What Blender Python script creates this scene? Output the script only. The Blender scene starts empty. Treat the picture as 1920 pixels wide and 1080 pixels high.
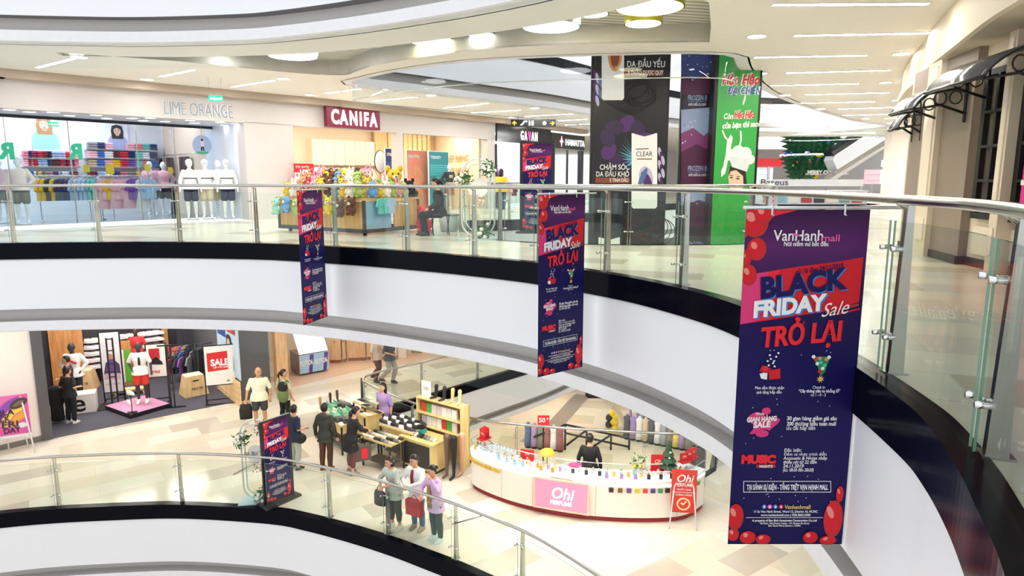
import bpy, bmesh, math, random
from mathutils import Vector, Matrix
from mathutils.geometry import tessellate_polygon
random.seed(7)
S = bpy.context.scene
COL = S.collection
PI = math.pi

# ---------------------------------------------------------------- camera, world, exposure
FPX, TH, CZ = 1253.0, math.radians(9.25), 1.22
cam_d = bpy.data.cameras.new('camera'); cam = bpy.data.objects.new('camera', cam_d); COL.objects.link(cam)
cam.location = (0, 0, CZ); cam.rotation_euler = (PI/2 - TH, 0, 0)
cam_d.sensor_width = 36; cam_d.lens = FPX/1920*36; cam_d.clip_start = .05; cam_d.clip_end = 300
S.camera = cam
S.view_settings.view_transform = 'Standard'; S.view_settings.look = 'None'
S.view_settings.gamma = 1; S.view_settings.use_curve_mapping = False
S.view_settings.exposure = 0.9
wd = bpy.data.worlds.new('world'); S.world = wd; wd.use_nodes = True
wd.node_tree.nodes['Background'].inputs[0].default_value = (.93, .96, 1, 1)
wd.node_tree.nodes['Background'].inputs[1].default_value = .71
S.cycles.max_bounces = 10; S.cycles.transparent_max_bounces = 24; S.cycles.diffuse_bounces = 4
S.cycles.caustics_reflective = False; S.cycles.caustics_refractive = False
S.cycles.sample_clamp_indirect = 6

# ---------------------------------------------------------------- finding real positions (metres) from the survey of the photo
def ray(x, y):
    a = (x-960)/FPX; b = (540-y)/FPX
    return a, math.cos(TH)+b*math.sin(TH), -math.sin(TH)+b*math.cos(TH)
def at(x, y, z):                    # where a sight line meets the level z
    a, b, c = ray(x, y); t = (z-CZ)/c
    return Vector((a*t, b*t, z))
def ad(x, y, d):                    # at distance d
    a, b, c = ray(x, y); t = d/b
    return Vector((a*t, d, CZ+c*t))
def wl(x, y, P, Q):                 # on the upright plane through P and Q
    a, b, c = ray(x, y); dx, dy = Q[0]-P[0], Q[1]-P[1]
    s = (P[1]*a-P[0]*b)/(dx*b-dy*a)
    X, Y = P[0]+s*dx, P[1]+s*dy
    return Vector((X, Y, CZ+c*Y/b))

# ---------------------------------------------------------------- materials
def lin(h):
    h = h.lstrip('#'); r = [int(h[i:i+2], 16)/255 for i in (0, 2, 4)]
    return [c/12.92 if c <= .04045 else ((c+.055)/1.055)**2.4 for c in r]
MATS = {}
def M(h, rough=.5, metal=0, emit=0, var=.05, spec=.5, scale=9):
    key = (h, rough, metal, emit, var, spec)
    if key in MATS: return MATS[key]
    m = bpy.data.materials.new('mat_'+h.lstrip('#')); m.use_nodes = True
    nt = m.node_tree; b = nt.nodes['Principled BSDF']; c = lin(h)
    b.inputs['Roughness'].default_value = rough; b.inputs['Metallic'].default_value = metal
    b.inputs['Specular IOR Level'].default_value = spec
    if var:
        tc = nt.nodes.new('ShaderNodeTexCoord'); n = nt.nodes.new('ShaderNodeTexNoise'); n.inputs['Scale'].default_value = scale
        nt.links.new(tc.outputs['Object'], n.inputs['Vector'])
        mx = nt.nodes.new('ShaderNodeMix'); mx.data_type = 'RGBA'
        mx.inputs[6].default_value = [x*(1-var) for x in c]+[1]; mx.inputs[7].default_value = [min(1, x*(1+var)) for x in c]+[1]
        nt.links.new(n.outputs['Fac'], mx.inputs[0]); nt.links.new(mx.outputs[2], b.inputs['Base Color'])
    else:
        b.inputs['Base Color'].default_value = c+[1]
    if emit:
        b.inputs['Emission Color'].default_value = c+[1]; b.inputs['Emission Strength'].default_value = emit
    MATS[key] = m
    return m
def glass_mat(name, tint, refl=1.0):
    m = bpy.data.materials.new(name); m.use_nodes = True; nt = m.node_tree; nt.nodes.clear()
    o = nt.nodes.new('ShaderNodeOutputMaterial'); mix = nt.nodes.new('ShaderNodeMixShader')
    t = nt.nodes.new('ShaderNodeBsdfTransparent'); g = nt.nodes.new('ShaderNodeBsdfGlossy'); ge = nt.nodes.new('ShaderNodeNewGeometry')
    n = nt.nodes.new('ShaderNodeTexNoise'); n.inputs['Scale'].default_value = 2
    mx = nt.nodes.new('ShaderNodeMix'); mx.data_type = 'RGBA'; c = lin(tint)
    mx.inputs[6].default_value = c+[1]; mx.inputs[7].default_value = [min(1, x*1.02) for x in c]+[1]
    L = nt.links.new; L(n.outputs['Fac'], mx.inputs[0]); L(mx.outputs[2], t.inputs[0])
    def mth(op, a, b=None):
        k = nt.nodes.new('ShaderNodeMath'); k.operation = op
        for i, q in enumerate((a, b)):
            if isinstance(q, (int, float)): k.inputs[i].default_value = q
            elif q is not None: L(q, k.inputs[i])
        return k.outputs[0]
    vm = nt.nodes.new('ShaderNodeVectorMath'); vm.operation = 'DOT_PRODUCT'; L(ge.outputs['Normal'], vm.inputs[0]); L(ge.outputs['Incoming'], vm.inputs[1])
    f = mth('POWER', mth('SUBTRACT', 1.0, mth('ABSOLUTE', vm.outputs['Value'])), 5.0)      # Schlick reflectance of one glass face
    f = mth('ADD', mth('MULTIPLY', f, .9*refl), .035*refl)
    g.inputs[1].default_value = .02
    L(f, mix.inputs[0]); L(t.outputs[0], mix.inputs[1]); L(g.outputs[0], mix.inputs[2]); L(mix.outputs[0], o.inputs[0])
    return m
def tile_mat(name, light, dark, seam, w, h, rot, thr=.72, rough=.12, mid=None):
    m = bpy.data.materials.new(name); m.use_nodes = True; nt = m.node_tree; b = nt.nodes['Principled BSDF']
    tc = nt.nodes.new('ShaderNodeTexCoord'); mp = nt.nodes.new('ShaderNodeMapping'); mp.inputs['Rotation'].default_value = (0, 0, rot)
    br = nt.nodes.new('ShaderNodeTexBrick'); br.inputs['Scale'].default_value = 1; br.inputs['Brick Width'].default_value = w; br.inputs['Row Height'].default_value = h
    br.inputs['Mortar Size'].default_value = .006; br.inputs['Color1'].default_value = (0, 0, 0, 1); br.inputs['Color2'].default_value = (1, 1, 1, 1)
    br.inputs['Mortar'].default_value = (0, 0, 0, 1); br.offset = .5
    rp = nt.nodes.new('ShaderNodeValToRGB'); rp.color_ramp.interpolation = 'CONSTANT'
    rp.color_ramp.elements[0].color = lin(light)+[1]; e = rp.color_ramp.elements[1]; e.position = thr; e.color = lin(dark)+[1]
    if mid:
        e = rp.color_ramp.elements.new(thr*.6); e.color = lin(mid)+[1]
    n = nt.nodes.new('ShaderNodeTexNoise'); n.inputs['Scale'].default_value = 3.2; n.inputs['Detail'].default_value = 5
    mx = nt.nodes.new('ShaderNodeMix'); mx.data_type = 'RGBA'; mx.blend_type = 'MULTIPLY'; mx.inputs[0].default_value = .16
    m2 = nt.nodes.new('ShaderNodeMix'); m2.data_type = 'RGBA'; m2.inputs[7].default_value = lin(seam)+[1]
    L = nt.links.new
    L(tc.outputs['Object'], mp.inputs[0]); L(mp.outputs[0], br.inputs[0]); L(br.outputs['Color'], rp.inputs[0]); L(mp.outputs[0], n.inputs[0])
    L(rp.outputs[0], mx.inputs[6]); L(n.outputs['Color'], mx.inputs[7]); L(mx.outputs[2], m2.inputs[6]); L(br.outputs['Fac'], m2.inputs[0])
    L(m2.outputs[2], b.inputs['Base Color']); b.inputs['Roughness'].default_value = rough
    return m
def stripe_mat(name, c1, c2, scale, rot, rough=.5, metal=0):
    m = bpy.data.materials.new(name); m.use_nodes = True; nt = m.node_tree; b = nt.nodes['Principled BSDF']
    tc = nt.nodes.new('ShaderNodeTexCoord'); mp = nt.nodes.new('ShaderNodeMapping'); mp.inputs['Rotation'].default_value = rot
    w = nt.nodes.new('ShaderNodeTexWave'); w.inputs['Scale'].default_value = scale
    rp = nt.nodes.new('ShaderNodeValToRGB'); rp.color_ramp.elements[0].color = lin(c1)+[1]; rp.color_ramp.elements[0].position = .3
    rp.color_ramp.elements[1].color = lin(c2)+[1]; rp.color_ramp.elements[1].position = .6
    L = nt.links.new; L(tc.outputs['Object'], mp.inputs[0]); L(mp.outputs[0], w.inputs[0]); L(w.outputs['Color'], rp.inputs[0]); L(rp.outputs[0], b.inputs['Base Color'])
    b.inputs['Roughness'].default_value = rough; b.inputs['Metallic'].default_value = metal
    return m
def wood_mat(name, c1, c2, scale=2, rough=.45, sc=(1, 1, .12)):
    m = bpy.data.materials.new(name); m.use_nodes = True; nt = m.node_tree; b = nt.nodes['Principled BSDF']
    tc = nt.nodes.new('ShaderNodeTexCoord'); mp = nt.nodes.new('ShaderNodeMapping'); mp.inputs['Scale'].default_value = sc
    n = nt.nodes.new('ShaderNodeTexNoise'); n.inputs['Scale'].default_value = scale*6; n.inputs['Detail'].default_value = 6
    rp = nt.nodes.new('ShaderNodeValToRGB'); rp.color_ramp.elements[0].color = lin(c1)+[1]; rp.color_ramp.elements[0].position = .35
    rp.color_ramp.elements[1].color = lin(c2)+[1]; rp.color_ramp.elements[1].position = .65
    L = nt.links.new; L(tc.outputs['Object'], mp.inputs[0]); L(mp.outputs[0], n.inputs[0]); L(n.outputs['Fac'], rp.inputs[0]); L(rp.outputs[0], b.inputs['Base Color'])
    b.inputs['Roughness'].default_value = rough
    return m
def grad_mat(name, stops, rough=.35, axis=2):         # a printed colour blend along the sheet's own height
    m = bpy.data.materials.new(name); m.use_nodes = True; nt = m.node_tree; b = nt.nodes['Principled BSDF']
    tc = nt.nodes.new('ShaderNodeTexCoord'); sp = nt.nodes.new('ShaderNodeSeparateXYZ'); rp = nt.nodes.new('ShaderNodeValToRGB')
    L = nt.links.new; L(tc.outputs['Generated'], sp.inputs[0]); L(sp.outputs[axis], rp.inputs[0]); L(rp.outputs[0], b.inputs['Base Color'])
    el = rp.color_ramp.elements
    el[0].position, el[0].color = stops[0][0], lin(stops[0][1])+[1]; el[1].position, el[1].color = stops[-1][0], lin(stops[-1][1])+[1]
    for p, c in stops[1:-1]:
        e = el.new(p); e.color = lin(c)+[1]
    b.inputs['Roughness'].default_value = rough; b.inputs['Specular IOR Level'].default_value = .2
    return m
WHITE = M('#e9e9ec', .55); CREAM = M('#e8dfd0', .6); STEEL = M('#b9b9b4', .22, 1); BLACK = M('#101014', .35); STONE = M('#090a14', .16, var=.2, spec=.06)
CHROME = M('#d9dadb', .12, 1); NAVY = M('#1b1b55', .4); RED = M('#d8232f', .45); SKIN = M('#e0a882', .55); HAIR = M('#1a1412', .45)
GLASS = glass_mat('clear_glass', '#f8fdfa', .8); GLASS2 = glass_mat('shop_glass', '#f6fbfd', .6); LAMP = M('#fffbf6', .5, 0, 46, 0)

# ---------------------------------------------------------------- mesh building
class MB:
    def __init__(s): s.v = []; s.f = []; s.m = []; s.s = []
    def add(s, vs, fs, m=0, sm=False):
        k = len(s.v); s.v += [tuple(v) for v in vs]
        for f in fs: s.f.append([i+k for i in f]); s.m.append(m); s.s.append(sm)
        return s
    def box(s, c, d, m=0, rz=0, taper=1):
        x, y, z = d[0]/2, d[1]/2, d[2]/2; vs = []
        for k in (-1, 1):
            t = taper if k > 0 else 1
            for a, b in ((-1, -1), (1, -1), (1, 1), (-1, 1)):
                X, Y = a*x*t, b*y*t
                vs.append((c[0]+X*math.cos(rz)-Y*math.sin(rz), c[1]+X*math.sin(rz)+Y*math.cos(rz), c[2]+k*z))
        return s.add(vs, [(3, 2, 1, 0), (4, 5, 6, 7), (0, 1, 5, 4), (1, 2, 6, 5), (2, 3, 7, 6), (3, 0, 4, 7)], m)
    def bx(s, x0, x1, y0, y1, z0, z1, m=0): return s.box(((x0+x1)/2, (y0+y1)/2, (z0+z1)/2), (abs(x1-x0), abs(y1-y0), abs(z1-z0)), m)
    def tube(s, pts, r, n=8, m=0, closed=False, sm=True, cap=True):
        pts = [Vector(p) for p in pts]; N = len(pts); rs = r if isinstance(r, (list, tuple)) else [r]*N; vs = []
        up = None
        for i, p in enumerate(pts):
            if closed: t = pts[(i+1) % N]-pts[i-1]
            else: t = pts[min(i+1, N-1)]-pts[max(i-1, 0)]
            t = t.normalized() if t.length else Vector((0, 0, 1))
            if up is None: up = Vector((0, 0, 1)) if abs(t.z) < .9 else Vector((1, 0, 0))
            a = t.cross(up)
            if a.length < 1e-4: a = t.cross(Vector((1, .3, 0)))
            a.normalize(); b = a.cross(t); up = b if not closed else up
            vs += [p+(a*math.cos(2*PI*j/n)+b*math.sin(2*PI*j/n))*rs[i] for j in range(n)]
        fs = []
        for i in range(N if closed else N-1):
            for j in range(n):
                q = (i+1) % N
                fs.append((i*n+j, i*n+(j+1) % n, q*n+(j+1) % n, q*n+j))
        if not closed and cap: fs += [tuple(range(n))[::-1], tuple(range((N-1)*n, N*n))]
        return s.add(vs, fs, m, sm)
    def cyl(s, p, q, r, n=12, m=0, r2=None): return s.tube([p, q], [r, r if r2 is None else r2], n, m)
    def sph(s, c, r, m=0, n=12, k=8, keep=None, sm=True):
        r = r if isinstance(r, (tuple, list)) else (r, r, r); vs = []; fs = []
        for i in range(k+1):
            for j in range(n):
                a, b = PI*i/k, 2*PI*j/n
                vs.append((c[0]+r[0]*math.sin(a)*math.cos(b), c[1]+r[1]*math.sin(a)*math.sin(b), c[2]+r[2]*math.cos(a)))
        for i in range(k):
            for j in range(n):
                f = (i*n+j, (i+1)*n+j, (i+1)*n+(j+1) % n, i*n+(j+1) % n)
                if keep:
                    q = [sum(((vs[x][e]-c[e])/r[e]) for x in f)/4 for e in range(3)]
                    if not keep(*q): continue
                fs.append(f)
        return s.add(vs, fs, m, sm)
    def loft(s, rings, m=0, n=14, sm=True):       # rings: (x, y, z, rx, ry)
        vs = []; fs = []
        for x, y, z, rx, ry in rings: vs += [(x+rx*math.cos(2*PI*j/n), y+ry*math.sin(2*PI*j/n), z) for j in range(n)]
        for i in range(len(rings)-1):
            for j in range(n): fs.append((i*n+j, i*n+(j+1) % n, (i+1)*n+(j+1) % n, (i+1)*n+j))
        fs += [tuple(range(n))[::-1], tuple(range((len(rings)-1)*n, len(rings)*n))]
        return s.add(vs, fs, m, sm)
    def cap(s, p, q, r0, r1, m=0, n=10):          # a tapered capsule
        p, q = Vector(p), Vector(q); d = q-p; L = d.length or 1e-4; d = d/L
        pts = [p-d*r0*.98, p-d*r0*.75, p-d*r0*.35, p, q, q+d*r1*.35, q+d*r1*.75, q+d*r1*.98]
        return s.tube(pts, [r0*.2, r0*.66, r0*.94, r0, r1, r1*.94, r1*.66, r1*.2], n, m)
    def prism(s, poly, z0, z1, m=0, holes=()):    # flat polygon in x, y extruded in z
        loops = [list(poly)]+[list(h) for h in holes]
        flat = [p for l in loops for p in l]; n = len(flat)
        tris = tessellate_polygon([[Vector((p[0], p[1], 0)) for p in l] for l in loops])
        vs = [(p[0], p[1], z0) for p in flat]+[(p[0], p[1], z1) for p in flat]; fs = []
        for t in tris:
            a, b, c = [Vector((flat[i][0], flat[i][1], 0)) for i in t]
            t = t if (b-a).cross(c-a).z > 0 else t[::-1]
            fs += [tuple(i+n for i in t), tuple(t[::-1])]
        k = 0
        for l in loops:
            m_ = len(l); ar = sum(l[i-1][0]*l[i][1]-l[i][0]*l[i-1][1] for i in range(m_))
            for i in range(m_):
                j = (i+1) % m_; f = (k+i, k+j, k+j+n, k+i+n)
                fs.append(f if (ar > 0) == (k == 0) else f[::-1])
            k += m_
        return s.add(vs, fs, m)
    def plate(s, poly, y=0, th=.004, m=0):        # polygon in x, z standing upright, front towards -y
        n = len(poly); ar = sum(poly[i-1][0]*poly[i][1]-poly[i][0]*poly[i-1][1] for i in range(n))
        if ar < 0: poly = poly[::-1]
        vs = [(p[0], y-th, p[1]) for p in poly]+[(p[0], y, p[1]) for p in poly]
        fs = [tuple(range(n)), tuple(range(n, 2*n))[::-1]]+[(i, i+n, (i+1) % n+n, (i+1) % n) for i in range(n)]
        return s.add(vs, fs, m)
    def disc(s, x, z, rx, rz=None, y=0, th=.004, m=0, n=20, rot=0):
        rz = rz or rx; c, d = math.cos(rot), math.sin(rot)
        return s.plate([(x+rx*math.cos(a)*c-rz*math.sin(a)*d, z+rx*math.cos(a)*d+rz*math.sin(a)*c) for a in [2*PI*i/n for i in range(n)]], y, th, m)
    def sweep(s, prof, path, m=0, closed=False, sm=True):   # prof: (offset to the right of travel, z)
        nor = norms(path, closed); vs = []; k = len(prof); N = len(path)
        for p, nn in zip(path, nor): vs += [(p[0]+nn[0]*o, p[1]+nn[1]*o, z) for o, z in prof]
        fs = [(i*k+j, i*k+j+1, ((i+1) % N)*k+j+1, ((i+1) % N)*k+j) for i in range(N if closed else N-1) for j in range(k-1)]
        return s.add(vs, fs, m, sm)
    def txt(s, body, size, x=0, z=0, y=0, m=0, al='LEFT', bold=0, shear=0, rot=0, wd=None, ex=.002, sx=1, mirror=False):
        v, f = text_mesh(body, al, bold, shear)
        xs = [p[0] for p in v] or [0]; k = size
        if wd: sx = wd/((max(xs)-min(xs))*k)
        c, d = math.cos(rot), math.sin(rot); out = []
        for p in v:
            X, Z = p[0]*k*sx*(-1 if mirror else 1), p[1]*k
            out.append((x+X*c-Z*d, y-ex-p[2], z+X*d+Z*c))
        return s.add(out, [g[::-1] for g in f] if mirror else f, m)
    def build(s, name, mats, parent=None, loc=(0, 0, 0), rz=0, **kw):
        me = bpy.data.meshes.new(name); me.from_pydata(s.v, [], s.f)
        for m in (mats if isinstance(mats, (list, tuple)) else [mats]): me.materials.append(m)
        me.polygons.foreach_set('material_index', s.m); me.polygons.foreach_set('use_smooth', s.s); me.update()
        return link(name, me, parent, loc, rz, **kw)
def link(name, me, parent=None, loc=(0, 0, 0), rz=0, label=None, cat=None, group=None, kind=None):
    o = bpy.data.objects.new(name, me); COL.objects.link(o)
    o.location = loc; o.rotation_euler = (0, 0, rz)
    if parent: o.parent = parent
    if label: o['label'] = label
    if cat: o['category'] = cat
    if group: o['group'] = group
    if kind: o['kind'] = kind
    return o
def thing(name, label, cat, loc=(0, 0, 0), rz=0, group=None): return link(name, None, None, loc, rz, label, cat, group)
def struct(name, mb, mats, **kw): return mb.build(name, mats, kind='structure', **kw)
def copy_thing(src, loc, rz, label):
    r = src.copy(); COL.objects.link(r); r.location = loc; r.rotation_euler = (0, 0, rz); r['label'] = label
    for ch in [o for o in bpy.data.objects if o.parent == src]:
        c = ch.copy(); COL.objects.link(c); c.parent = r
        for g in [o for o in bpy.data.objects if o.parent == ch]:
            d = g.copy(); COL.objects.link(d); d.parent = c
    return r
_TX = {}
def text_mesh(body, al, bold, shear):
    key = (body, al, bold, shear)
    if key not in _TX:
        cu = bpy.data.curves.new('t', 'FONT'); cu.body = body; cu.size = 1; cu.align_x = al; cu.offset = bold; cu.shear = shear; cu.resolution_u = 3
        o = bpy.data.objects.new('t', cu); me = bpy.data.meshes.new_from_object(o)
        v = [tuple(p.co) for p in me.vertices]; f = [tuple(p.vertices) for p in me.polygons]
        f = [g if (Vector(v[g[1]])-Vector(v[g[0]])).cross(Vector(v[g[2]])-Vector(v[g[1]])).z >= 0 else g[::-1] for g in f]
        par = list(range(len(v)))          # letters may touch: lift each outline a hair so that no two lie in one plane
        def root(i):
            while par[i] != i: par[i] = par[par[i]]; i = par[i]
            return i
        for g in f:
            for q in g[1:]: par[root(q)] = root(g[0])
        ids = {}; v = [(p[0], p[1], 8e-5*(ids.setdefault(root(i), len(ids)) % 9)) for i, p in enumerate(v)]
        _TX[key] = (v, f); bpy.data.objects.remove(o); bpy.data.curves.remove(cu); bpy.data.meshes.remove(me)
    return _TX[key]
def norms(path, closed=False):
    out = []; N = len(path)
    for i in range(N):
        a = path[i-1] if closed or i > 0 else path[i]; b = path[(i+1) % N] if closed or i < N-1 else path[i]
        dx, dy = b[0]-a[0], b[1]-a[1]; L = math.hypot(dx, dy) or 1
        out.append((dy/L, -dx/L))
    return out
def off(path, d, closed=False): return [(p[0]+n[0]*d, p[1]+n[1]*d) for p, n in zip(path, norms(path, closed))]
def spline(P, step=6, closed=False):
    out = []; N = len(P)
    for i in range(N if closed else N-1):
        g = lambda k: P[k % N] if closed else P[max(0, min(N-1, k))]
        p0, p1, p2, p3 = g(i-1), g(i), g(i+1), g(i+2)
        for k in range(step):
            t = k/step
            out.append(tuple(.5*(2*p1[e]+(p2[e]-p0[e])*t+(2*p0[e]-5*p1[e]+4*p2[e]-p3[e])*t*t+(3*p1[e]-p0[e]-3*p2[e]+p3[e])*t**3) for e in range(len(p1))))
    if not closed: out.append(tuple(P[-1]))
    return out
NUM = 'first second third fourth fifth sixth seventh eighth ninth tenth eleventh twelfth thirteenth fourteenth fifteenth sixteenth seventeenth eighteenth nineteenth twentieth'.split()
def nth(i):
    if i < 20: return NUM[i]
    return ('twenty', 'thirty', 'forty', 'fifty')[(i+1)//10-2]+'-'+NUM[i % 10] if (i+1) % 10 else ('twentieth', 'thirtieth', 'fortieth', 'fiftieth')[(i+1)//10-2]
class Fr:                              # a local frame: x along a wall, -y towards the viewer
    def __init__(s, P, Q): s.o = P; s.a = math.atan2(Q[1]-P[1], Q[0]-P[0]); s.L = math.hypot(Q[0]-P[0], Q[1]-P[1])
    def w(s, x, y, z=0): return Vector((s.o[0]+x*math.cos(s.a)-y*math.sin(s.a), s.o[1]+x*math.sin(s.a)+y*math.cos(s.a), z))
    def l(s, p):
        dx, dy = p[0]-s.o[0], p[1]-s.o[1]
        return Vector((dx*math.cos(s.a)+dy*math.sin(s.a), -dx*math.sin(s.a)+dy*math.cos(s.a), p[2] if len(p) > 2 else 0))
# ================================================================ STRUCTURE
EC = [(-17.5, 8.6), (-14.5, 10.8), (-12.2, 12.1), (-10.1, 12.75), (-8.2, 13.0), (-6.8, 13.05), (-5, 12.83), (-4.15, 12.55), (-3.15, 12.1), (-2.3, 11.65), (-1.65, 11.25), (-.95, 10.8), (-.16, 10.2), (.37, 9.72), (.99, 8.97), (1.48, 8.28), (1.85, 7.55), (2.1, 6.9), (2.24, 6.2), (2.3, 5.3), (2.27, 4.4), (2.17, 3.55), (2.07, 3.15), (1.92, 2.74), (1.75, 2.36), (1.55, 1.94), (1.25, 1.45), (.85, .85), (.35, .1), (-.3, -.8), (-1.2, -1.8), (-2.4, -2.6)]
E = spline(EC, 6)
Q1C = [(-4.15, 18.6), (-3.49, 17.5), (-2.4, 16.35), (-1.43, 15.6), (-.6, 15.15), (.6, 14.8), (2.3, 14.5), (4.3, 14.45), (5.15, 16.1), (7.1, 19.9), (10.1, 24.3), (15, 30.4), (18.2, 33.5), (16, 37), (9, 35), (5, 29.4), (3, 26.7), (1.3, 24.4), (-1.04, 21.9), (-2.7, 20.1)]
Q2C = [(-1.72, 19.65), (-1.2, 16.5), (-.6, 14.4), (-.1, 13.5), (.7, 12.95), (1.8, 12.65), (3, 12.6), (4.4, 12.8), (5.3, 14), (6.3, 17), (7.6, 20.5), (10.1, 24.3), (15, 30.4), (18.2, 33.5), (16, 37), (9, 35), (5, 29.5), (3, 25), (1.3, 21.9), (0, 20.3)]
def ccw(p): return p if sum(p[i-1][0]*p[i][1]-p[i][0]*p[i-1][1] for i in range(len(p))) > 0 else p[::-1]
Q1 = ccw(spline(Q1C, 3, True))[::-1]; Q2 = ccw(spline(Q2C, 3, True))[::-1]      # clockwise: the right of travel is the void
W = [(-15.5, 12.9), (-12.0, 16.2), (-5.8, 22.5), (-2.4, 26.9), (-.5, 29.2), (.7, 31.3), (3.6, 35.6), (5, 40)]
FL2 = tile_mat('tiles_upper', '#ebe6d6', '#cdc6b4', '#d2cbba', 1.2, .6, .35, .8, .2, '#e0dace')
FL1 = tile_mat('tiles_lower', '#e9e3d6', '#c9c1b3', '#d3cbbb', 1.25, .62, -.62, .8, .13, '#e0d8c6')
FL0 = tile_mat('tiles_ground', '#e3d6bf', '#d5c5aa', '#c9bda6', 1.2, 1.2, .2, .7, .2)
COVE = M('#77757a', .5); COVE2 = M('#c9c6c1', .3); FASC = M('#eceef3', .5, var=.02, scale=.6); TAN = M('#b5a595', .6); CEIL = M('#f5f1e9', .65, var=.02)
def slab(z, path, closed, n, band=True, cut=None):
    P = path
    if band: struct('trim_%d' % n, MB().sweep([(-.16, z+.004), (0, z+.004), (0, z-.31), (-.05, z-.31)], P, closed=closed, sm=False), STONE)
    struct('wall_fascia_%d' % n, MB().sweep([(-.05, z-.3), (-.03, z-.33), (-.03, z-1.3)], P, closed=closed, sm=False), FASC)
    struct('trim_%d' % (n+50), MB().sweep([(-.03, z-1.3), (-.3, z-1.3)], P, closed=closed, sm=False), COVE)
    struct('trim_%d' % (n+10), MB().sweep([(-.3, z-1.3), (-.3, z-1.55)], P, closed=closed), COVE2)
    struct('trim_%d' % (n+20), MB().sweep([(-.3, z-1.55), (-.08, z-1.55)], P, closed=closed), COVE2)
    struct('trim_%d' % (n+30), MB().sweep([(-.08, z-1.55), (-.08, z-1.74), (-.12, z-1.76), (-.4, z-1.76)], P, closed=closed, sm=False), WHITE)
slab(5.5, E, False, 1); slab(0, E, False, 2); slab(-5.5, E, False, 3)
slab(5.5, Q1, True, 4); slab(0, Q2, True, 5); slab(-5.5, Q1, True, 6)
inner = off(E, -.14)
out2 = inner+[(-2, -8), (14, -6), (14, 6), (40, 30), (40, 72), (-6, 72), (-6, 46)]+W[::-1][:-1]+[(-19.5, 9.0)]
def plane(name, outer, holes, z, m, th=.03):
    struct(name, MB().prism(outer, z-th, z, 0, holes), m)
FAR = [(15, 41), (27, 41), (30, 58), (17, 58)]
plane('floor_upper', out2, [off(Q2, -.14, True)[::-1], FAR], 0, FL2)
back1 = [(6, 40), (0, 34), (-2.4, 28.5), (-9.5, 30), (-18, 26), (-22, 20), (-19.5, 9)]
out1 = inner+[(-2, -8), (14, -6), (14, 6), (40, 30), (40, 72), (-6, 72)]+back1
plane('floor_lower', out1, [off(Q1, -.14, True)[::-1]], -5.5, FL1)
plane('floor_ground', [(-24, -6), (24, -6), (40, 72), (-24, 72)], [], -11, FL0)
# ceilings: the coffer over the walkway and the second void are holes
CF = spline([(-9.2, 14.05), (-7.2, 15.1), (-5.5, 16.5), (-4.2, 17.05), (-3.6, 16.3), (-2.7, 15.25), (-.6, 13.75), (1.4, 13.2), (3.68, 13.03)], 4)
cin = [p for p in off(E, -1.5) if 9.6 < p[1] and -9.4 < p[0] < 2.0]
CF2 = [p for p in CF]+[(3.35, 11.8), (2.85, 10.2), (2.3, 9.6)]+cin[::-1]
CF2 = ccw(CF2)
cinner = off(E, -.36)
outc = cinner+[(-2, -8), (14, -6), (14, 6), (40, 30), (40, 72), (-6, 72), (-6, 46)]+[(p[0], p[1]) for p in W[::-1][:-1]]+[(-19.5, 9.0)]
plane('ceiling_upper', outc, [CF2, off(Q1, -.36, True)[::-1], FAR], 3.77, CEIL)
plane('ceiling_lower', cinner+[(-2, -8), (14, -6), (14, 6), (40, 30), (40, 72), (-6, 72)]+back1, [off(Q2, -.36, True)[::-1]], -1.73, CEIL)
cl = MB()
for i in range(len(CF2)):
    a, b = CF2[i], CF2[(i+1) % len(CF2)]
    cl.add([(a[0], a[1], 3.74), (b[0], b[1], 3.74), (b[0], b[1], 4.08), (a[0], a[1], 4.08)], [(0, 1, 2, 3)])
struct('trim_41', cl, M('#b9b5aa', .6))
struct('ceiling_coffer', MB().prism(CF2, 4.08, 4.12), stripe_mat('slats', '#9a988f', '#d6d3c8', 1.6, (0, 0, 1.35)))
# back wall of the shops on the upper walkway: sign bands, piers
def wseg(mb, P, Q, z0, z1, th=.3, m=0):
    f = Fr(P, Q); c = f.w(f.L/2, th/2, (z0+z1)/2)
    return mb.box(c, (f.L+.02, th, z1-z0), m, f.a)
def onW(x):                                        # plan point of the shop wall at photo column x
    for P, Q in zip(W, W[1:]):
        a, b, c = ray(x, 330); dx, dy = Q[0]-P[0], Q[1]-P[1]; s = (P[1]*a-P[0]*b)/(dx*b-dy*a)
        if -1e-6 <= s <= 1: return (P[0]+s*dx, P[1]+s*dy)
    return W[-1]
WALLM = M('#d3cdcb', .6, var=.02)
A0, A1, B0, B1, B2, B3 = W[0], onW(464), onW(553), onW(746), onW(757), onW(914)
G0, G1, H1 = onW(928), onW(1028), onW(1092)
CUT = [W[2], W[3]]
mb = MB()
for P, Q in ((A0, W[1]), (W[1], W[2]), (W[2], W[3]), (W[3], G0)): wseg(mb, P, Q, 2.87, 3.8)
for P, Q in ((G0, W[4]), (W[4], W[5]), (W[5], W[6])): wseg(mb, P, Q, 3.62, 3.8, .1)
struct('wall_sign_band', mb, WALLM)
mb = MB(); wseg(mb, A1, B0, 0, 2.9, .5); wseg(mb, B3, G0, 0, 2.9, .5); wseg(mb, B1, B2, 0, 2.9, .3); struct('wall_piers', mb, WALLM)
mb = MB()
for P, Q in zip(W[:-2], W[1:-1]):
    f = Fr(P, Q); mb.box(f.w(f.L/2, -.18, 3.64), (f.L+.2, .36, .2), 0, f.a)
struct('trim_42', mb, TAN)
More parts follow.
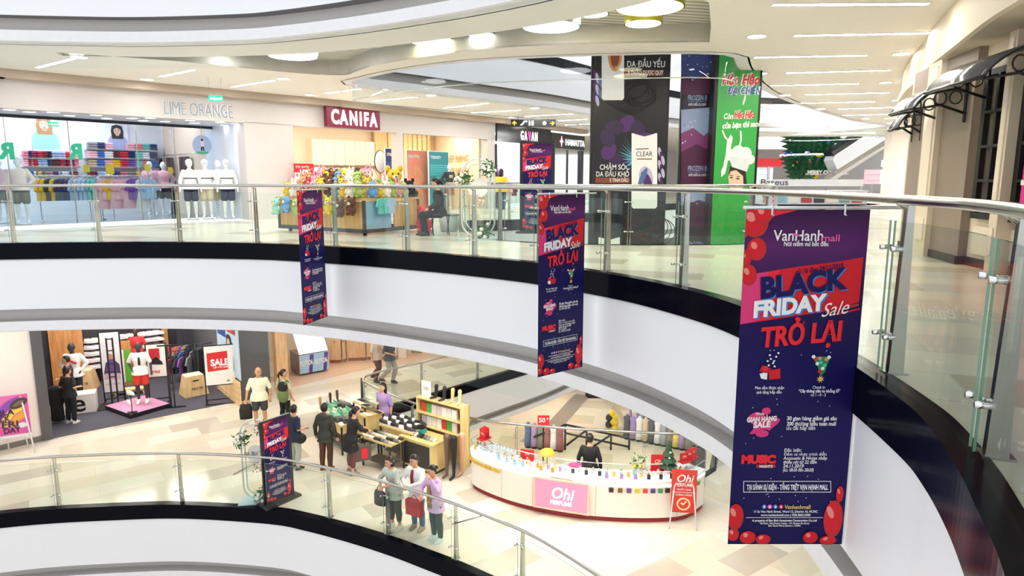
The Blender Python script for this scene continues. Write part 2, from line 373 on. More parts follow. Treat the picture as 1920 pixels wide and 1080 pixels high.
# smoke-screen glass hanging under the lips
def curtain(n, path, z0, z1, o, closed=False):
    struct('window_%d' % n, MB().sweep([(o, z0), (o, z1)], path, closed=closed), GLASS2)
curtain(1, E[30:], -2.2, -1.76, -.14); curtain(2, Q1, 3.28, 3.74, -.1, True); curtain(3, E, 3.3, 3.74, -.2)
struct('trim_43', MB().sweep([(-.09, 3.27), (-.11, 3.27), (-.11, 3.29), (-.09, 3.29)], Q1, closed=True), M('#cfd8d4', .2, .6))

# ---------------------------------------------------------------- lamps of the ceilings
def linear(p, q, z, label, w=.09):
    p, q = Vector((p[0], p[1], z)), Vector((q[0], q[1], z)); f = Fr(p, q)
    t = thing('linear_ceiling_light', label, 'ceiling light', f.w(f.L/2, 0, z), f.a, 'linear lights of the upper ceiling')
    MB().box((0, 0, -.006), (f.L, w, .012)).build('diffuser', LAMP, t)
    m = MB(); L = f.L/2+.02; h = w/2+.02
    for c, d in (((0, h, -.007), (2*L, .03, .014)), ((0, -h, -.007), (2*L, .03, .014)), ((L, 0, -.007), (.03, w, .014)), ((-L, 0, -.007), (.03, w, .014))): m.box(c, d)
    m.build('frame', WHITE, t); return t
RL = [((1450, 8), (1740, 6)), ((1490, 66), (1742, 61)), ((1415, 107), (1625, 103)), ((1475, 136), (1668, 131)), ((1445, 160), (1610, 156)), ((1510, 177), (1668, 173)), ((1502, 193), (1640, 190)), ((1572, 204), (1692, 200)), ((1580, 216), (1690, 213)), ((1660, 222), (1692, 220)), ((1664, 231), (1688, 229))]
for i, (a, b) in enumerate(RL):
    linear(at(*a, 3.74), at(*b, 3.74), 3.74, 'thin linear light over the right corridor, %s from the camera' % nth(i))
LL = [((70, 126), (137, 109)), ((300, 143), (364, 130)), ((435, 162), (514, 150)), ((610, 174), (676, 166)), ((700, 189), (783, 181)), ((832, 202), (915, 193)), ((885, 211), (975, 206)), ((985, 218), (1075, 213)), ((1048, 226), (1100, 223)), ((1060, 234), (1104, 232))]
for i, (a, b) in enumerate(LL):
    linear(at(*a, 3.74), at(*b, 3.74), 3.74, 'slanted linear light along the far shop walkway, %s from the left' % nth(i))
LAMP2 = M('#fffdf6', .5, 0, 24, 0)
def spot(p, label, z=3.74, r=.11, group='round downlights', lens=None):
    t = thing('recessed_downlight', label, 'ceiling light', (p[0], p[1], z), 0, group)
    MB().cyl((0, 0, -.004), (0, 0, -.012), r, 16).build('lens', lens or LAMP2, t)
    MB().tube([(r*1.12*math.cos(a), r*1.12*math.sin(a), -.008) for a in [2*PI*k/18 for k in range(18)]], .014, 6, closed=True).build('trim_ring', WHITE, t)
for i, c in enumerate([(1833, 3), (1419, 67), (1690, 100), (1426, 137), (1661, 154), (1471, 178), (1683, 187), (1538, 204), (1623, 222), (1470, 206)]):
    spot(at(*c, 3.74), 'round recessed downlight among the right corridor strip lights, %s from the front' % nth(i), r=.15)
for i, c in enumerate([(148, 106), (275, 148), (532, 147), (582, 177), (808, 178), (1003, 202), (960, 220)]):
    spot(at(*c, 3.74), 'round recessed downlight over the far shop walkway, %s from the left' % nth(i), r=.15)
# drum lamps in the coffer
for i, (x, y, w, yel, rim) in enumerate([(549, 105, 84, 0, 1), (1033, 50, 100, 0, 1), (1218, 14, 116, 1, 1), (1206, 44, 62, 1, 1), (810, 77, 80, 1, 0), (905, 66, 48, 0, 0), (612, 86, 60, 0, 0), (1113, 26, 50, 1, 0), (425, 94, 34, 0, 0)]):
    z = 3.84 if rim else 4.02; p = at(x, y, z); r = w*p.y/FPX/2*1.02
    L = ['bright white drum lamp with grey rim at the left of the slatted recess', 'large white drum lamp with a dark rim, middle of the slatted recess', 'largest drum lamp with yellow rim, cut by the top edge', 'small drum lamp with a yellow rim under the slatted ceiling', 'flat yellowish round lamp in the middle of the slatted recess', 'small flat white lamp beside the large white drum lamp', 'flat white round lamp behind the leftmost grey drum lamp', 'small flat yellow lamp left of the biggest yellow drum', 'small flat lamp at the left tip of the slatted recess'][i]
    t = thing('drum_lamp', L, 'ceiling lamp', (p.x, p.y, z), 0, 'drum lamps of the slatted recess')
    MB().cyl((0, 0, 0), (0, 0, -.012), r*.97, 36).build('diffuser', M('#fffbd0' if yel else '#ffffff', .5, 0, 12, 0), t)
    h = 4.08-z
    MB().sweep([(0, -.01), (0, min(.13, h-.004)), (-.02, min(.13, h-.004)), (-.02, -.01)], [(r*math.cos(a), r*math.sin(a)) for a in [-2*PI*k/36 for k in range(36)]], closed=True).build('rim', M('#8d8a20' if yel else '#6f7a7c', .35), t)
    if h > .14:
        for k in range(3): MB().cyl((r*.6*math.cos(k*2.1), r*.6*math.sin(k*2.1), 0), (r*.6*math.cos(k*2.1), r*.6*math.sin(k*2.1), h), .012, 6).build('hanging_rod', STEEL, t)
# unseen lamps added under the slabs; those at the void rim brighten its fascia
k = 0
for lev, pts in ((-1.76, [(-12, 14.6), (-9, 16), (-6, 16), (-3.4, 14.6), (-1.2, 13.2), (.6, 12), (2.3, 10.4), (3.4, 8), (-10.5, 18), (-7, 19), (-5.4, 22), (-2.5, 23.5), (-13, 19.5), (-11, 21), (.4, 12.5), (2, 12.25), (3.6, 12.25), (-.9, 13.9)]), (-7.26, [(-8, 20), (0, 26), (6, 26), (3, 34), (-5, 28), (10, 32), (4, 12), (-6, 15)])):
    for x, y in pts:
        t = thing('added_panel_light', 'unseen square panel light added under the %s slab' % ('first' if lev > -5 else 'lowest'), 'ceiling light', (x, y, lev), .7, 'added panel lights under the slabs %d' % (lev < -5))
        MB().box((0, 0, -.012), (.7, .7, .02)).build('diffuser', M('#fff8ec', .5, 0, 12.5 if lev > -5 else 40, 0), t)
# ================================================================ GLASS BALUSTRADES
EDGE = M('#7fa893', .1, spec=.8)
def nearest(path, p): return min(range(len(path)), key=lambda i: (path[i][0]-p[0])**2+(path[i][1]-p[1])**2)
def balustrade(label, path, z, posts, o=-.1, closed=False, braces=()):
    t = thing('glass_balustrade', label, 'balustrade', (0, 0, 0))
    fine = spline(path, 4); fine = [p for p in fine]
    idx = [nearest(fine, p) for p in posts]; idx.sort()
    rail = off(fine, o)
    rr = [(p[0], p[1], z+1.1) for p in rail[idx[0]:idx[-1]+1]]
    MB().tube(rr, .03, 10).build('handrail', STEEL, t)
    nn = norms(fine)
    for i, j in zip(idx, idx[1:]):
        seg = fine[i:j+1]
        if len(seg) < 3: continue
        L = [0]
        for a, b in zip(seg, seg[1:]): L.append(L[-1]+math.hypot(b[0]-a[0], b[1]-a[1]))
        def pt(d):
            for k in range(len(L)-1):
                if d <= L[k+1]: u = (d-L[k])/max(1e-9, L[k+1]-L[k]); return tuple(seg[k][e]+(seg[k+1][e]-seg[k][e])*u for e in (0, 1))
            return seg[-1]
        pth = [pt(.03+(L[-1]-.06)*k/10) for k in range(11)]
        m = MB().sweep([(o+.006, z+.02), (o+.006, z+.97), (o-.006, z+.97), (o-.006, z+.02)], pth, 0, False, False)
        k = len(m.f); e = off(pth, o+.0065); f = off(pth, o-.0065)
        for q in (0, -1): m.add([(e[q][0], e[q][1], z+.02), (f[q][0], f[q][1], z+.02), (f[q][0], f[q][1], z+.97), (e[q][0], e[q][1], z+.97)], [(0, 1, 2, 3)], 1)
        m.sweep([(o+.0065, z+.971), (o-.0065, z+.971)], pth, 1)
        m.build('glass_panel', [GLASS, EDGE], t)
    for i in idx:
        p, n = fine[i], nn[i]; tx, ty = -n[1], n[0]; m = MB(); a = math.atan2(n[1], n[0])
        for s in (-1, 1):
            m.box((p[0]+n[0]*(o-.09)+tx*s*.022, p[1]+n[1]*(o-.09)+ty*s*.022, z+.53), (.09, .009, 1.06), 0, a, .45)
        m.box((p[0]+n[0]*(o-.09), p[1]+n[1]*(o-.09), z+.006), (.13, .11, .012), 0, a)
        m.tube([(p[0]+n[0]*(o-.07), p[1]+n[1]*(o-.07), z+1.04), (p[0]+n[0]*o, p[1]+n[1]*o, z+1.09)], .014, 6)
        po = m.build('post', STEEL, t)
        for h in (.25, .8):
            c = MB(); q = (p[0]+n[0]*o, p[1]+n[1]*o, z+h)
            c.cyl((q[0]-n[0]*.09, q[1]-n[1]*.09, q[2]), (q[0]-n[0]*.03, q[1]-n[1]*.03, q[2]), .013, 8)
            for s in (-1, 1):
                u = (q[0]+tx*s*.075, q[1]+ty*s*.075, q[2])
                c.tube([(q[0]-n[0]*.03, q[1]-n[1]*.03, q[2]), (u[0]-n[0]*.03, u[1]-n[1]*.03, u[2])], .01, 6)
                c.cyl((u[0]-n[0]*.035, u[1]-n[1]*.035, u[2]), (u[0]+n[0]*.03, u[1]+n[1]*.03, u[2]), .017, 8)
            c.build('clamp', CHROME, po)
    for b in braces:
        i = nearest(fine, b); p, n = fine[i], nn[i]
        MB().tube([(p[0]+n[0]*o, p[1]+n[1]*o, z+1.06), (p[0]+n[0]*(o-.09)+n[1]*.75, p[1]+n[1]*(o-.09)-n[0]*.75, z+.62)], .014, 8).build('brace', STEEL, t)
    return t
P2 = [(-13.6, 11.3), (-11.6, 12.35), (-9.7, 12.85), (-8.12, 13), (-6.59, 13), (-4.99, 12.83), (-3.36, 12.2), (-1.94, 11.4), (-.74, 10.6), (.25, 9.8), (1.11, 8.8), (1.83, 7.6), (2.22, 6.3), (2.27, 4.15), (1.98, 2.9), (1.3, 1.55)]
balustrade('steel and glass balustrade around the upper floor edge with banners hung outside it', E, 0, P2)
P1 = [(-13.6, 11.3), (-11.6, 12.3), (-9.4, 12.9), (-7.0, 13.05), (-5.1, 12.85), (-3.75, 12.4), (-2.45, 11.75), (-1.1, 10.9), (.05, 10), (1.2, 8.7), (2.0, 7.2)]
balustrade('steel and glass balustrade of the lower floor where three women lean', E, -5.5, P1, braces=[(-5.1, 12.85), (-.6, 10.5)])
q2 = Q2[::-1]
def loop_part(Q, a, b):
    i, j = nearest(Q, a), nearest(Q, b)
    return Q[i:j+1] if i <= j else Q[i:]+Q[:j+1]
def every(path, d):
    out = [path[0]]; L = 0
    for a, b in zip(path, path[1:]):
        L += math.hypot(b[0]-a[0], b[1]-a[1])
        if L > d: out.append(b); L = 0
    return out
def rail_loop(label, Q, a, b, z, d=1.8):
    p = loop_part(Q, a, b); balustrade(label, p, z, every(p, d)+[p[-1]])
rail_loop('glass balustrade around the second void of the upper floor behind the tall hanging banners', Q2, (6.3, 17), (1.3, 21.9), 0, 2.2)
rail_loop('glass balustrade on the near rim of the second void behind the perfume counter', Q1, (5.15, 16.1), (-4.15, 18.6), -5.5, 2.6)
rail_loop('glass balustrade on the far rim of the lower void below the walking couple', Q1, (-4.15, 18.6), (3, 26.7), -5.5, 2.0)

# ================================================================ BLACK FRIDAY BANNERS
BP = [M('#1c1458', .4, spec=.2), M('#d92530', .4, spec=.2), M('#e2407f', .4, spec=.2), M('#f6f4f8', .4, spec=.2), M('#2a1f63', .4), M('#ef2f3c', .4, spec=.2), M('#e85aa8', .4), M('#f28b80', .3), M('#2f8f4e', .4), M('#3b7fd0', .4), M('#e9c46a', .4), M('#58c3c0', .4), M('#b41f26', .3)]
BANNERBG = grad_mat('banner_print', [(0, '#17134f'), (.55, '#191457'), (.78, '#2b134e'), (.9, '#5c2668'), (1, '#331140')], .42)
def bu(x, y):                                   # photo survey of the largest banner -> its own width and height (metres)
    a, b, c = ray(x, y); t = 4.26/b
    return a*t-1.485, CZ+c*t-1.03
def art_banner():
    back, ball, pic, words = MB(), MB(), MB(), [MB() for _ in range(4)]
    cnt = [0]; clip = lambda u, v: (min(max(u, .0), BW), min(max(v, -BH), 0))   # prints end at the sheet's edge
    def lift(y): cnt[0] += 1; return y-cnt[0]*1.3e-5           # prints lie one over the other, never in one plane
    pl = lambda mb, pts, m, y=0, th=.001: mb.plate([clip(*bu(*p)) for p in pts], lift(y), th, m)
    ci = lambda mb, x, y, rx, ry, m, yy=0, rot=0: mb.plate([clip(bu(x, y)[0]+.00368*(rx*math.cos(a)*math.cos(rot)-ry*math.sin(a)*math.sin(rot)), bu(x, y)[1]+.00368*(rx*math.cos(a)*math.sin(rot)+ry*math.sin(a)*math.cos(rot))) for a in [2*PI*k/28 for k in range(28)]], lift(yy), .001, m)
    sz = .00368
    def tx(s, x, y, h, m, bold=.02, shear=0, rot=0, w=None, yy=0, al='LEFT', ex=.002):
        mb = words[0 if y < 470 else 1 if y < 660 else 2 if y < 930 else 3]
        u, v = bu(x, y); mb.txt(s, h*sz/.72, u, v, yy, m, al, bold, shear, rot, w*sz if w else None, ex)
    pl(back, [(1397, 394), (1495, 394), (1452, 405), (1425, 428), (1395, 445)], 5, -.001)
    pl(back, [(1391, 516), (1440, 509), (1500, 499), (1560, 492), (1618, 482), (1610, 566), (1560, 582), (1500, 591), (1440, 600), (1385, 608)], 1, -.001)
    pl(back, [(1391, 516), (1440, 509), (1424, 600), (1385, 608)], 2, -.002); pl(back, [(1440, 509), (1462, 505), (1446, 599), (1424, 602)], 5, -.002)
    pl(back, [(1545, 584), (1609, 568), (1609, 573), (1550, 589)], 12, -.003); pl(back, [(1560, 588), (1612, 577), (1611, 580), (1570, 590)], 1, -.003)
    for x, y, rx, ry, r in [(1414, 416, 24, 27, .3), (1430, 402, 15, 17, .4), (1418, 467, 17, 20, .1), (1396, 483, 11, 15, .2), (1403, 515, 14, 19, .1), (1378, 968, 15, 26, 0), (1374, 1001, 11, 13, 0), (1401, 1006, 15, 13, 0), (1430, 1010, 14, 10, 0), (1518, 1006, 14, 12, 0), (1551, 1012, 16, 9, 0), (1573, 925, 7, 16, 0), (1561, 972, 18, 37, 0)]:
        kk = -.003*(cnt[0] % 2)-.004
        ci(ball, x, y, rx, ry, 12, kk, r); ci(ball, x-rx*.06, y-ry*.06, rx*.88, ry*.88, 1, kk-.0009, r); ci(ball, x-rx*.3, y-ry*.35, rx*.3, ry*.34, 7, kk-.0018, r+.4); cnt[0] += 2
    tx('VanHanh', 1449, 451, 19, 3, .012, w=86, yy=-.004); tx('mall', 1538, 452, 12, 6, .015, w=31, yy=-.006)
    tx('Nơi niềm vui bắt đầu', 1468, 461, 8, 3, .02, w=77, yy=-.004)
    pl(pic, [(1485, 437), (1498, 440), (1498, 443), (1485, 441)], 6, -.006)
    tx('từ 16 đen 24/11/2019', 1492, 514, 8.5, 0, .02, .1, .15, 82, -.005)
    for k, m in ((2.5, 9), (0, 0)): tx('BLACK', 1424+k, 558+k*.9, 36, m, .05, .05, .12, 152, -.005-(k == 0)*.002)
    for k, m in ((3, 9), (0, 3)): tx('FRIDAY', 1410+k, 594+k*.9, 28, m, .05, .12, .11, 132, -.006-(k == 0)*.002)
    tx('Sale', 1536, 594, 24, 3, .0, .55, .16, 50, -.01)
    for k, m in ((2, 12), (0, 5)): tx('TRỞ LẠI', 1424+k, 650, 36, m, .03, .15, .09, 143, -.005-(k == 0)*.002)
    pl(pic, [(1440, 694), (1462, 690), (1462, 709), (1441, 711)], 1, -.004); pl(pic, [(1423, 700), (1438, 696), (1437, 711), (1426, 709)], 3, -.005)
    pl(pic, [(1428, 684), (1446, 690), (1436, 699), (1422, 695)], 12, -.006); ci(pic, 1434, 690, 5, 5, 5, -.008)
    for x, y in [(1440, 684), (1448, 680), (1444, 672), (1454, 668), (1450, 676), (1458, 661), (1442, 665), (1451, 686), (1438, 676)]: ci(pic, x, y, 1.8, 1.8, 3, -.008)
    pl(pic, [(1523, 668), (1557, 668), (1550, 682), (1546, 696), (1537, 705), (1533, 690)], 8, -.004)
    for x, y, m in [(1527, 672, 5), (1536, 671, 7), (1548, 673, 7), (1553, 669, 3), (1531, 681, 3), (1545, 684, 11), (1541, 690, 3), (1535, 696, 1), (1538, 679, 11), (1524, 668, 3)]: ci(pic, x, y, 3.2, 3.2, m, -.006)
    u, v = bu(1537, 710); r = .027
    pic.plate([(u+(r if k % 2 else r*.45)*math.cos(k*PI/8), v+(r if k % 2 else r*.45)*math.sin(k*PI/8)) for k in range(16)], -.006, .001, 10)
    tx('Mua sắm được nhận', 1442, 729, 5.6, 3, .01, w=52, al='CENTER', yy=-.003); tx('quà tặng hấp dẫn', 1441, 737, 5.6, 3, .01, w=45, al='CENTER', yy=-.003)
    tx('Check in', 1534, 728, 5.6, 3, .01, w=22, al='CENTER', yy=-.003); tx('"Cây thông siêu to khổng lồ"', 1535, 735, 5.6, 3, .03, w=74, al='CENTER', yy=-.003); tx('có 1 - 0 - 2', 1533, 742, 5.6, 3, .01, w=27, al='CENTER', yy=-.003)
    u, v = bu(1427, 793)
    pic.plate([(u+(.088+.026*math.sin(3*a+1)+.014*math.sin(5*a))*math.cos(a), v+(.08+.02*math.sin(3*a+2)+.02*math.cos(2*a))*math.sin(a)) for a in [2*PI*k/40 for k in range(40)]], -.003, .001, 2)
    ci(pic, 1436, 770, 8, 7, 2, -.003); ci(pic, 1428, 812, 12, 7, 2, -.003)
    tx('SPECIAL', 1424, 777, 4, 3, .02, w=16, al='CENTER', yy=-.005); tx('GIAN HÀNG', 1427, 789, 9, 3, .05, .1, .06, 54, -.005, 'CENTER'); tx('SALE', 1427, 800, 10.5, 3, .05, .1, .06, 32, -.005, 'CENTER')
    tx('30 gian hàng giảm giá sâu', 1474, 787, 7.5, 3, .025, w=90, yy=-.003); tx('200 thương hiệu toàn mall', 1474, 797, 7.5, 3, .025, w=89, yy=-.003); tx('ưu đãi hấp dẫn', 1473, 805, 7.5, 3, .01, w=52, yy=-.003)
    tx('MUSIC', 1389, 867, 15, 5, .08, w=63, yy=-.004); pl(pic, [(1417, 870), (1453, 870), (1453, 876), (1417, 876)], 12, -.003); tx('NIGHTS', 1435, 875.5, 5, 3, .03, w=24, al='CENTER', yy=-.005)
    for i, (s, b, w) in enumerate([('Đặc biệt:', .009, 32), ('Đêm ca nhạc trình diễn', 0, 78), ('Accoustic & Nhóm nhảy', .012, 80), ('thiếu nhi từ 22 đến', .02, 61), ('24.11.2019', .025, 38), ('(lúc 18h30 đến 20h30)', .01, 56)]): tx(s, 1469-i*.5, 846+i*7.4, 6.4, 3, b, .12 if i > 2 else 0, 0, w, -.003)
    for a, b, c, d in ((1393, 901, 1557, 902), (1393, 921, 1557, 922), (1393, 901, 1394, 922), (1556, 901, 1557, 922)): pl(pic, [(a, b), (c, b), (c, d), (a, d)], 3, -.003)
    tx('TẠI SẢNH SỰ KIỆN - TẦNG TRỆT VẠN HẠNH MALL', 1475, 917, 10, 3, .03, w=150, al='CENTER', yy=-.003)
    for k, m in enumerate((9, 6, 9, 1)): ci(pic, 1432+k*10.5, 949, 4.3, 4.3, m, -.003); ci(pic, 1432+k*10.5, 949, 1.6, 2.4, 3, -.005)
    tx('Vanhanhmall', 1470, 953, 8, 10, .015, w=48, yy=-.003)
    tx('11 Su Van Hanh Street, Ward 12, District 10, HCMC', 1472, 960, 4.6, 3, .02, w=118, al='CENTER', yy=-.003); tx('www.vanhanhmall.com | 028.3862.5588', 1472, 966.5, 4.6, 3, .02, w=92, al='CENTER', yy=-.003)
    pl(pic, [(1398, 969), (1542, 969), (1542, 969.8), (1398, 969.8)], 3, -.003)
    tx('A property of Bao Binh Investment Construction Co.,Ltd', 1470, 976.5, 4.2, 3, .03, w=120, al='CENTER', yy=-.003); tx('7th Floor, Viet Dragon Tower - 141 Nguyen Du Street', 1470, 981.5, 3.4, 3, .02, w=92, al='CENTER', yy=-.003); tx('Ben Thanh Ward, District 1, HCMC', 1470, 986, 3.4, 3, .02, w=60, al='CENTER', yy=-.003)
    for i in range(26):
        x, y = random.uniform(1385, 1565), random.choice([random.uniform(655, 665), random.uniform(745, 770), random.uniform(815, 838), random.uniform(885, 898), random.uniform(924, 940)]); ci(pic, x, y, .8, .8, 3, -.003)
    return [back, ball, pic]+words
BW, BH = .785, 2.29                           # the sheet: x 0..BW, z 0..-BH
ART = art_banner(); ARTN = ('printed_ribbon', 'printed_balloons', 'printed_pictures', 'printed_logo', 'printed_headline', 'printed_details', 'printed_address')
def banner_parts(t, sheet=True):
    for mb, n in zip(ART, ARTN): mb.build(n, BP, t, (0, -.0035, 0))
def hanging_banner(label, base, ang):
    t = thing('hanging_banner', label, 'banner', (base[0], base[1], 1.03), ang, 'hanging sale banners')
    m = MB().plate([(0, 0), (BW, 0), (BW, -BH), (0, -BH)], 0, .003); m.build('banner_sheet', BANNERBG, t)
    banner_parts(t)
    MB().cyl((-.02, -.001, .012), (BW+.2, -.001, .012), .011, 10).build('hanging_rod', M('#d8dadd', .3, .6), t)
    for x in (.16, .62): MB().tube([(x, -.012, .03), (x, -.016, 0), (x, -.012, -.03), (x+.012, -.01, -.036)], .006, 6).build('hook', WHITE, t)
    return t
hanging_banner('large hanging sale banner at the right, nearest to the camera, red ribbon on navy', (1.485, 4.26), 0)
p = (.99, 8.97); a = math.atan2(.62, .78)
hanging_banner('middle of the three hanging sale banners, below the white round-lit coffer', (1.06-BW*math.cos(a)-.12, 8.75-BW*math.sin(a)-.08), a)
a = math.atan2(.965, .26)
hanging_banner('smallest and farthest hanging sale banner, left of the plush toy stall', (-3.38-BW*math.cos(a)-.0, 12.15-BW*math.sin(a)-.16), a)
def sign_stand(label, pos, ang, h=2.0):
    k = h/2.45; t = thing('totem_sign', label, 'sign stand', pos, ang, 'standing sale totems'); t.scale = (k, k, k)
    MB().bx(-.08, BW+.08, 0, .07, .06, 2.45).build('frame', M('#17151c', .3), t)
    MB().bx(-.16, BW+.16, -.22, .3, 0, .06).build('base', M('#2b2b2e', .4), t)
    s = MB().plate([(0, 0), (BW, 0), (BW, -BH), (0, -BH)], -.001, .002).build('printed_panel', BANNERBG, t, (0, 0, 2.4))
    for mb, n in zip(ART, ARTN): mb.build(n, BP, s, (0, -.003, 0))
p = at(1038, 433, 0); sign_stand('black framed sale totem standing on the upper floor behind the middle hanging banner', (p.x-.75, p.y-.6, 0), -.15, 2.05)
p = at(506, 948, -5.5); sign_stand('dark sale totem standing on the lower floor beside the flower arch', (p.x-.02, p.y-.05, -5.5), .95, 1.85)
# ================================================================ FIGURES: people and shop mannequins
def remesh(o, v, it=4):
    m = o.modifiers.new('skin', 'REMESH'); m.mode = 'VOXEL'; m.voxel_size = v; m.use_smooth_shade = True
    s = o.modifiers.new('soft', 'SMOOTH'); s.iterations = it; s.factor = .5
    return o
TOR = [(.47, .08, .062), (.52, .098, .07), (.56, .088, .062), (.61, .077, .056), (.66, .083, .06), (.72, .1, .068), (.77, .103, .06), (.805, .08, .046), (.835, .032, .03)]
ARMS = {'down': ((.148, .012, .645), (.158, -.02, .505)), 'bent': ((.14, .03, .65), (.1, -.12, .62)), 'front': ((.13, -.03, .66), (.035, -.115, .6)), 'hip': ((.17, .04, .66), (.105, -.03, .56)),
        'up': ((.15, -.07, .72), (.05, -.09, .86)), 'rail': ((.14, -.09, .68), (.03, -.2, .655)), 'reach': ((.13, -.08, .68), (.09, -.2, .63)), 'phone': ((.125, -.02, .66), (.05, -.15, .71)), 'lap': ((.13, -.03, .64), (.06, -.15, .57))}
def figure(name, label, cat, pos, rz, h=1.62, la='down', ra='down', legs=None, lean=0, yaw=0, nod=0, skin='#d9a27e', top=None, sleeve=1, hem=.47, bottom=None, length='long', hair=None, style='short', shoes=None, face=True, group=None, wide=1.0, vox=.0085, neckline=.815, extra=None, fingers=True, topname='shirt', botname='trousers', seat=False):
    t = thing(name, label, cat, pos, rz, group)
    P = lambda x, y, z: Vector((x*wide*h, (y-math.tan(lean)*max(0, z-.52))*h, z*h))
    A = lambda v: Vector((v[0]*h, v[1]*h, v[2]*h))
    sk = M(skin, .55)
    legs = legs or {}; kn, an = {}, {}
    for s, k in ((-1, 'r'), (1, 'l')):
        q = legs.get(k); kn[s] = A(q[0]) if q else P(s*.058, -.012, .285); an[s] = A(q[1]) if q else P(s*.06, .012, .05)
    el, wr = {}, {}
    for s, k in ((-1, ra), (1, la)):
        e, w = ARMS[k] if isinstance(k, str) else k
        el[s] = A((e[0]*s*(wide if isinstance(k, str) else 1), e[1]-(math.tan(lean)*max(0, e[2]-.52) if isinstance(k, str) else 0), e[2])); wr[s] = A((w[0]*s, w[1]-(math.tan(lean)*max(0, w[2]-.52) if isinstance(k, str) else 0), w[2]))
    hipx = .052
    def limbs(mb, g=0, what='body'):
        if what == 'body':
            mb.loft([(*P(0, 0, z)[:2], z*h, (rx*wide+g)*h, (ry*wide+g)*h) for z, rx, ry in TOR])
            mb.cap(P(0, .004, .80), P(0, -.004, .875), .034*h, .029*h)
        for s in (-1, 1):
            sh = P(s*.098, 0, .79)
            if what == 'body':
                mb.cap(sh, el[s], .03*h, .023*h); mb.cap(el[s], wr[s], .0225*h, .015*h)
                d = (wr[s]-el[s]).normalized(); side = d.cross(Vector((0, 0, 1)) if abs(d.z) < .8 else Vector((0, 1, 0))).normalized(); pa = wr[s]+d*.045*h
                mb.cap(wr[s], pa, .015*h, .018*h)
                if fingers:
                    nrm = side.cross(d)
                    if nrm.z > 0 or (abs(d.z) > .8 and nrm.x*s > 0): nrm = -nrm
                    for i, L in enumerate((.04, .046, .043, .034)):
                        b = pa+side*(i-1.5)*.0105*h; m1 = b+(d*.75+nrm*.2+side*(i-1.5)*.05)*L*h*.6
                        mb.cap(b, m1, .0062*h, .0056*h, n=8); mb.cap(m1, m1+(d*.6+nrm*.65)*L*h*.5, .0055*h, .0048*h, n=8)
                    b = wr[s]+d*.018*h-side*.012*h; m1 = b+(d*.6-side*.75)*.028*h
                    mb.cap(b, m1, .0072*h, .0062*h, n=8); mb.cap(m1, m1+(d*.9-side*.1)*.022*h, .0062*h, .0052*h, n=8)
                hp = P(s*hipx, 0, .5)
                mb.cap(hp, kn[s], .05*h, .034*h); mb.cap(kn[s], kn[s].lerp(an[s], .35)+Vector((0, .008*h, 0)), .033*h, .034*h); mb.cap(kn[s].lerp(an[s], .35)+Vector((0, .008*h, 0)), an[s], .033*h, .02*h)
                mb.cap(an[s], an[s]+Vector((s*.006, -.075, -.032))*h, .02*h, .016*h)
        return mb
    b = limbs(MB()); hc = P(0, -.014, .925)
    R = Matrix.Rotation(yaw, 3, 'Z') @ Matrix.Rotation(nod, 3, 'X'); pv = P(0, 0, .875)
    H = lambda x, y, z: pv+R @ Vector((x*h, (y-.012)*h, (z-.875)*h))
    hb = MB(); hb.sph((0, 0, 0), (.048*h, .058*h, .07*h)); hb.sph((0, -.016*h, -.032*h), (.037*h, .043*h, .04*h))
    if face: hb.cap((0, -.056*h, -.0*h), (0, -.063*h, -.016*h), .006*h, .009*h)
    for s in (-1, 1): hb.sph((s*.048*h, .004*h, -.006*h), (.008*h, .013*h, .019*h))
    o0 = pv+R @ Vector((0, -.012*h, .05*h)); b.add([o0+R @ Vector(v) for v in hb.v], hb.f, 0, True)
    remesh(b.build('body', sk, t), vox)
    HR = lambda mb: MB().add([o0+R @ Vector(v) for v in mb.v], mb.f, 0, True)
    if face:
        for s in (-1, 1):
            HR(MB().sph((s*.019*h, -.0535*h, .006*h), (.0085*h, .004*h, .0045*h))).build('eye', M('#2a1c18', .3), t)
            HR(MB().tube([(s*.009*h, -.056*h, .019*h), (s*.02*h, -.055*h, .0225*h), (s*.03*h, -.049*h, .019*h)], .0025*h, 6)).build('eyebrow', HAIR, t)
        HR(MB().sph((0, -.0585*h, -.04*h), (.0145*h, .004*h, .0048*h))).build('mouth', M('#b4535a', .5), t)
    if hair:
        m = MB(); hm = M(hair, .4)
        m.sph((0, .006*h, .01*h), (.053*h, .062*h, .071*h), 0, 18, 12, keep=lambda x, y, z: z > .42-.0 or y > -.15+max(0, -z)*.5 and z > -.62)
        m.sph((0, .009*h, .008*h), (.05*h, .058*h, .066*h), 0, 14, 10, keep=lambda x, y, z: z > .42 or y > -.05 and z > -.6)
        if style == 'long': m.loft([(0, .02*h, .02*h, .054*h, .048*h), (0, .03*h, -.05*h, .056*h, .04*h), (0, .034*h, -.11*h, .05*h, .03*h), (0, .036*h, -.15*h, .03*h, .015*h)])
        if style == 'bob': m.loft([(0, .014*h, .02*h, .054*h, .052*h), (0, .02*h, -.03*h, .058*h, .046*h), (0, .022*h, -.062*h, .052*h, .038*h)])
        if style == 'pony': m.sph((0, .066*h, .02*h), .017*h); m.tube([(0, .07*h, .02*h), (0, .09*h, -.03*h), (0, .08*h, -.1*h)], [.014*h, .02*h, .008*h], 8)
        if style == 'bun': m.sph((0, .066*h, .022*h), .025*h)
        HR(m).build('hair', hm, t)
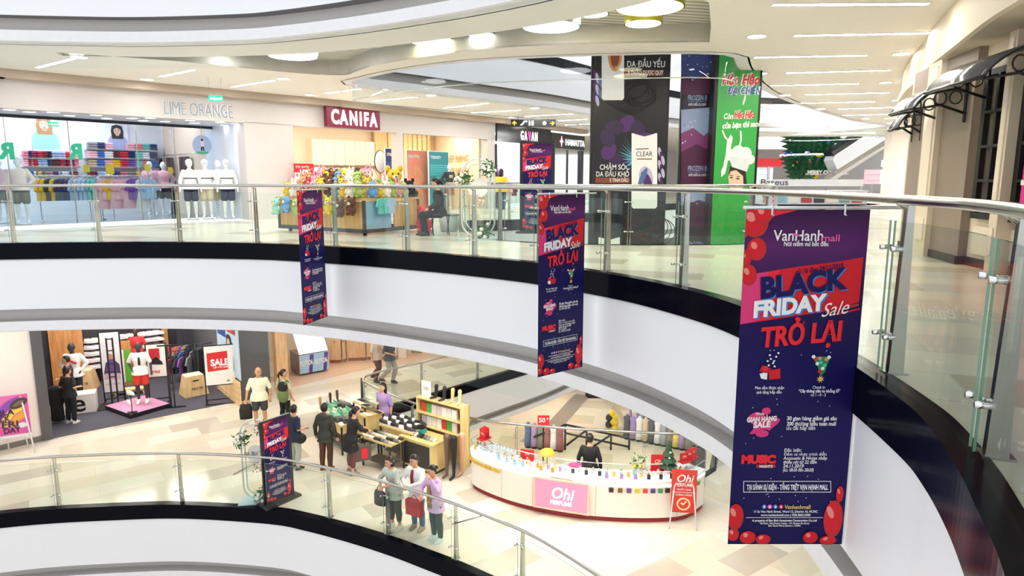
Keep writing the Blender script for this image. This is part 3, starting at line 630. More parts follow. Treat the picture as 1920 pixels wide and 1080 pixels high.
    if top:
        c = MB()
        rr = [(z, rx, ry) for z, rx, ry in TOR if z < neckline]
        zs = [(hem, max(.098, rr[0][1])+.008, max(.072, rr[0][2])+.008)] + [(z, rx, ry) for z, rx, ry in rr if z > hem+.02]
        c.loft([(*P(0, 0, z)[:2], z*h, (rx*wide+.012+.014*(z < .6))*h, (ry*wide+.014+.014*(z < .6))*h) for z, rx, ry in zs]+[(*P(0, 0, neckline)[:2], (neckline+.012)*h, .045*h, .042*h)])
        for s in (-1, 1):
            sh = P(s*.096, 0, .79)
            if sleeve > .05: c.cap(sh, sh.lerp(el[s], min(1, sleeve*2)), .038*h, .033*h)
            if sleeve > .5: c.cap(el[s], el[s].lerp(wr[s], (sleeve-.5)*2*.93), .031*h, .024*h)
        remesh(c.build(topname, top if not isinstance(top, str) else M(top, .75), t), .011)
    if bottom:
        c = MB(); bm = bottom if not isinstance(bottom, str) else M(bottom, .75)
        if length == 'skirt': c.loft([(*P(0, 0, z)[:2], z*h, rx*h, ry*h) for z, rx, ry in ((.3, .125, .1), (.45, .112, .085), (.56, .092, .068))])
        else:
            c.loft([(*P(0, 0, z)[:2], z*h, (rx*wide+.005)*h, (ry*wide+.006)*h) for z, rx, ry in TOR[:3]])
            for s in (-1, 1):
                hp = P(s*hipx, 0, .5)
                if length == 'shorts': c.cap(hp, hp.lerp(kn[s], .72), .062*h, .06*h)
                else:
                    cf = kn[s].lerp(an[s], .35)+Vector((0, .008*h, 0)); c.cap(hp, kn[s], .058*h, .045*h); c.cap(kn[s], cf, .044*h, .044*h); c.cap(cf, kn[s].lerp(an[s], .95 if length == 'long' else .66), .044*h, .034*h)
        remesh(c.build(botname, bm, t), .011)
    if shoes:
        for s in (-1, 1):
            m = MB(); a = an[s]; m.loft([(a.x+s*.004*h, a.y-.03*h, a.z-.05*h, .03*h, .078*h), (a.x+s*.004*h, a.y-.03*h, a.z-.036*h, .031*h, .08*h), (a.x, a.y-.018*h, a.z-.016*h, .027*h, .062*h), (a.x, a.y+.006*h, a.z+.012*h, .024*h, .03*h)], 0, 14)
            m.build('shoe', M(shoes, .55), t)
    if extra: extra(t, h, P)
    return t
def mannequin(label, pos, rz, color='#f2f2f2', group=None, plate=True, **kw):
    t = figure('shop_mannequin', label, 'mannequin', (pos[0], pos[1], pos[2]+.02), rz, skin=color, face=False, group=group, vox=.014, fingers=False, **kw)
    if plate: MB().cyl((0, 0, -.02), (0, 0, 0), .17, 24).build('base_plate', M('#dfe3e6', .2, .4), t)
    return t

# ================================================================ SHOP GOODS
def tee(color, kind='tee', mat=None):       # a garment on a hanger, hanger hook at z = 0
    if kind == 'pants': out = [(-.17, -.12), (.17, -.12), (.19, -.5), (.2, -1.0), (.06, -1.0), (.01, -.42), (-.01, -.42), (-.06, -1.0), (-.2, -1.0), (-.19, -.5)]
    elif kind == 'dress': out = [(-.06, -.09), (.06, -.09), (.2, -.14), (.28, -.36), (.2, -.4), (.16, -.3), (.17, -.55), (.27, -1.0), (-.27, -1.0), (-.17, -.55), (-.16, -.3), (-.2, -.4), (-.28, -.36), (-.2, -.14)]
    else: out = [(-.06, -.09), (.06, -.09), (.21, -.14), (.33, -.42), (.24, -.47), (.19, -.33), (.2, -.72), (-.2, -.72), (-.19, -.33), (-.24, -.47), (-.33, -.42), (-.21, -.14)]
    return MB().plate(out, .035, .07)
def hanger(a=PI/2):                   # the hook loops over a rail that runs at angle a across the garment
    s, c = math.sin(a), -math.cos(a); r = .028
    return MB().tube([(-r*s*math.sin(u), -r*c*math.sin(u), r*math.cos(u)) for u in [1.9-.42*k for k in range(9)]]+[(0, 0, -.065)], .004, 6).tube([(0, 0, -.06), (-.19, 0, -.13), (.19, 0, -.13), (0, 0, -.06)], .005, 6)
_G = {}
def garment(label, pos, rz, color, kind, group, sc=1, hk=PI/2):
    key = (color, kind, round(hk, 2))
    name = {'tee': 'shirt', 'pants': 'trousers', 'dress': 'dress'}[kind]
    if key not in _G:
        t = thing(name, label, {'tee': 'shirt', 'pants': 'trousers', 'dress': 'dress'}[kind], pos, rz, group)
        tee(color, kind).build('garment', M(color, .8), t); hanger(hk).build('hanger', STEEL, t); _G[key] = t
    else:
        t = copy_thing(_G[key], pos, rz, label); t['group'] = group
    t.scale = (sc, sc, sc); return t
CN = {'#f3b8c6': 'pale pink', '#f2c230': 'yellow', '#1b1d28': 'black', '#28356e': 'navy blue', '#3f6fc0': 'blue', '#67c7c2': 'turquoise', '#d8334a': 'red', '#ece9ea': 'white', '#8a56b0': 'purple', '#a9c4e6': 'light blue', '#e77f8f': 'coral pink', '#6d1f2f': 'maroon', '#8b8d92': 'grey', '#c9b08d': 'beige', '#e98d3a': 'orange', '#3c3f45': 'charcoal', '#39543f': 'dark green'}
NC = {v: k for k, v in CN.items()}
def rail_rack(label, F, x0, x1, y, z, items, gname, rz=0, cat='clothes rack', sc=1, floor=0, ang=1.15, metal=None):
    """a free standing rail with one garment per list entry"""
    t = thing('clothes_rack', label, cat, F.w((x0+x1)/2, y, floor), F.a); L = (x1-x0)/2; H = z-floor; st = metal or CHROME
    MB().tube([(-L, 0, H), (L, 0, H)], .015, 8).build('rail', st, t)
    for s in (-1, 1):
        MB().tube([(s*L, 0, 0.01), (s*L, 0, H)], .015, 8).build('leg', st, t); MB().bx(s*L-.02, s*L+.02, -.25, .25, 0, .025).build('foot', st, t)
    n = len(items)
    for i, (c, k) in enumerate(items):
        x = x0+(x1-x0)*(i+.5)/n
        garment('%s %s hanging %s from the left on the %s' % (CN[c], {'tee': 'top', 'pants': 'trousers', 'dress': 'dress'}[k], nth(i), gname), F.w(x, y, z), F.a+ang, c, k, 'clothes on the '+gname, sc, ang)
    return t
_FO = {}
def folded(label, pos, rz, color, group, d=(.26, .3, .05)):
    if color not in _FO:
        m = MB(); x, y, z = d[0]/2, d[1]/2, d[2]
        m.box((0, 0, z*.3), (2*x, 2*y, z*.5)); m.box((0, .01, z*.75), (1.9*x, 1.9*y, z*.42), 0, 0, .9)
        me_o = m.build('folded_top', M(color, .85), None, pos, rz, label=label, cat='folded clothes', group=group); _FO[color] = me_o; return me_o
    o = _FO[color].copy(); COL.objects.link(o); o.location = pos; o.rotation_euler = (0, 0, rz); o['label'] = label; o['group'] = group
    return o
_SH = {}
def shoe(label, pos, rz, color, group, sc=1, sole='#f1f1f1'):
    if color not in _SH:
        t = thing('display_shoe', label, 'shoe', pos, rz, group)
        MB().loft([(0, 0, .025, .045, .135), (0, 0, .045, .046, .137), (0, .02, .075, .04, .11), (0, .06, .105, .033, .06)], 0, 14).build('upper', M(color, .6), t)
        MB().loft([(0, 0, 0, .046, .138), (0, 0, .026, .047, .14)], 0, 14).build('sole', M(sole, .6), t); _SH[color] = t
    else: t = copy_thing(_SH[color], pos, rz, label); t['group'] = group
    t.scale = (sc, sc, sc); return t
def board(name, label, cat, pos, rz, w, h, mat, th=.03, group=None, frame=None):
    """a flat upright panel, lower edge at z = 0, front towards -y"""
    t = thing(name, label, cat, pos, rz, group); MB().bx(-w/2, w/2, 0, th, 0, h).build('panel', mat, t)
    if frame:
        m = MB(); f = .03
        m.bx(-w/2-f, -w/2, -.01, th, -f, h+f); m.bx(w/2, w/2+f, -.01, th, -f, h+f); m.bx(-w/2, w/2, -.01, th, -f, 0); m.bx(-w/2, w/2, -.01, th, h, h+f); m.build('frame', frame, t)
    return t
def portrait(t, cx, z0, k, hairc, coat, y=-.002, skin='#eec6b0', name='printed_figure'):
    m = MB()
    m.plate([(cx+x*k, z0+z*k) for x, z in ((-.5, 0), (.5, 0), (.46, .55), (.3, .78), (.12, .86), (-.12, .86), (-.3, .78), (-.46, .55))], y, .002, 0)
    m.plate([(cx+x*k, z0+z*k) for x, z in ((-.26, .62), (.26, .62), (.3, 1.0), (.24, 1.28), (0, 1.36), (-.24, 1.28), (-.3, 1.0))], y-.002, .002, 1)
    m.disc(cx, z0+1.03*k, .17*k, .22*k, y-.004, .002, 2); m.plate([(cx+x*k, z0+z*k) for x, z in ((-.07, .78), (.07, .78), (.07, .9), (-.07, .9))], y-.004, .002, 2)
    m.plate([(cx+x*k, z0+z*k) for x, z in ((-.18, 1.1), (-.02, 1.2), (.18, 1.1), (.17, 1.26), (0, 1.32), (-.17, 1.26))], y-.006, .002, 1)
    for s in (-1, 1): m.disc(cx+s*.07*k, z0+1.06*k, .025*k, .014*k, y-.006, .002, 3)
    m.disc(cx, z0+.93*k, .04*k, .014*k, y-.006, .002, 4)
    return m.build(name, [M(coat, .6), M(hairc, .6), M(skin, .6), HAIR, M('#c2545c', .5)], t)
# ================================================================ RIGHT SHOP FRONT
V = [(6.1, 6.2), (6.22, 7.2), (6.35, 8.3), (6.53, 9.42), (6.76, 10.54), (7.14, 12.05)]
def onV(x):
    for P, Q in zip(V, V[1:]):
        a, b, c = ray(x, 330); dx, dy = Q[0]-P[0], Q[1]-P[1]; s = (P[1]*a-P[0]*b)/(dx*b-dy*a)
        if -1e-6 <= s <= 1: return (P[0]+s*dx, P[1]+s*dy)
    return V[-1] if x < 1720 else V[0]
BROWN = M('#8f7f72', .45, var=.06, scale=3); CREAMW = M('#d9cbb4', .55, var=.03)
def vpanel(mb, x0, x1, z0, z1, pro, th=.3, m=0):
    P, Q = onV(x1), onV(x0); F = Fr(Q, P); mb.box(F.w(F.l(P).x/2, th/2-pro, (z0+z1)/2), (F.L, th, z1-z0), m, F.a); return F
mb = MB(); vpanel(mb, 1828, 2040, 0, 3.05, 0); vpanel(mb, 1702, 1830, 0, 3.05, -.02)
mb.bx(7.16, 13, 12.05, 12.35, 0, 3.05); struct('wall_right', mb, CREAMW)
for i, (a, b, m, pr) in enumerate([(1706, 1748, BROWN, .12), (1772, 1828, BROWN, .12)]):
    k = MB(); vpanel(k, a, b, .12, 3.03, pr); struct('wall_column_%d' % (i+1), k, m)
for i, (a, b) in enumerate([(1748, 1772), (1896, 1912)]):
    k = MB(); vpanel(k, a, b, 0, 3.03, .2)
    for z0, z1 in ((.25, .6), (.8, 2.5), (2.6, 2.95)):
        F = vpanel(k, a+4, b-4, z0, z1, .22, .1, 1)
    struct('wall_pilaster_%d' % (i+1), k, [CREAMW, M('#e3d7c3', .5)])
k = MB(); vpanel(k, 1702, 1830, 0, .12, .16); vpanel(k, 1828, 2040, 0, .12, .03); struct('baseboard_right', k, M('#3a332e', .4))
k = MB(); vpanel(k, 1698, 1707, 0, 2.9, .14); struct('trim_60', k, BLACK)
for i, (a, b) in enumerate([(1838, 1894), (1912, 1990)]):
    k = MB(); P, Q = onV(b), onV(a); F = Fr(Q, P); L = F.L
    fr = lambda x0, x1, z0, z1: k.box(F.w((x0+x1)/2, -.03, (z0+z1)/2), (x1-x0, .1, z1-z0), 0, F.a)
    fr(0, .1, .68, 2.68); fr(L-.1, L, .68, 2.68); fr(.1, L-.1, .68, .76); fr(.1, L-.1, 2.6, 2.68); fr(L/2-.03, L/2+.03, .76, 2.6)
    for z in (1.2, 1.66, 2.12): fr(.1, L-.1, z-.02, z+.02)
    k.box(F.w(L/2, .0, 1.68), (L-.15, .02, 1.9), 1, F.a)
    k.box(F.w(L/2, -.005, .38), (L, .04, .4), 2, F.a)
    struct('window_%d' % (11+i), k, [M('#15120f', .4), M('#5d544a', .08, spec=.8), M('#e0d4bf', .5)])
BK = spline([(4.9, 6.2), (5.2, 7.0), (5.58, 8.16), (6.16, 9.6), (6.9, 11.4), (7.7, 13.1), (8.5, 14.9), (9.8, 17.4), (11.8, 20.5), (13.4, 23), (16, 27)], 5)
struct('wall_bulkhead', MB().sweep([(0, 3.76), (0, 3.22), (-.05, 3.2), (-.05, 3.05), (0, 3.03), (.03, 3.03), (1.6, 3.03)], BK, sm=False), M('#d8cbb2', .55, var=.02))
def awning(label, far, near, z, out=.85, drop=.42):
    F = Fr(far, near); t = thing('window_awning', label, 'awning', (far[0], far[1], z), F.a, 'black scroll awnings over the right shop windows'); L = F.L
    arc = [(-out*math.sin(a), -drop*(1-math.cos(a))/(1-math.cos(1.25))) for a in [1.25*k/8 for k in range(9)]]
    arc = [(y/math.sin(1.25), zz) for y, zz in arc]
    m = MB(); vs = [(x, y, zz) for y, zz in arc for x in (0, L)]+[(x, y, zz-.012) for y, zz in arc for x in (0, L)]; n = 18
    m.add(vs, [(2*i, 2*i+1, 2*i+3, 2*i+2) for i in range(8)]+[(n+2*i, n+2*i+2, n+2*i+3, n+2*i+1) for i in range(8)]+[(0, n, n+1, 1), (16, 17, n+17, n+16)]+[(2*i, 2*i+2, n+2*i+2, n+2*i) for i in range(8)]+[(2*i+1, n+2*i+1, n+2*i+3, 2*i+3) for i in range(8)], 0, True)
    m.build('canopy_sheet', M('#4b4f57', .18, .0, spec=.9), t)
    for x in (.05, L-.05):
        m = MB(); m.tube([(x, y, zz-.03) for y, zz in arc], .022, 6); m.tube([(x, 0, -drop-.1), (x, -out*.5, -drop*.92), (x, -out, -drop-.03)], .02, 6); m.tube([(x, -.02, .02), (x, -.02, -drop-.22)], .022, 6)
        for q in (.22, .5): m.tube([(x, -out*q+.08*math.cos(a), -drop*.62+.09*math.sin(a)-.03*q) for a in [2*PI*j/12 for j in range(12)]], .012, 5, closed=True)
        m.build('scroll_bracket', BLACK, t)
    MB().tube([(0, -out, -drop-.01), (L, -out, -drop-.01)], .022, 8).build('front_bar', BLACK, t)
    return t
def vpt(x, d=.0):
    p = onV(x); return (p[0]-d, p[1])
awning('largest black awning with dark sheet over the right window', (6.36, 9.25), (6.12, 7.75), 2.78, .78, .4)
awning('middle black scroll awning in front of the brown columns', (6.66, 10.75), (6.46, 9.75), 2.6, .7, .36)
awning('small far black awning at the end of the right wall', (7.03, 12.0), (6.91, 11.5), 2.42, .4, .34)
k = board('advert_panel', 'bright pink panel standing at the far right edge of the shop front', 'sign', (5.95, 7.55, .55), -PI/2-.1, .8, .95, M('#e0218a', .4), .04)
MB().bx(-.4, .4, -.012, 0, .6, .66).build('white_stripe', WHITE, k); MB().bx(-.03, .03, .02, .06, -.55, 0).build('post', STEEL, k)

# ================================================================ SHOP INTERIORS ON THE UPPER FLOOR (shells)
def frame_at(P, Q): return Fr(P, Q)
d = (W[2][0]-W[1][0], W[2][1]-W[1][1])
FL = Fr(A1, (A1[0]+d[0], A1[1]+d[1]))           # x to the right along the wall, y into the shop
def on(F, t, x, y): return F.l(wl(x, y, F.w(0, t), F.w(1, t)))          # local point of a sight line on depth t
def side(F, s, x, y): return F.l(wl(x, y, F.w(s, 0), F.w(s, 1)))
def wbox(mb, F, x0, x1, y0, y1, z0, z1, m=0): return mb.box(F.w((x0+x1)/2, (y0+y1)/2, (z0+z1)/2), (abs(x1-x0), abs(y1-y0), abs(z1-z0)), m, F.a)
COOLW = M('#eef2fa', .5, var=.02); PEACH = M('#f5dcc5', .5, var=.03)
def poly(F, pts): return [tuple(F.w(*p)[:2]) for p in pts]
struct('floor_shop_1', MB().prism(poly(FL, [(-8.5, 1.5), (0, 2.3), (0, 7), (-8.5, 7)]), .004, .012), M('#7f899c', .1, var=.1))
mb = MB(); wbox(mb, FL, -9, .2, 7, 7.2, 0, 3.7); wbox(mb, FL, -9.2, -9, 0, 7, 0, 3.7); struct('wall_shop_back_1', mb, COOLW)
mb = MB(); wbox(mb, FL, 0, .2, .4, 3.0, 0, 3.7); wbox(mb, FL, 0, .2, 6.9, 7, 0, 3.7); struct('wall_shop_side_1', mb, COOLW)
mb = MB(); wbox(mb, FL, 0, .2, 3.0, 6.9, 0, 3.7); struct('wall_shop_side_2', mb, PEACH)
struct('ceiling_shop_1', MB().prism(poly(FL, [(-9, .3), (0, .3), (0, 7), (-9, 7)]), 3.7, 3.74), WHITE)
struct('ceiling_soffit_1', MB().prism(poly(FL, [(-9, .02), (0, .02), (0, 2.35), (-9, 1.45)]), 2.88, 2.92), M('#dfe2ec', .5, var=.02))
for i, c in enumerate([(25, 202), (55, 209), (105, 208), (130, 216), (180, 215), (197, 222), (247, 221), (260, 227), (295, 218), (310, 227), (357, 225), (365, 230), (392, 238), (415, 228), (440, 231)]):
    q = FL.l(at(*c, 2.88)); q = FL.w(q.x, min(max(q.y, .3), 1.3), 2.88); spot(q, 'small downlight in the soffit above the left clothes shop window, %s from the left' % nth(i), 2.88, .13, 'soffit downlights', M('#fffdf6', .5, 0, 7, 0))
mb = MB(); a, b = FL.w(-8.6, 1.5), FL.w(0, 2.35); G = Fr(a, b)
wbox(mb, G, 0, G.L, -.02, .04, 2.8, 2.88); struct('trim_61', mb, M('#20222c', .4))
for i, (x0, x1) in enumerate([(.0, 3.1), (3.1, 4.55), (4.55, 6.3), (6.3, 7.4), (7.4, G.L)]):
    m = MB(); wbox(m, G, x0+.01, x1-.01, 0, .012, .05, 2.8); struct('window_%d' % (21+i), m, GLASS2)
m = MB()
for x in (3.1, 4.55, 6.3, 7.4):
    wbox(m, G, x-.012, x+.012, -.01, .02, 0, 2.8)
struct('trim_62', m, STEEL)
def panel_lights(F, pts, z, st, hexc, label, group, w=(1.6, .5)):
    for i, (x, y) in enumerate(pts):
        t = thing('shop_panel_light', label+', '+nth(i)+' of its row', 'ceiling light', F.w(x, y, z), F.a, group)
        MB().box((0, 0, -.012), (w[0], w[1], .02)).build('diffuser', M(hexc, .5, 0, st, 0), t)
panel_lights(FL, [(-7.5, 4.3), (-5.4, 4.3), (-3.3, 4.3), (-1.3, 4.3), (-7.5, 6.1), (-5.2, 6.1), (-3, 6.1)], 3.7, 8, '#f4f8ff', 'white panel light inside the left clothes shop', 'panel lights of the left clothes shop')
# second shop (warm)
FC = Fr(B0, B3); LC = FC.L
WARMW = M('#f5e6d3', .5, var=.03); TIMB = wood_mat('ash_wood', '#e2bd85', '#f0d3a2', 2)
struct('floor_shop_2', MB().prism(poly(FC, [(0, .1), (LC, .1), (LC, 3.4), (0, 3.4)]), .004, .012), M('#e6d6bf', .2))
mb = MB(); wbox(mb, FC, -.4, LC+.2, 3.2, 3.4, 0, 3.3); wbox(mb, FC, -.2, 0, .3, 3.2, 0, 3.3); struct('wall_shop_back_2', mb, WARMW)
mb = MB(); wbox(mb, FC, LC-.1, LC+.1, .4, 3.2, 0, 3.3); struct('wall_shop_side_3', mb, PEACH)
struct('ceiling_shop_2', MB().prism(poly(FC, [(-.3, .3), (LC, .3), (LC, 3.4), (-.3, 3.4)]), 3.26, 3.3), WARMW)
panel_lights(FC, [(1.2, 1.3), (3.2, 1.3), (5.4, 1.3), (7.4, 1.3), (8.3, 1.3)], 3.26, 8, '#fff0dc', 'warm panel light inside the shop under the dark red sign', 'panel lights of the warm shop')
p, q = on(FC, 3.2, 575, 268), on(FC, 3.2, 694, 306)
for i in range(6):
    x0 = p.x+(q.x-p.x)*i/6; x1 = p.x+(q.x-p.x)*(i+1)/6
    t = thing('wall_cabinet', 'white upper cabinet on the back wall of the warm shop, %s from the left' % nth(i), 'cabinet', FC.w((x0+x1)/2, 3.2, 1.75), FC.a, 'white cabinets of the warm shop'); w = (x1-x0)/2
    MB().bx(-w, w, -.3, 0, 0, .95).build('body', M('#fbeedb', .5), t); MB().bx(-w+.008, w-.008, -.325, -.302, .008, .942).build('door', M('#fdf3e4', .4), t)
for i, x in enumerate([707, 714, 721, 731, 741, 760, 768, 777, 786, 795, 804, 813, 822]):
    p = on(FC, 3.0, x, 300)
    o = MB().bx(-.11, .11, -.06, .06, 0, 3.2).build('timber_batten', TIMB, None, FC.w(min(p.x, LC-.35), 3.0, .012), FC.a, label='pale vertical timber slat against the warm shop wall, %s from the left' % nth(i), cat='slat', group='timber slats of the warm shop')
for i, s in enumerate(('LOVE DEP RIENG', 'CHO MOI NGUOI')):
    a, b = side(FC, LC-.12, 838, 272+i*18), side(FC, LC-.12, 897, 272)
    t = thing('wall_lettering', ['upper', 'lower'][i]+' row of pale brass letters on the peach wall of the warm shop', 'letters', FC.w(LC-.105, 3.05-i*.2, 1.95-i*.52), FC.a-PI/2)
    MB().txt(s, .42, 0, 0, 0, 0, 'LEFT', .02, ex=.03, wd=2.1-i*.2).build('letters', M('#c9a871', .3, .4), t)
m = MB(); wbox(m, FC, FC.l(B2).x+.05, LC-.05, .12, .135, 0, 2.86); struct('window_31', m, GLASS2)

# ---------------------------------------------------------------- sign letters and name boards
p = FL.l(wl(305, 208, A1, W[1])); q = FL.l(wl(433, 208, A1, W[1]))
t = thing('shop_name_letters', 'thin grey raised letters on the white wall over the left clothes shop', 'shop sign', FL.w(p.x, -.012, 2.97), FL.a)
MB().txt('LIME ORANGE', .52, 0, 0, -.03, 0, 'LEFT', -.004, wd=q.x-p.x, ex=.0).build('letter_faces', M('#8d9fb2', .4), t)
MB().txt('LIME ORANGE', .52, 0, 0, -.004, 0, 'LEFT', .03, wd=q.x-p.x, ex=.0).build('painted_letter_halo', M('#ffffff', .4), t)  # halo of light painted as bolder white letters behind the faces
FW = Fr(W[2], W[3]); a, b = FW.l(wl(608, 240, W[2], W[3])), FW.l(wl(706, 208, W[2], W[3])); w = b.x-a.x
t = thing('shop_name_board', 'dark red board with glowing white letters over the warm shop entrance', 'shop sign', FW.w(a.x, -.16, 2.9), FW.a)
MB().bx(0, w, 0, .15, 0, .68).build('board', M('#7d1638', .3), t)
m = MB()
for i, ch in enumerate('CANIFA'): m.txt(ch, .62, [.28, .6, .97, 1.25, 1.47, 1.76][i]*w/2.05, .11, 0, 0, 'CENTER', .035, ex=.03, sx=.72)
m.build('letters', M('#ffffff', .4, 0, 1.6, 0), t)
# third and fourth shop: dark fascias
FG = Fr(G0, G1); F2 = Fr(G1, H1)
def at_w(F, x, y): return F.l(wl(x, y, F.w(0, 0), F.w(1, 0)))
gx = FG.L
mb = MB(); wbox(mb, FG, -.2, gx+2.2, 2.2, 2.3, 0, 3.3); wbox(mb, F2, 0, F2.L+1, 2.2, 2.3, 0, 3.3); struct('wall_shop_back_3', mb, COOLW)
struct('ceiling_shop_3', MB().prism(poly(FG, [(-.2, .3), (9, .3), (9, 2.3), (-.2, 2.3)]), 3.26, 3.3), WHITE)
panel_lights(FG, [(.7, 1.2), (2.2, 1.2), (3.6, 1.3), (5.4, 1.3)], 3.26, 9, '#f6faff', 'white panel light inside the dark fronted shop', 'panel lights of the dark fronted shop')
t = thing('shop_name_board', 'dark glossy fascia with white and pink glowing name, left of the two dark fascias', 'shop sign', FG.w(0, -.12, 2.8), FG.a)
MB().bx(0, gx, 0, .1, 0, .78).build('board', M('#141726', .12), t)
m = MB(); [m.txt(ch, .55, gx*.56+dx, .16, 0, 0, 'CENTER', .025, ex=.03, sx=.62) for ch, dx in (('G', -.62), ('A', -.31), ('A', .31), ('N', .62))]; m.build('white_letters', M('#ffffff', .4, 0, 1.8, 0), t)
MB().txt('V', .55, gx*.56, .16, 0, 0, 'CENTER', .025, ex=.03, sx=.62).build('pink_letter', M('#ff3f8a', .4, 0, 2, 0), t)
t = thing('shop_name_board', 'dark fascia with white letters and a pink star, right of the two dark fascias', 'shop sign', F2.w(.05, -.12, 2.72), F2.a)
MB().bx(0, F2.L-.1, 0, .1, 0, .72).build('board', M('#1b1c22', .3), t)
MB().txt('HAMATTA', .42, F2.L*.38, .18, 0, 0, 'LEFT', .015, ex=.03, wd=F2.L*.57).build('letters', M('#ffffff', .4, 0, 1.6, 0), t)
MB().plate([(F2.L*.28+.2*(1 if k % 2 == 0 else .4)*math.cos(k*PI/4), .34+.26*(1 if k % 2 == 0 else .4)*math.sin(k*PI/4)) for k in range(8)], -.002, .02).build('star', M('#ff8fae', .4, 0, 2, 0), t)
m = MB(); m.box(FG.w(.06, .05, 1.35), (.12, .2, 2.69), 0, FG.a); m.box(F2.w(0, .05, 1.35), (.1, .15, 2.69), 0, F2.a); m.box(F2.w(F2.L-.15, .05, 1.35), (.3, .2, 2.69), 0, F2.a); m.box(F2.w(F2.L*.55, .05, 1.35), (.06, .1, 2.69), 0, F2.a); struct('wall_shop_posts', m, M('#1a1a20', .4))
t = thing('wall_lettering', 'purple and teal script lettering on the white wall of the dark fronted shop', 'letters', FG.w(.25, 2.18, 2.42), FG.a)
MB().txt('fashion', .75, 0, 0, 0, 0, 'LEFT', .01, wd=1.65).build('purple_letters', M('#b06fc0', .5), t); MB().txt('Se', .85, 2.2, -.02, 0, 0, 'LEFT', .02).build('teal_letters', M('#3fb9c6', .5), t)
cols = '#e77f8f #28356e #28356e #8b8d92 #f3b8c6 #ece9ea #f3b8c6 #6d1f2f #6d1f2f #ece9ea #f3b8c6 #8a56b0 #ece9ea #f3b8c6'.split()
rail_rack('wide clothes rack along the back of the dark fronted shop', FG, .15, 3.1, 1.7, 1.85, [(c, 'tee') for c in cols], 'back rack of the dark shop')
rail_rack('low clothes rack near the entrance of the dark fronted shop', FG, 1.0, 3.0, .8, .95, [(c, 'tee') for c in cols[:9]], 'low rack of the dark shop', sc=.7)
# hanging direction sign
t = thing('direction_sign', 'black hanging direction sign with yellow arrows over the far walkway', 'sign', ad(958, 238, 28), .02); w = (ad(1042, 238, 28)-ad(958, 238, 28)).x
MB().bx(0, w, 0, .06, 0, .3).build('board', M('#17181c', .4), t); Y = M('#f6b93b', .5, 0, .6, 0)
m = MB()
for cx, r in ((.14, 0), (w-.14, -PI/2)):
    for pts in ([(-.02, -.09), (.02, -.09), (.02, .06), (-.02, .06)], [(0, .1), (-.1, 0), (-.07, -.03), (0, .045)], [(0, .1), (0, .045), (.07, -.03), (.1, 0)]):
        m.plate([(cx+x*math.cos(r)-z*math.sin(r), .15+x*math.sin(r)+z*math.cos(r)) for x, z in pts], -.002, .003)
m.build('arrows', Y, t)
m = MB(); m.plate([(.38, .06), (.46, .06), (.58, .2), (.66, .2), (.66, .25), (.54, .25), (.42, .1), (.38, .1)], -.002, .003)
for x in (.76, .87): m.disc(x, .23, .025, y=-.002, th=.003); m.bx(x-.03, x+.03, -.005, -.002, .06, .19)
m.bx(w/2-.006, w/2+.006, -.005, -.002, .04, .26); m.disc(w-.46, .15, .08, y=-.002, th=.003); m.build('pictograms', WHITE, t)
m = MB()
for x in (.3, w-.3): m.cyl((x, .03, .3), (x, .03, 3.74-t.location.z), .012, 6)
m.build('hanging_rods', STEEL, t)
# green exit signs
def exit_sign(label, p, rz, w=.36, rods=0, flip=False):
    t = thing('exit_sign', label, 'exit sign', p, rz); h = w*.48
    MB().bx(-w/2, w/2, 0, .03, 0, h).build('box', M('#1fae7b', .4, 0, .8, 0), t)
    m = MB(); m.txt('EXIT', h*.5, w*.02, h*.3, 0, 0, 'LEFT', .03, ex=.004, wd=w*.44); m.plate([(-w*.42, h*.5), (-w*.3, h*.72), (-w*.3, h*.58), (-w*.2, h*.58), (-w*.2, h*.42), (-w*.3, h*.42), (-w*.3, h*.28)], -.001, .003)
    m.disc(-w*.09, h*.7, h*.1, y=-.001, th=.003, n=10); m.plate([(-w*.14, h*.55), (-w*.05, h*.6), (-w*.03, h*.2), (-w*.08, h*.2), (-w*.09, h*.4), (-w*.14, h*.2), (-w*.17, h*.24)], -.001, .003); m.build('pictogram', M('#f4fffa', .5, 0, .8, 0), t)
    if rods:
        m = MB()
        for s in (-1, 1): m.cyl((s*w*.45, .015, h), (s*w*.45, .015, h+rods), .005, 5)
        m.build('hanging_rods', STEEL, t)
p = ad(405, 191, 17.4); exit_sign('green exit sign hanging on rods before the left shop name', p, .3, .33, 3.74-p.z-.16)
exit_sign('green exit sign at the left inside the clothes shop window', ad(100, 237, 20), .6, .26, .5); exit_sign('green exit sign at the right end of the clothes shop window', ad(455, 260, 21.6), .5, .24, .4)
# ================================================================ LEFT CLOTHES SHOP: goods
CT = 'coral pink,navy blue,red,red,maroon,navy blue,light blue,light blue,red,red,pale pink'.split(',')
def shelf_row(F, t, x0, x1, y, cols, where, gname, n=3, lab='white wall shelf'):
    p, q = on(F, t-.18, x0, y), on(F, t-.18, x1, y); z = (p.z+q.z)/2
    s = thing('wall_shelf', '%s, %s' % (lab, where), 'shelf', F.w((p.x+q.x)/2, t, z), F.a, gname+' shelves'); L = (q.x-p.x)/2
    MB().bx(-L-.1, L+.1, -.36, 0, -.03, 0).build('board', WHITE, s); MB().bx(-L-.1, L+.1, -.37, -.362, -.035, .004).build('edge_strip', STEEL, s)
    k = len(cols)
    for i, c in enumerate(cols):
        if not c: continue
        x = p.x+(q.x-p.x)*(i+.5)/k
        for j in range(n):
            folded('%s folded top, %s from the bottom, %s stack on the %s' % (c, nth(j), nth(i), where), F.w(x, t-.19, z+.003+j*.077), F.a, NC[c], gname+' folded tops', (.27, .3, .075))
shelf_row(FL, 7, 48, 142, 297, CT, 'upper left back shelf', 'left shop left')
shelf_row(FL, 7, 48, 142, 312, CT[::-1], 'lower left back shelf', 'left shop left')
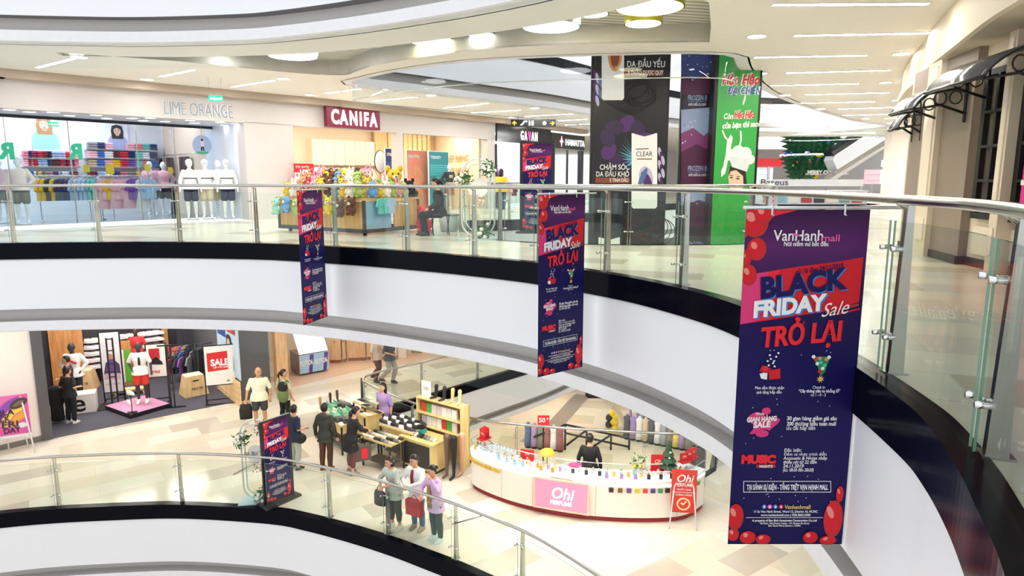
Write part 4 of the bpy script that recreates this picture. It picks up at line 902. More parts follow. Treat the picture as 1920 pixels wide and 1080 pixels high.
C2 = ['grey', 'navy blue', 'pale pink', '', '', 'pale pink', 'coral pink', 'turquoise', 'navy blue']
C3 = ['pale pink', 'blue', 'white', 'maroon', 'red', 'navy blue', 'turquoise', 'white', 'navy blue']
C4 = ['beige', 'blue', 'pale pink', 'yellow', 'red', 'purple', 'turquoise', 'coral pink', 'blue']
for y, c, w in ((281, C2, 'top right back shelf'), (297, C3, 'middle right back shelf'), (313, C4, 'bottom right back shelf')): shelf_row(FL, 7, 166, 292, y, c, w, 'left shop right')
C5 = ['blue', 'white', 'yellow', 'grey', 'coral pink', 'navy blue', 'white', 'light blue', 'maroon']
shelf_row(FL, 7, 48, 142, 330, C5, 'lowest left back shelf', 'left shop left', 2); shelf_row(FL, 7, 166, 292, 330, C5[::-1], 'lowest right back shelf', 'left shop right', 2)
for i, (x0, x1, y0, y1, hc, ct, lab) in enumerate([(62, 106, 216, 283, '#b98d5f', '#9fdbe0', 'tall fashion photo of a fair haired woman in aqua on the back wall'), (203, 238, 232, 285, '#2e2a30', '#a9b3dc', 'tall fashion photo of a dark haired woman in pale grey on the back wall')]):
    a, b = on(FL, 6.95, x0, y1), on(FL, 6.95, x1, y0); w = b.x-a.x; h = on(FL, 6.95, (x0+x1)/2, y0).z-on(FL, 6.95, (x0+x1)/2, y1).z
    h = min(h, 3.6-a.z)
    t = board('wall_poster', lab, 'poster', FL.w((a.x+b.x)/2, 6.95, a.z), FL.a, w, h, M('#eef2fb', .5), .03)
    portrait(t, 0, .05, h*.68, hc, ct)
for i, x in enumerate((15, 144)):
    a = on(G, -.02, x, 297); t = thing('window_letter', ['leftmost', 'second'][i]+' green mirrored letter stuck on the clothes shop window', 'letter', G.w(a.x, -.01, a.z), G.a)
    MB().txt('R', .56, 0, 0, 0, 0, 'CENTER', .05, ex=.004, mirror=True).build('letter', M('#23b78f', .5), t)
for i, (x, y, h) in enumerate([(207, 326, .3), (163, 323, .22), (277, 321, .22), (320, 325, .2)]):
    q = on(FL, 3.6+i*.1, x, y); t = board('price_sign', 'yellow price sign on a stalk among the clothes racks, %s from the left' % nth([1, 0, 2, 3][i]), 'price sign', FL.w(q.x, q.y, q.z), FL.a, h*.75, h, M('#ffd92e', .5), .01)
    MB().bx(-.01, .01, 0, .012, -q.z+.012, 0).build('stalk', STEEL, t)
R1 = [(NC[c], 'tee') for c in 'yellow,yellow,charcoal,yellow,navy blue,navy blue,navy blue,light blue,light blue,light blue,light blue,turquoise,turquoise'.split(',')]
R2 = [(NC[c], 'dress' if i % 3 == 0 else 'tee') for i, c in enumerate('pale pink,pale pink,yellow,pale pink,pale pink,pale pink,pale pink,purple,purple,white,light blue,light blue'.split(','))]
for i, (x0, x1, its, w) in enumerate([(70, 182, R1, 'left front rack'), (186, 284, R2, 'right front rack')]):
    a, b = on(FL, 3.3, x0, 330), on(FL, 3.3, x1, 330)
    rail_rack('chrome clothes rack in the left clothes shop, %s of the two front racks' % ['left', 'right'][i], FL, a.x, b.x, 3.3, 1.32, its, w, ang=[.9, .5][i], floor=.012)
BRs = [('#4a332c', 'pants')]*6
for i, x in enumerate((301, 316, 322, 340, 347, 352)):
    q = side(FL, -.12, x, 292); CN['#4a332c'] = 'dark brown'
    garment('dark brown trousers hanging on the peach side wall, %s from the left' % nth(i), FL.w(-.14, q.y, 2.07), FL.a-PI/2, '#4a332c', 'pants', 'brown trousers on the peach wall', .75, 0.0)
MB().tube([FL.w(-.14, 3.1, 2.07), FL.w(-.14, 6.8, 2.07)], .014, 8).build('wall_rail', STEEL, None, label='long steel rail along the peach side wall holding brown trousers', cat='rail')
# round hanging sign
q = wl(379, 272, G.w(0, -.3), G.w(1, -.3)); t = thing('round_sign', 'round blue grey hanging sign with a printed standing figure, behind the shop window', 'sign', q, G.a)
MB().disc(0, 0, .3, y=.02, th=.03, n=32).build('disc', M('#a9b9d8', .4), t)
m = MB(); m.disc(0, .16, .03, .04, -.012, .003, 0); m.plate([(-.06, .12), (.06, .12), (.05, -.05), (-.05, -.05)], -.012, .003, 1); m.plate([(-.045, -.05), (.045, -.05), (.06, -.18), (.02, -.18), (0, -.08), (-.02, -.18), (-.06, -.18)], -.012, .003, 2); m.build('printed_figure', [HAIR, M('#f0d0d4', .5), NAVY], t)
MB().plate([(-.2, -.2), (.2, -.2), (.13, -.27), (-.13, -.27)], -.011, .004).build('green_band', M('#4fae6e', .5), t); MB().cyl((0, .005, .29), (0, .005, 2.86-q.z), .006, 5).build('hanging_wire', STEEL, t)
# mannequins
def capx(color):
    def f(t, h, P):
        m = MB(); m.sph((0, -.014*h, .945*h), (.056*h, .064*h, .058*h), keep=lambda x, y, z: z > -.15); m.loft([(0, -.07*h, .938*h, .05*h, .05*h), (0, -.07*h, .946*h, .048*h, .048*h)]); m.build('cap', M(color, .6), t)
    return f
def stripex(color, c2=None):
    def f(t, h, P):
        m = MB(); m.loft([(0, 0, .675*h, .104*h, .079*h), (0, 0, .69*h, .107*h, .081*h)], 0, 24); m.build('chest_stripe', M(color, .6), t)
        if c2: capx(c2)(t, h, P)
    return f
MQ = [(10, 418, 'pale pink top and grey skirt at the far left window edge', '#f6d3da', '#7c7e80', 'skirt', None), (46, 421, 'cream top and camouflage grey shorts, second from the left', '#f4e4da', '#6f6e68', 'shorts', None),
      (288, 405, 'pink hoodie and dark shorts, front of the pink pair', '#f2b9c8', '#2b2d3c', 'shorts', None), (313, 403, 'pink hoodie and dark shorts, rear of the pink pair', '#eeb2c4', '#33343f', 'shorts', None),
      (362, 412, 'white jacket and navy shorts, leftmost of the striped four', '#f6f6f8', '#252c4a', 'shorts', '#ffffff'), (391, 411, 'white jacket and beige shorts, wearing a white hat', '#f7f7f7', '#cfc3a6', 'shorts', '#ffffff'),
      (419, 409, 'white jacket and khaki shorts, third of the striped four', '#f4f4f6', '#c2b594', 'shorts', None), (447, 410, 'white jacket and navy shorts next to the wall pier', '#f8f8fa', '#232a4c', 'shorts', '#f2f2f2')]
for i, (x, y, lab, tc, bc, ln, ex) in enumerate(MQ):
    p = at(x, y, .012); hh = 1.78; q = FL.l(p); p = FL.w(min(q.x, -.33), q.y, .012)
    mannequin('white mannequin in '+lab, p, .35+.12*math.sin(i*2.1), '#f7f8fa', 'window mannequins of the left shop', h=hh, top=tc, bottom=bc, length=ln, sleeve=1, la=['down', 'hip'][i % 2 if i < 6 else 0], ra='down', hem=.5, topname='jacket', botname=ln if ln != 'shorts' else 'shorts', extra=(stripex('#20222e', ex) if i > 3 else None))
p = at(326, 402, .012); figure('person', 'dark haired shopper in grey with a grey backpack, among the pink and white mannequins', 'person', p, 2.6, 1.6, top='#5d6470', bottom='#2c2f36', hair='#15110f', style='pony', shoes='#222222', sleeve=1, vox=.012)
q = p+Vector((.1, -.2, 1.02)); MB().sph((0, 0, 0), (.17, .11, .22), 0, 14, 10).build('backpack', M('#8d939d', .7), None, q, 2.6, label='grey backpack on the back of the shopper between the mannequins', cat='backpack')

# ================================================================ WARM SHOP: goods
CW = [(NC[c], 'tee') for c in 'white,white,white,pale pink,pale pink,white,grey,charcoal,pale pink,white'.split(',')]
a, b = on(FC, 2.6, 572, 308), on(FC, 2.6, 700, 308)
rail_rack('long clothes rack along the back wall under the white cabinets', FC, a.x, b.x, 2.6, 1.75, CW, 'rack under the white cabinets', ang=.25, floor=.012, sc=1.1)
for i, (x0, x1, yt, w, c, c2) in enumerate([(724, 746, 279, 'DYNAMIC', '#22306e', '#3f63c4'), (764, 803, 283, 'BEAUTIFUL', '#f08a68', '#f6c08a'), (805, 841, 285, 'TRENDY', '#1f8f96', '#4fd0cf')]):
    a, b = on(FC, 1.5-.3*i, x0, 340), on(FC, 1.5-.3*i, x1, 340); H = on(FC, 1.5-.3*i, (x0+x1)/2, yt).z; wd = b.x-a.x
    t = board('standing_banner', '%s standing panel with striped letter pattern inside the warm shop' % ['navy blue', 'orange', 'teal'][i], 'display panel', FC.w((a.x+b.x)/2, a.y, .03), FC.a, wd, H-.03, M(c, .5), .05, 'standing panels of the warm shop', WHITE)
    m = MB(); m.txt(w, .16, -wd/2+.08, H-.3, 0, 0, 'LEFT', .03, wd=min(wd*.6, .6)); m.build('lettering', WHITE, t)
    m = MB()
    for k in range(6):
        r = .12+.09*k
        if i == 1:
            m.tube([(-wd*.2+min(r*.9, wd*.62)*math.sin(u), -.004, 1.25+r*math.cos(u)*.75) for u in [PI*j/10 for j in range(11)]], .016, 4); m.tube([(-wd*.2+min(r*.9, wd*.62)*math.sin(u), -.004, .5+r*math.cos(u)*.7) for u in [PI*j/10 for j in range(11)]], .016, 4)
        else:
            m.bx(-wd/2+.06, wd/2-.06, -.006, 0, H-.55-k*.075, H-.585-k*.075); m.bx(-wd*.1+k*.05-.02, -wd*.1+k*.05+.01, -.006, 0, .2, H-1.0)
    m.build('stripe_pattern', M(c2, .5), t)
q = on(FC, 1.9, 713, 303); t = thing('oval_mirror', 'oval standing mirror with dark edge beside the navy panel', 'mirror', FC.w(q.x, 1.9, q.z), FC.a)
MB().disc(0, 0, .27, .42, 0, .02, n=32).build('glass', M('#e8eef4', .3, .1), t); MB().tube([(.28*math.cos(u), 0, .43*math.sin(u)) for u in [2*PI*k/28 for k in range(28)]], .02, 6, closed=True).build('frame', BLACK, t); MB().tube([(0, .02, -.42), (0, .05, -q.z+.02)], .02, 6).build('stand', BLACK, t)
q = on(FC, .7, 836, 340); mannequin('white mannequin in a black hoodie and brown skirt in the warm shop window', FC.w(q.x, .5, .012), FC.a-.3, '#f5efe8', None, h=1.8, top='#1d1b1c', bottom='#7d5a44', length='skirt', la='down', ra='hip', extra=lambda t, h, P: MB().bx(-.08, .08, -.152, -.14, 1.24, 1.36).build('chest_print', M('#d9b98a', .6), t))
p = at(574, 432, 0); t = thing('sale_stand', 'red discount sign on a thin stand at the warm shop entrance', 'sign', wl(572, 343, B0, B1)+Vector((.1, -.35, 0)), FC.a); zz = t.location.z
MB().bx(-.36, .36, 0, .02, 0, .6).build('panel', M('#d41f2c', .5), t)
m = MB(); m.txt('-10%', .24, -.28, .25, 0, 0, 'LEFT', .05, wd=.52); m.txt('ĐỘC QUYỀN', .08, -.3, .47, 0, 0, 'LEFT', .02); m.txt('DÀNH RIÊNG', .085, -.28, .15, 0, 0, 'LEFT', .03); m.txt('THẺ BẠN HÀNG', .085, -.28, .05, 0, 0, 'LEFT', .03); m.build('lettering', WHITE, t)
MB().cyl((0, .03, 0), (0, .03, -zz+.02), .012, 6).build('pole', STEEL, t); MB().cyl((0, .03, -zz), (0, .03, -zz+.02), .18, 20).build('foot', STEEL, t)
# two shoppers behind the flower arch
p = at(940, 398, 0); figure('person', 'black haired shopper in a yellow jacket at the dark fronted shop', 'person', (p.x, p.y, 0), 2.8, 1.6, top='#f1cf3a', bottom='#37405c', hair='#120f0e', style='long', shoes='#eeeeee', vox=.012, wide=1.1)
p = at(1000, 396, 0); figure('person', 'black haired shopper in a teal jacket left of the standing totem', 'person', (p.x, p.y, 0), 1.9, 1.58, top='#3fb6c0', bottom='#2a2c33', hair='#120f0e', style='long', shoes='#333333', vox=.012)

# ================================================================ PLUSH TOY STALL
K = at(684, 443, 0); FP = Fr(K, (K.x+.55, K.y+.83))
t = thing('toy_stall', 'plywood stall cart with dark grey frame heaped with plush toys', 'stall', FP.w(0, 0, 0), FP.a)
GREYF = M('#4d4f55', .5); PLY = wood_mat('plywood', '#c99a5c', '#ddb276', 2)
m = MB()
for x in (.03, 1.77):
    for y in (.03, 2.87): m.bx(x-.03, x+.03, y-.03, y+.03, .08, .8)
m.bx(0, 1.8, 0, .06, .06, .14); m.bx(0, 1.8, 2.84, 2.9, .06, .14); m.bx(0, .06, .06, 2.84, .06, .14); m.bx(1.74, 1.8, .06, 2.84, .06, .14); m.build('frame', GREYF, t)
MB().bx(.02, .05, .07, 2.83, .15, .74).build('side_board', PLY, t); MB().bx(.07, .85, .02, .05, .15, .74).build('front_board', M('#8fb6d6', .5), t); MB().bx(.95, 1.73, .02, .05, .15, .74).build('front_board', PLY, t)
MB().bx(-.02, 1.82, -.02, 2.92, .76, .81).build('counter_top', PLY, t); MB().bx(.25, 1.5, .4, 2.8, .815, .92).build('upper_step', PLY, t); MB().bx(.55, 1.3, .7, 2.7, .925, 1.04).build('top_step', PLY, t)
for x in (.2, 1.6):
    for y in (.2, 2.7): MB().cyl((x, y-.02, .05), (x, y+.02, .05), .05, 12).build('wheel', BLACK, t)
PC = {'yellow': '#e6c640', 'pink': '#e2a3b6', 'brown': '#6b4530', 'white': '#f1ede4', 'green': '#a9bf6a', 'blue': '#6fa6d6', 'tan': '#d2aa76', 'black': '#27252a', 'red': '#cf3d48', 'mint': '#a9dcc8'}
_PL = {}
def plush(c, label, pos, rz, sc, grp):
    if c not in _PL:
        k = thing('plush_toy', label, 'plush toy', pos, rz, grp); M2 = M(PC[c], .95); L = M('#f6e7cf' if c != 'white' else '#e9b7bd', .95)
        m = MB(); m.sph((0, 0, .11), (.1, .09, .12))
        for s in (-1, 1): m.sph((s*.075, -.05, .03), (.04, .06, .04), 0, 10, 6); m.sph((s*.1, -.03, .14), (.035, .035, .07), 0, 10, 6)
        m.build('body', M2, k)
        m = MB(); m.sph((0, -.01, .28), (.105, .095, .095))
        ear = {'white': .09, 'pink': .09, 'tan': .08, 'green': 0, 'blue': .0, 'mint': .03, 'black': .05}.get(c, .045)
        for s in (-1, 1):
            if ear: m.sph((s*(.085 if ear < .06 else .045), .0, .34+ear*.8), (.04 if ear < .06 else .026, .025, ear), 0, 10, 6)
        if not ear: m.loft([(0, .03, .3, .03, .05), (0, .05, .4, .008, .02)])
        h = m.build('head', M2, k); m = MB(); m.sph((0, -.09, .255), (.045, .035, .035), 0, 10, 6); m.build('muzzle', L, h)
        for s in (-1, 1): MB().sph((s*.04, -.095, .305), .012, 0, 8, 6).build('eye', BLACK, h)
        MB().sph((0, -.125, .265), (.014, .01, .01), 0, 8, 6).build('nose', BLACK, h); _PL[c] = k
    else: k = copy_thing(_PL[c], pos, rz, label); k['group'] = grp
    k.scale = (sc, sc, sc); return k
seq = ['yellow', 'pink', 'brown', 'white', 'green', 'blue', 'tan', 'black', 'yellow', 'red', 'mint', 'white', 'pink', 'brown', 'green', 'yellow']
def prow(where, n, f, sc, dz=0, start=0):
    for i in range(n):
        u = (i+.5)/n; x, y, z = f(u); c = seq[(i*3+start) % 16]
        plush(c, '%s plush toy, %s along the %s of the toy stall' % (c, nth(i), where), FP.w(x, y, z+dz), FP.a-.9+random.uniform(-.5, .5), sc*random.uniform(.9, 1.1), 'plush toys, '+where)
prow('left counter edge', 11, lambda u: (.12, .15+2.6*(1-u), .812), .92)
prow('front counter edge', 7, lambda u: (.3+1.4*u, .13, .812), .92, start=5)
prow('lower step', 10, lambda u: (.38, .5+2.2*(1-u), .922), .95, start=3)
prow('lower step end', 5, lambda u: (.55+.85*u, .53, .922), .9, start=8)
prow('top step', 9, lambda u: (.7, .8+1.8*(1-u), 1.042), 1.0, start=6)
prow('top step back', 6, lambda u: (1.15, .85+1.7*(1-u), 1.042), 1.05, start=2)
for i in range(8):
    c = ['mint', 'blue', 'green', 'pink', 'black', 'yellow', 'brown', 'brown'][i]
    plush(c, '%s plush toy hung on the left side board, %s from the left' % (c, nth(i)), FP.w(-.125, 2.75-i*.36, .4+.05*(i % 2)), FP.a-PI/2, 1.0, 'plush toys hung on the left side')
plush('yellow', 'biggest yellow plush toy sitting on top of the stall at its right end', FP.w(1.62, .62, .812), FP.a-.6, 1.75, 'plush toys, top step')
plush('red', 'dark red plush toy lying on the floor beside the seated woman', at(797, 436, 0), -.1, 1.5, None)
p = FP.w(1.6, .25, .812); m = MB(); m.loft([(0, 0, 0, .24, .15), (0, 0, .12, .25, .16), (0, 0, .2, .18, .1)]); t = thing('handbag', 'black bag resting on the right end of the plush toy stall', 'bag', p+Vector((.1, -.0, 0)), FP.a); m.build('body', BLACK, t); MB().tube([(-.12, 0, .17), (-.08, 0, .3), (.08, 0, .3), (.12, 0, .17)], .012, 6).build('handle', BLACK, t)
for i, (c, x) in enumerate((('turquoise', .45), ('turquoise', .62), ('light blue', .75))):
    garment('%s small top hung on the front of the toy stall, %s from the left' % (c, nth(i)), FP.w(x, -.08, .86), FP.a+.1, NC[c], 'tee', 'small tops on the toy stall', .55)
# seated stall woman on a stool
p = at(826, 441, 0); rz = -1.35
t = thing('stool', 'black stool with crossed wire legs under the seated stall woman', 'stool', p, rz)
MB().bx(-.2, .2, -.19, .19, .43, .47).build('seat', M('#2b2f37', .5), t)
for s in (-1, 1):
    for q in (-1, 1): MB().tube([(s*.18, q*.17, .43), (-s*.16, q*.17, .01)], .011, 6).build('leg', BLACK, t)
LEGS = {'r': ((-.055, -.25, .34), (-.055, -.23, .06)), 'l': ((.055, -.26, .34), (.06, -.2, .06))}
f = figure('person', 'woman in black sitting on a stool beside the plush toy stall, looking down', 'person', (p.x, p.y, -.32), rz, 1.58, la='lap', ra='lap', legs={k: ((v[0][0], v[0][1], .49), (v[1][0], v[1][1], .255)) for k, v in LEGS.items()}, lean=.1, nod=.35, top='#23262c', bottom='#18191d', hair='#14100f', style='pony', shoes='#222222', vox=.01, hem=.475)
t = thing('storage_bin', 'pale grey storage bin on the floor behind the stool', 'bin', at(842, 434, 0), .3); MB().loft([(0, 0, 0, .2, .18), (0, 0, .38, .25, .22)]).build('tub', M('#b9c4c4', .4), t); MB().loft([(0, 0, .382, .26, .23), (0, 0, .41, .26, .23)]).build('lid', M('#8e9a9c', .4), t)

# ---------------------------------------------------------------- flower arches
LEAF = M('#3f7f3c', .7, var=.3); FLW = M('#f7f3e6', .7)
def bunch(mb, c, r, n, seed):
    rnd = random.Random(seed)
    for i in range(n):
        d = Vector((rnd.gauss(0, 1), rnd.gauss(0, .7), rnd.gauss(0, 1))).normalized()*r*rnd.uniform(.3, 1); a, b = rnd.uniform(0, 6.3), rnd.uniform(-1, 1); L = r*.42
        u = Vector((math.cos(a)*math.cos(b), math.sin(a)*math.cos(b), math.sin(b))); w = u.cross(Vector((.3, .5, .8))).normalized()*L*.35; p = Vector(c)+d
        mb.add([p, p+u*L*.5+w, p+u*L, p+u*L*.5-w], [(0, 1, 2, 3)], 0)
    for i in range(max(4, n//12)):
        d = Vector((rnd.gauss(0, 1), rnd.gauss(0, .8)-.6, rnd.gauss(0, 1))).normalized()*r*.8; mb.sph(Vector(c)+d, r*.2, 1, 8, 6)
def arch(label, pos, rz, H=1.75, w=.34):
    t = thing('flower_arch', label, 'flower stand', pos, rz); A = M('#dfe3e2', .3, .4)
    def loop(w, z0, z1): return [(w*math.cos(u), 0, (z1-w if math.sin(u) > 0 else z0+w)+w*math.sin(u)) for u in [2*PI*k/32+.001 for k in range(32)]]
    MB().tube(loop(w, .05, H), .018, 8, closed=True).build('outer_hoop', A, t); MB().tube(loop(w*.74, .16, H-.1), .014, 8, closed=True).build('inner_hoop', A, t)
    MB().bx(-w*1.3, w*1.3, -.2, .2, 0, .025).build('base_plate', M('#bcd3dc', .3), t)
    c = MB().plate([(w*.6*math.cos(u), 1.05+.2*math.sin(u)) for u in [2*PI*k/24 for k in range(24)]], -.004, .006).build('name_card', M('#fbf7f0', .5), t); MB().txt('Bé Bự Tây', .11, 0, 1.03, -.011, 0, 'CENTER', .01).build('lettering', M('#3d5a45', .5), t)
    for i, (x, z, r, n) in enumerate([(w*.62, H-.2, .17, 110), (-w*.9, H-.42, .19, 100), (.1, .18, .2, 100)]):
        m = MB(); bunch(m, (x, -.05, z), r, n, i+3); m.build('flower_bunch', [LEAF, FLW], t)
    m = MB(); bunch(m, (0, -.03, .8), .15, 40, 9); m.build('flower_spray', [M('#efc7b2', .7), M('#f4dccb', .7)], t)
    return t
arch('oval white hoop flower arch on the upper floor right of the seated woman', at(897, 449, 0), .15, 1.62)
arch('oval white hoop flower arch on the lower floor beside the dark totem', at(484, 943, -5.5)+Vector((-.02, .1, 0)), .15, 1.8, .29)

# ================================================================ TALL HANGING ADVERTS IN THE SECOND VOID
class Ad:
    def __init__(s, name, label, x0, x1, xb0, d, z0, z1, bg, th=.1, edge=None):
        s.d = d; s.o = ad(x0, 336, d); s.w = ad(x1, 336, d).x-s.o.x
        s.t = thing(name, label, 'hanging banner', (s.o.x, d, 0), 0, 'tall hanging adverts')
        MB().bx(0, s.w, 0, .012, z0, z1).build('sheet', bg, s.t)
        m = MB()
        for z in (z0, z1): m.bx(-.04, s.w+.04, -.02, .04, z-.03, z+.03)
        for x in ((-.03, s.w+.03) if edge is None else edge): m.bx(x-.05, x+.03, .015, th, z0, z1)
        m.build('frame', M('#0f0f13', .4), s.t); s.parts = {}
        m = MB()
        for x in (.15, s.w-.15): m.cyl((x, .005, z1), (x, .005, z1+6), .006, 5)
        m.build('hanging_wires', STEEL, s.t)
    def p(s, x, y): q = ad(x, y, s.d); return q.x-s.o.x, q.z
    def mb(s, n): return s.parts.setdefault(n, MB())
    def lift(s, y): s.k = getattr(s, 'k', 0)+1; return y-s.k*3e-5
    def pl(s, n, pts, m, y=-.002): y = s.lift(y); s.mb(n).plate([s.p(*q) for q in pts], y, .001, m)
    def ci(s, n, x, y, rx, ry, m, yy=-.002, rot=0): yy = s.lift(yy); k = s.d/FPX*.99; s.mb(n).disc(*s.p(x, y), rx*k, ry*k, yy, .001, m, 22, rot)
    def ring(s, n, x, y, rx, ry, m, w=1.2, yy=-.003, a0=0, a1=2*PI):
        k = [s.p(x+rx*math.cos(a0+(a1-a0)*i/24), y+ry*math.sin(a0+(a1-a0)*i/24)) for i in range(25)]; s.mb(n).tube([(u, yy, v) for u, v in k], w*s.d/FPX*.5, 4, m)
    def tx(s, n, b, x, y, h, m, w=None, al='LEFT', bold=.01, shear=0, yy=-.004, rot=0): k = s.d/FPX; u, v = s.p(x, y); s.mb(n).txt(b, h*k/.72, u, v, yy, m, al, bold, shear, rot, w*k if w else None, .001)
    def done(s, mats):
        for n, m in s.parts.items(): m.build(n, mats, s.t)
mats = [M('#f3f1ee', .4), M('#4f2468', .4), M('#38b5ab', .4), M('#e59a4f', .4), M('#8a4630', .4), M('#4a4550', .4), M('#331d45', .4), M('#55719f', .4), M('#c3b7d8', .4), M('#a67f4d', .4), M('#252329', .4)]
A = Ad('hanging_advert', 'tall black shampoo advert with white bottles hanging in the second void, leftmost advert', 1112, 1245, 0, 15.6, -4, 6.5, M('#1a181c', .3))
for i in range(7): A.ring('faint_swirls', 1195+9*math.cos(i), 170+10*math.sin(i*1.3), 26, 22, 10, 1.5); A.ring('faint_swirls', 1190+7*i, 410+4*i, 34, 26, 10, 1.5); A.ring('faint_swirls', 1160+4*i, 190+2*i, 22, 12, 10, 1)
for i in range(9): A.ci('purple_petals', 1172+34*math.cos(i*.7+2), 268+36*math.sin(i*.7+2), 17, 13, [6, 1, 6][i % 3], -.002-.0012*(i % 4), i)
for i in range(8): A.ci('crystals', 1115+(i % 3)*5, 140+i*7, 3, 10, [1, 8, 7][i % 3], -.003-.0012*(i % 3), .2); A.ci('crystals', 1237+(i % 3)*3, 285+i*8, 3, 9, [8, 1, 8][i % 3], -.003-.0012*(i % 3), .2)
for i in range(9): A.pl('teal_spikes', [(1186, 285+i*2), (1160+3*abs(i-4), 256+i*7), (1188, 291+i*2)], [2, 7][i % 2], -.007-.0003*i)
def bottle(x, y0, y1, w, n, kind):
    A.pl(n, [(x-w, y0), (x-w*.85, y0), (x, y0+5), (x+w*.85, y0), (x+w, y0), (x+w, y1-4), (x+w*.85, y1), (x-w*.85, y1), (x-w, y1-4)], 0, -.012)
    if kind: A.pl(n, [(x-w*.8, y0+1), (x, y0-1), (x+w*.8, y0+1), (x, y0+6)], 1, -.015); A.ci(n, x+3, y0+84, 13, 22, 8, -.0135, .2); A.ci(n, x+4, y0+88, 8, 18, 1, -.015, .5); A.ci(n, x-3, y0+82, 5, 18, 7, -.0165, -.4)
    else: A.ci(n, x+4, y0+42, 13, 30, 3, -.0135); A.ci(n, x+4, y0+45, 8, 22, 4, -.015)
bottle(1149, 60, 188, 21, 'shampoo_bottle', 0); bottle(1208, 250, 391, 24, 'shampoo_bottle', 1); bottle(1142, 445, 600, 20, 'shampoo_bottle', 0)
A.tx('lettering', 'CLEAR', 1192, 293, 9, 10, 30, yy=-.016, bold=0); A.pl('lettering', [(1194, 297), (1222, 297), (1222, 299.5), (1194, 299.5)], 9, -.016); A.pl('lettering', [(1192, 279), (1216, 278), (1216, 279.5), (1192, 280.5)], 10, -.016)
A.tx('lettering', 'DA ĐẦU YẾU', 1175, 126, 11, 0, 68); A.pl('lettering', [(1171, 131), (1243, 131), (1243, 142), (1171, 142)], 4, -.0035); A.tx('lettering', '9 THẢO DƯỢC QUÝ', 1177, 140, 7, 0, 64, yy=-.006)
A.tx('lettering', 'CHĂM SÓC', 1124, 318, 9.5, 0, 55); A.tx('lettering', 'DA ĐẦU KHÔ', 1117, 331, 9.5, 0, 61); A.pl('lettering', [(1116, 333), (1181, 333), (1181, 343), (1116, 343)], 4, -.0035); A.tx('lettering', '5 TINH DẦU', 1143, 341, 6.5, 0, 34, yy=-.006)
A.done(mats)
mats = [M('#e9ecf6', .4), M('#2c3f86', .4), M('#6f86c8', .4), M('#5a1f4c', .4), M('#8f3f7c', .4), M('#1a1626', .4), M('#a9b9e4', .4), M('#c77a4a', .4)]
A = Ad('hanging_advert', 'tall film advert in blue, violet and black hanging in the second void, middle advert', 1277, 1337, 0, 16.8, -1.9, 6.2, M('#241b30', .35))
A.pl('upper_picture', [(1277, 60), (1337, 60), (1337, 150), (1277, 165)], 1); A.pl('upper_picture', [(1277, 140), (1300, 150), (1337, 135), (1337, 175), (1277, 178)], 3, -.004)
A.pl('middle_picture', [(1277, 206), (1337, 201), (1337, 290), (1277, 290)], 6); A.pl('middle_picture', [(1277, 250), (1300, 240), (1320, 255), (1337, 238), (1337, 300), (1277, 305)], 4, -.004); A.pl('middle_picture', [(1277, 285), (1306, 270), (1337, 286), (1337, 346), (1277, 346)], 3, -.006)
A.pl('lower_picture', [(1277, 348), (1337, 346), (1337, 385), (1277, 400)], 6); A.pl('lower_picture', [(1277, 385), (1310, 375), (1337, 382), (1337, 430), (1277, 425)], 3, -.004)
rnd = random.Random(4)
for i in range(40): A.ci('snow_specks', rnd.uniform(1279, 1335), rnd.choice([rnd.uniform(100, 150), rnd.uniform(206, 270), rnd.uniform(350, 385)]), rnd.uniform(.6, 1.6), rnd.uniform(.6, 2.2), [0, 2, 0][i % 3], -.008, i)
for y in (188, 320, 462):
    A.tx('lettering', 'FROZEN II', 1307, y, 9, 6, 34, 'CENTER', .02, yy=-.009); A.pl('lettering', [(1290, y+2), (1324, y+2), (1324, y+3.2), (1290, y+3.2)], 2, -.009); A.tx('lettering', 'KHỞI CHIẾU 22.11.2019', 1307, y+10, 4, 0, 32, 'CENTER', .04, yy=-.009)
A.done(mats)
mats = [M('#f4f3ee', .4), M('#d42a36', .4), M('#2a4fb0', .4), M('#e8c9a8', .5), M('#2a1f1c', .5), M('#b5453f', .5), M('#dfe3e4', .5), M('#7fd08e', .4)]
A = Ad('hanging_advert', 'tall green noodle advert with a woman in a chef hat, right of the hanging adverts', 1338, 1414, 0, 16.3, -1.2, 6.2, M('#37a94c', .35), .35)
A.tx('lettering', 'Hảo Hảo', 1353, 158, 17, 0, 68, bold=.1, shear=.2); A.tx('lettering', 'Hảo Hảo', 1353, 158, 17, 1, 68, bold=.04, shear=.2, yy=-.006); A.tx('lettering', 'ĐẠI CHIẾN', 1364, 176, 12, 0, 60, bold=.09, shear=.2); A.tx('lettering', 'ĐẠI CHIẾN', 1364, 176, 12, 2, 60, bold=.03, shear=.2, yy=-.006)
A.tx('lettering', 'Còn', 1356, 223, 10, 0, 17, bold=.03, shear=.2); A.tx('lettering', 'Hảo Hảo', 1376, 221, 12, 0, 37, bold=.1, shear=.2); A.tx('lettering', 'Hảo Hảo', 1376, 221, 12, 1, 37, bold=.04, shear=.2, yy=-.006); A.tx('lettering', 'của bạn thì sao?', 1354, 241, 10, 0, 70, bold=.04, shear=.2, rot=.06)
for pts in ([(1352, 332), (1360, 325), (1364, 305), (1369, 285), (1374, 258), (1370, 252), (1363, 265), (1360, 292), (1356, 312), (1352, 320)], [(1353, 245), (1358, 258), (1366, 266), (1365, 262), (1359, 252), (1355, 243)], [(1384, 278), (1388, 262), (1387, 245), (1390, 245), (1391, 262), (1387, 279)], [(1392, 195), (1396, 180), (1399, 172), (1398, 186), (1394, 198)]): A.pl('splashes', pts, 0, -.003)
for x, y, r in ((1372, 291, 11), (1384, 285, 12), (1397, 288, 12), (1406, 299, 9)): A.ci('chef_hat', x, y, r, r, 0, -.008-.001*(r % 3))
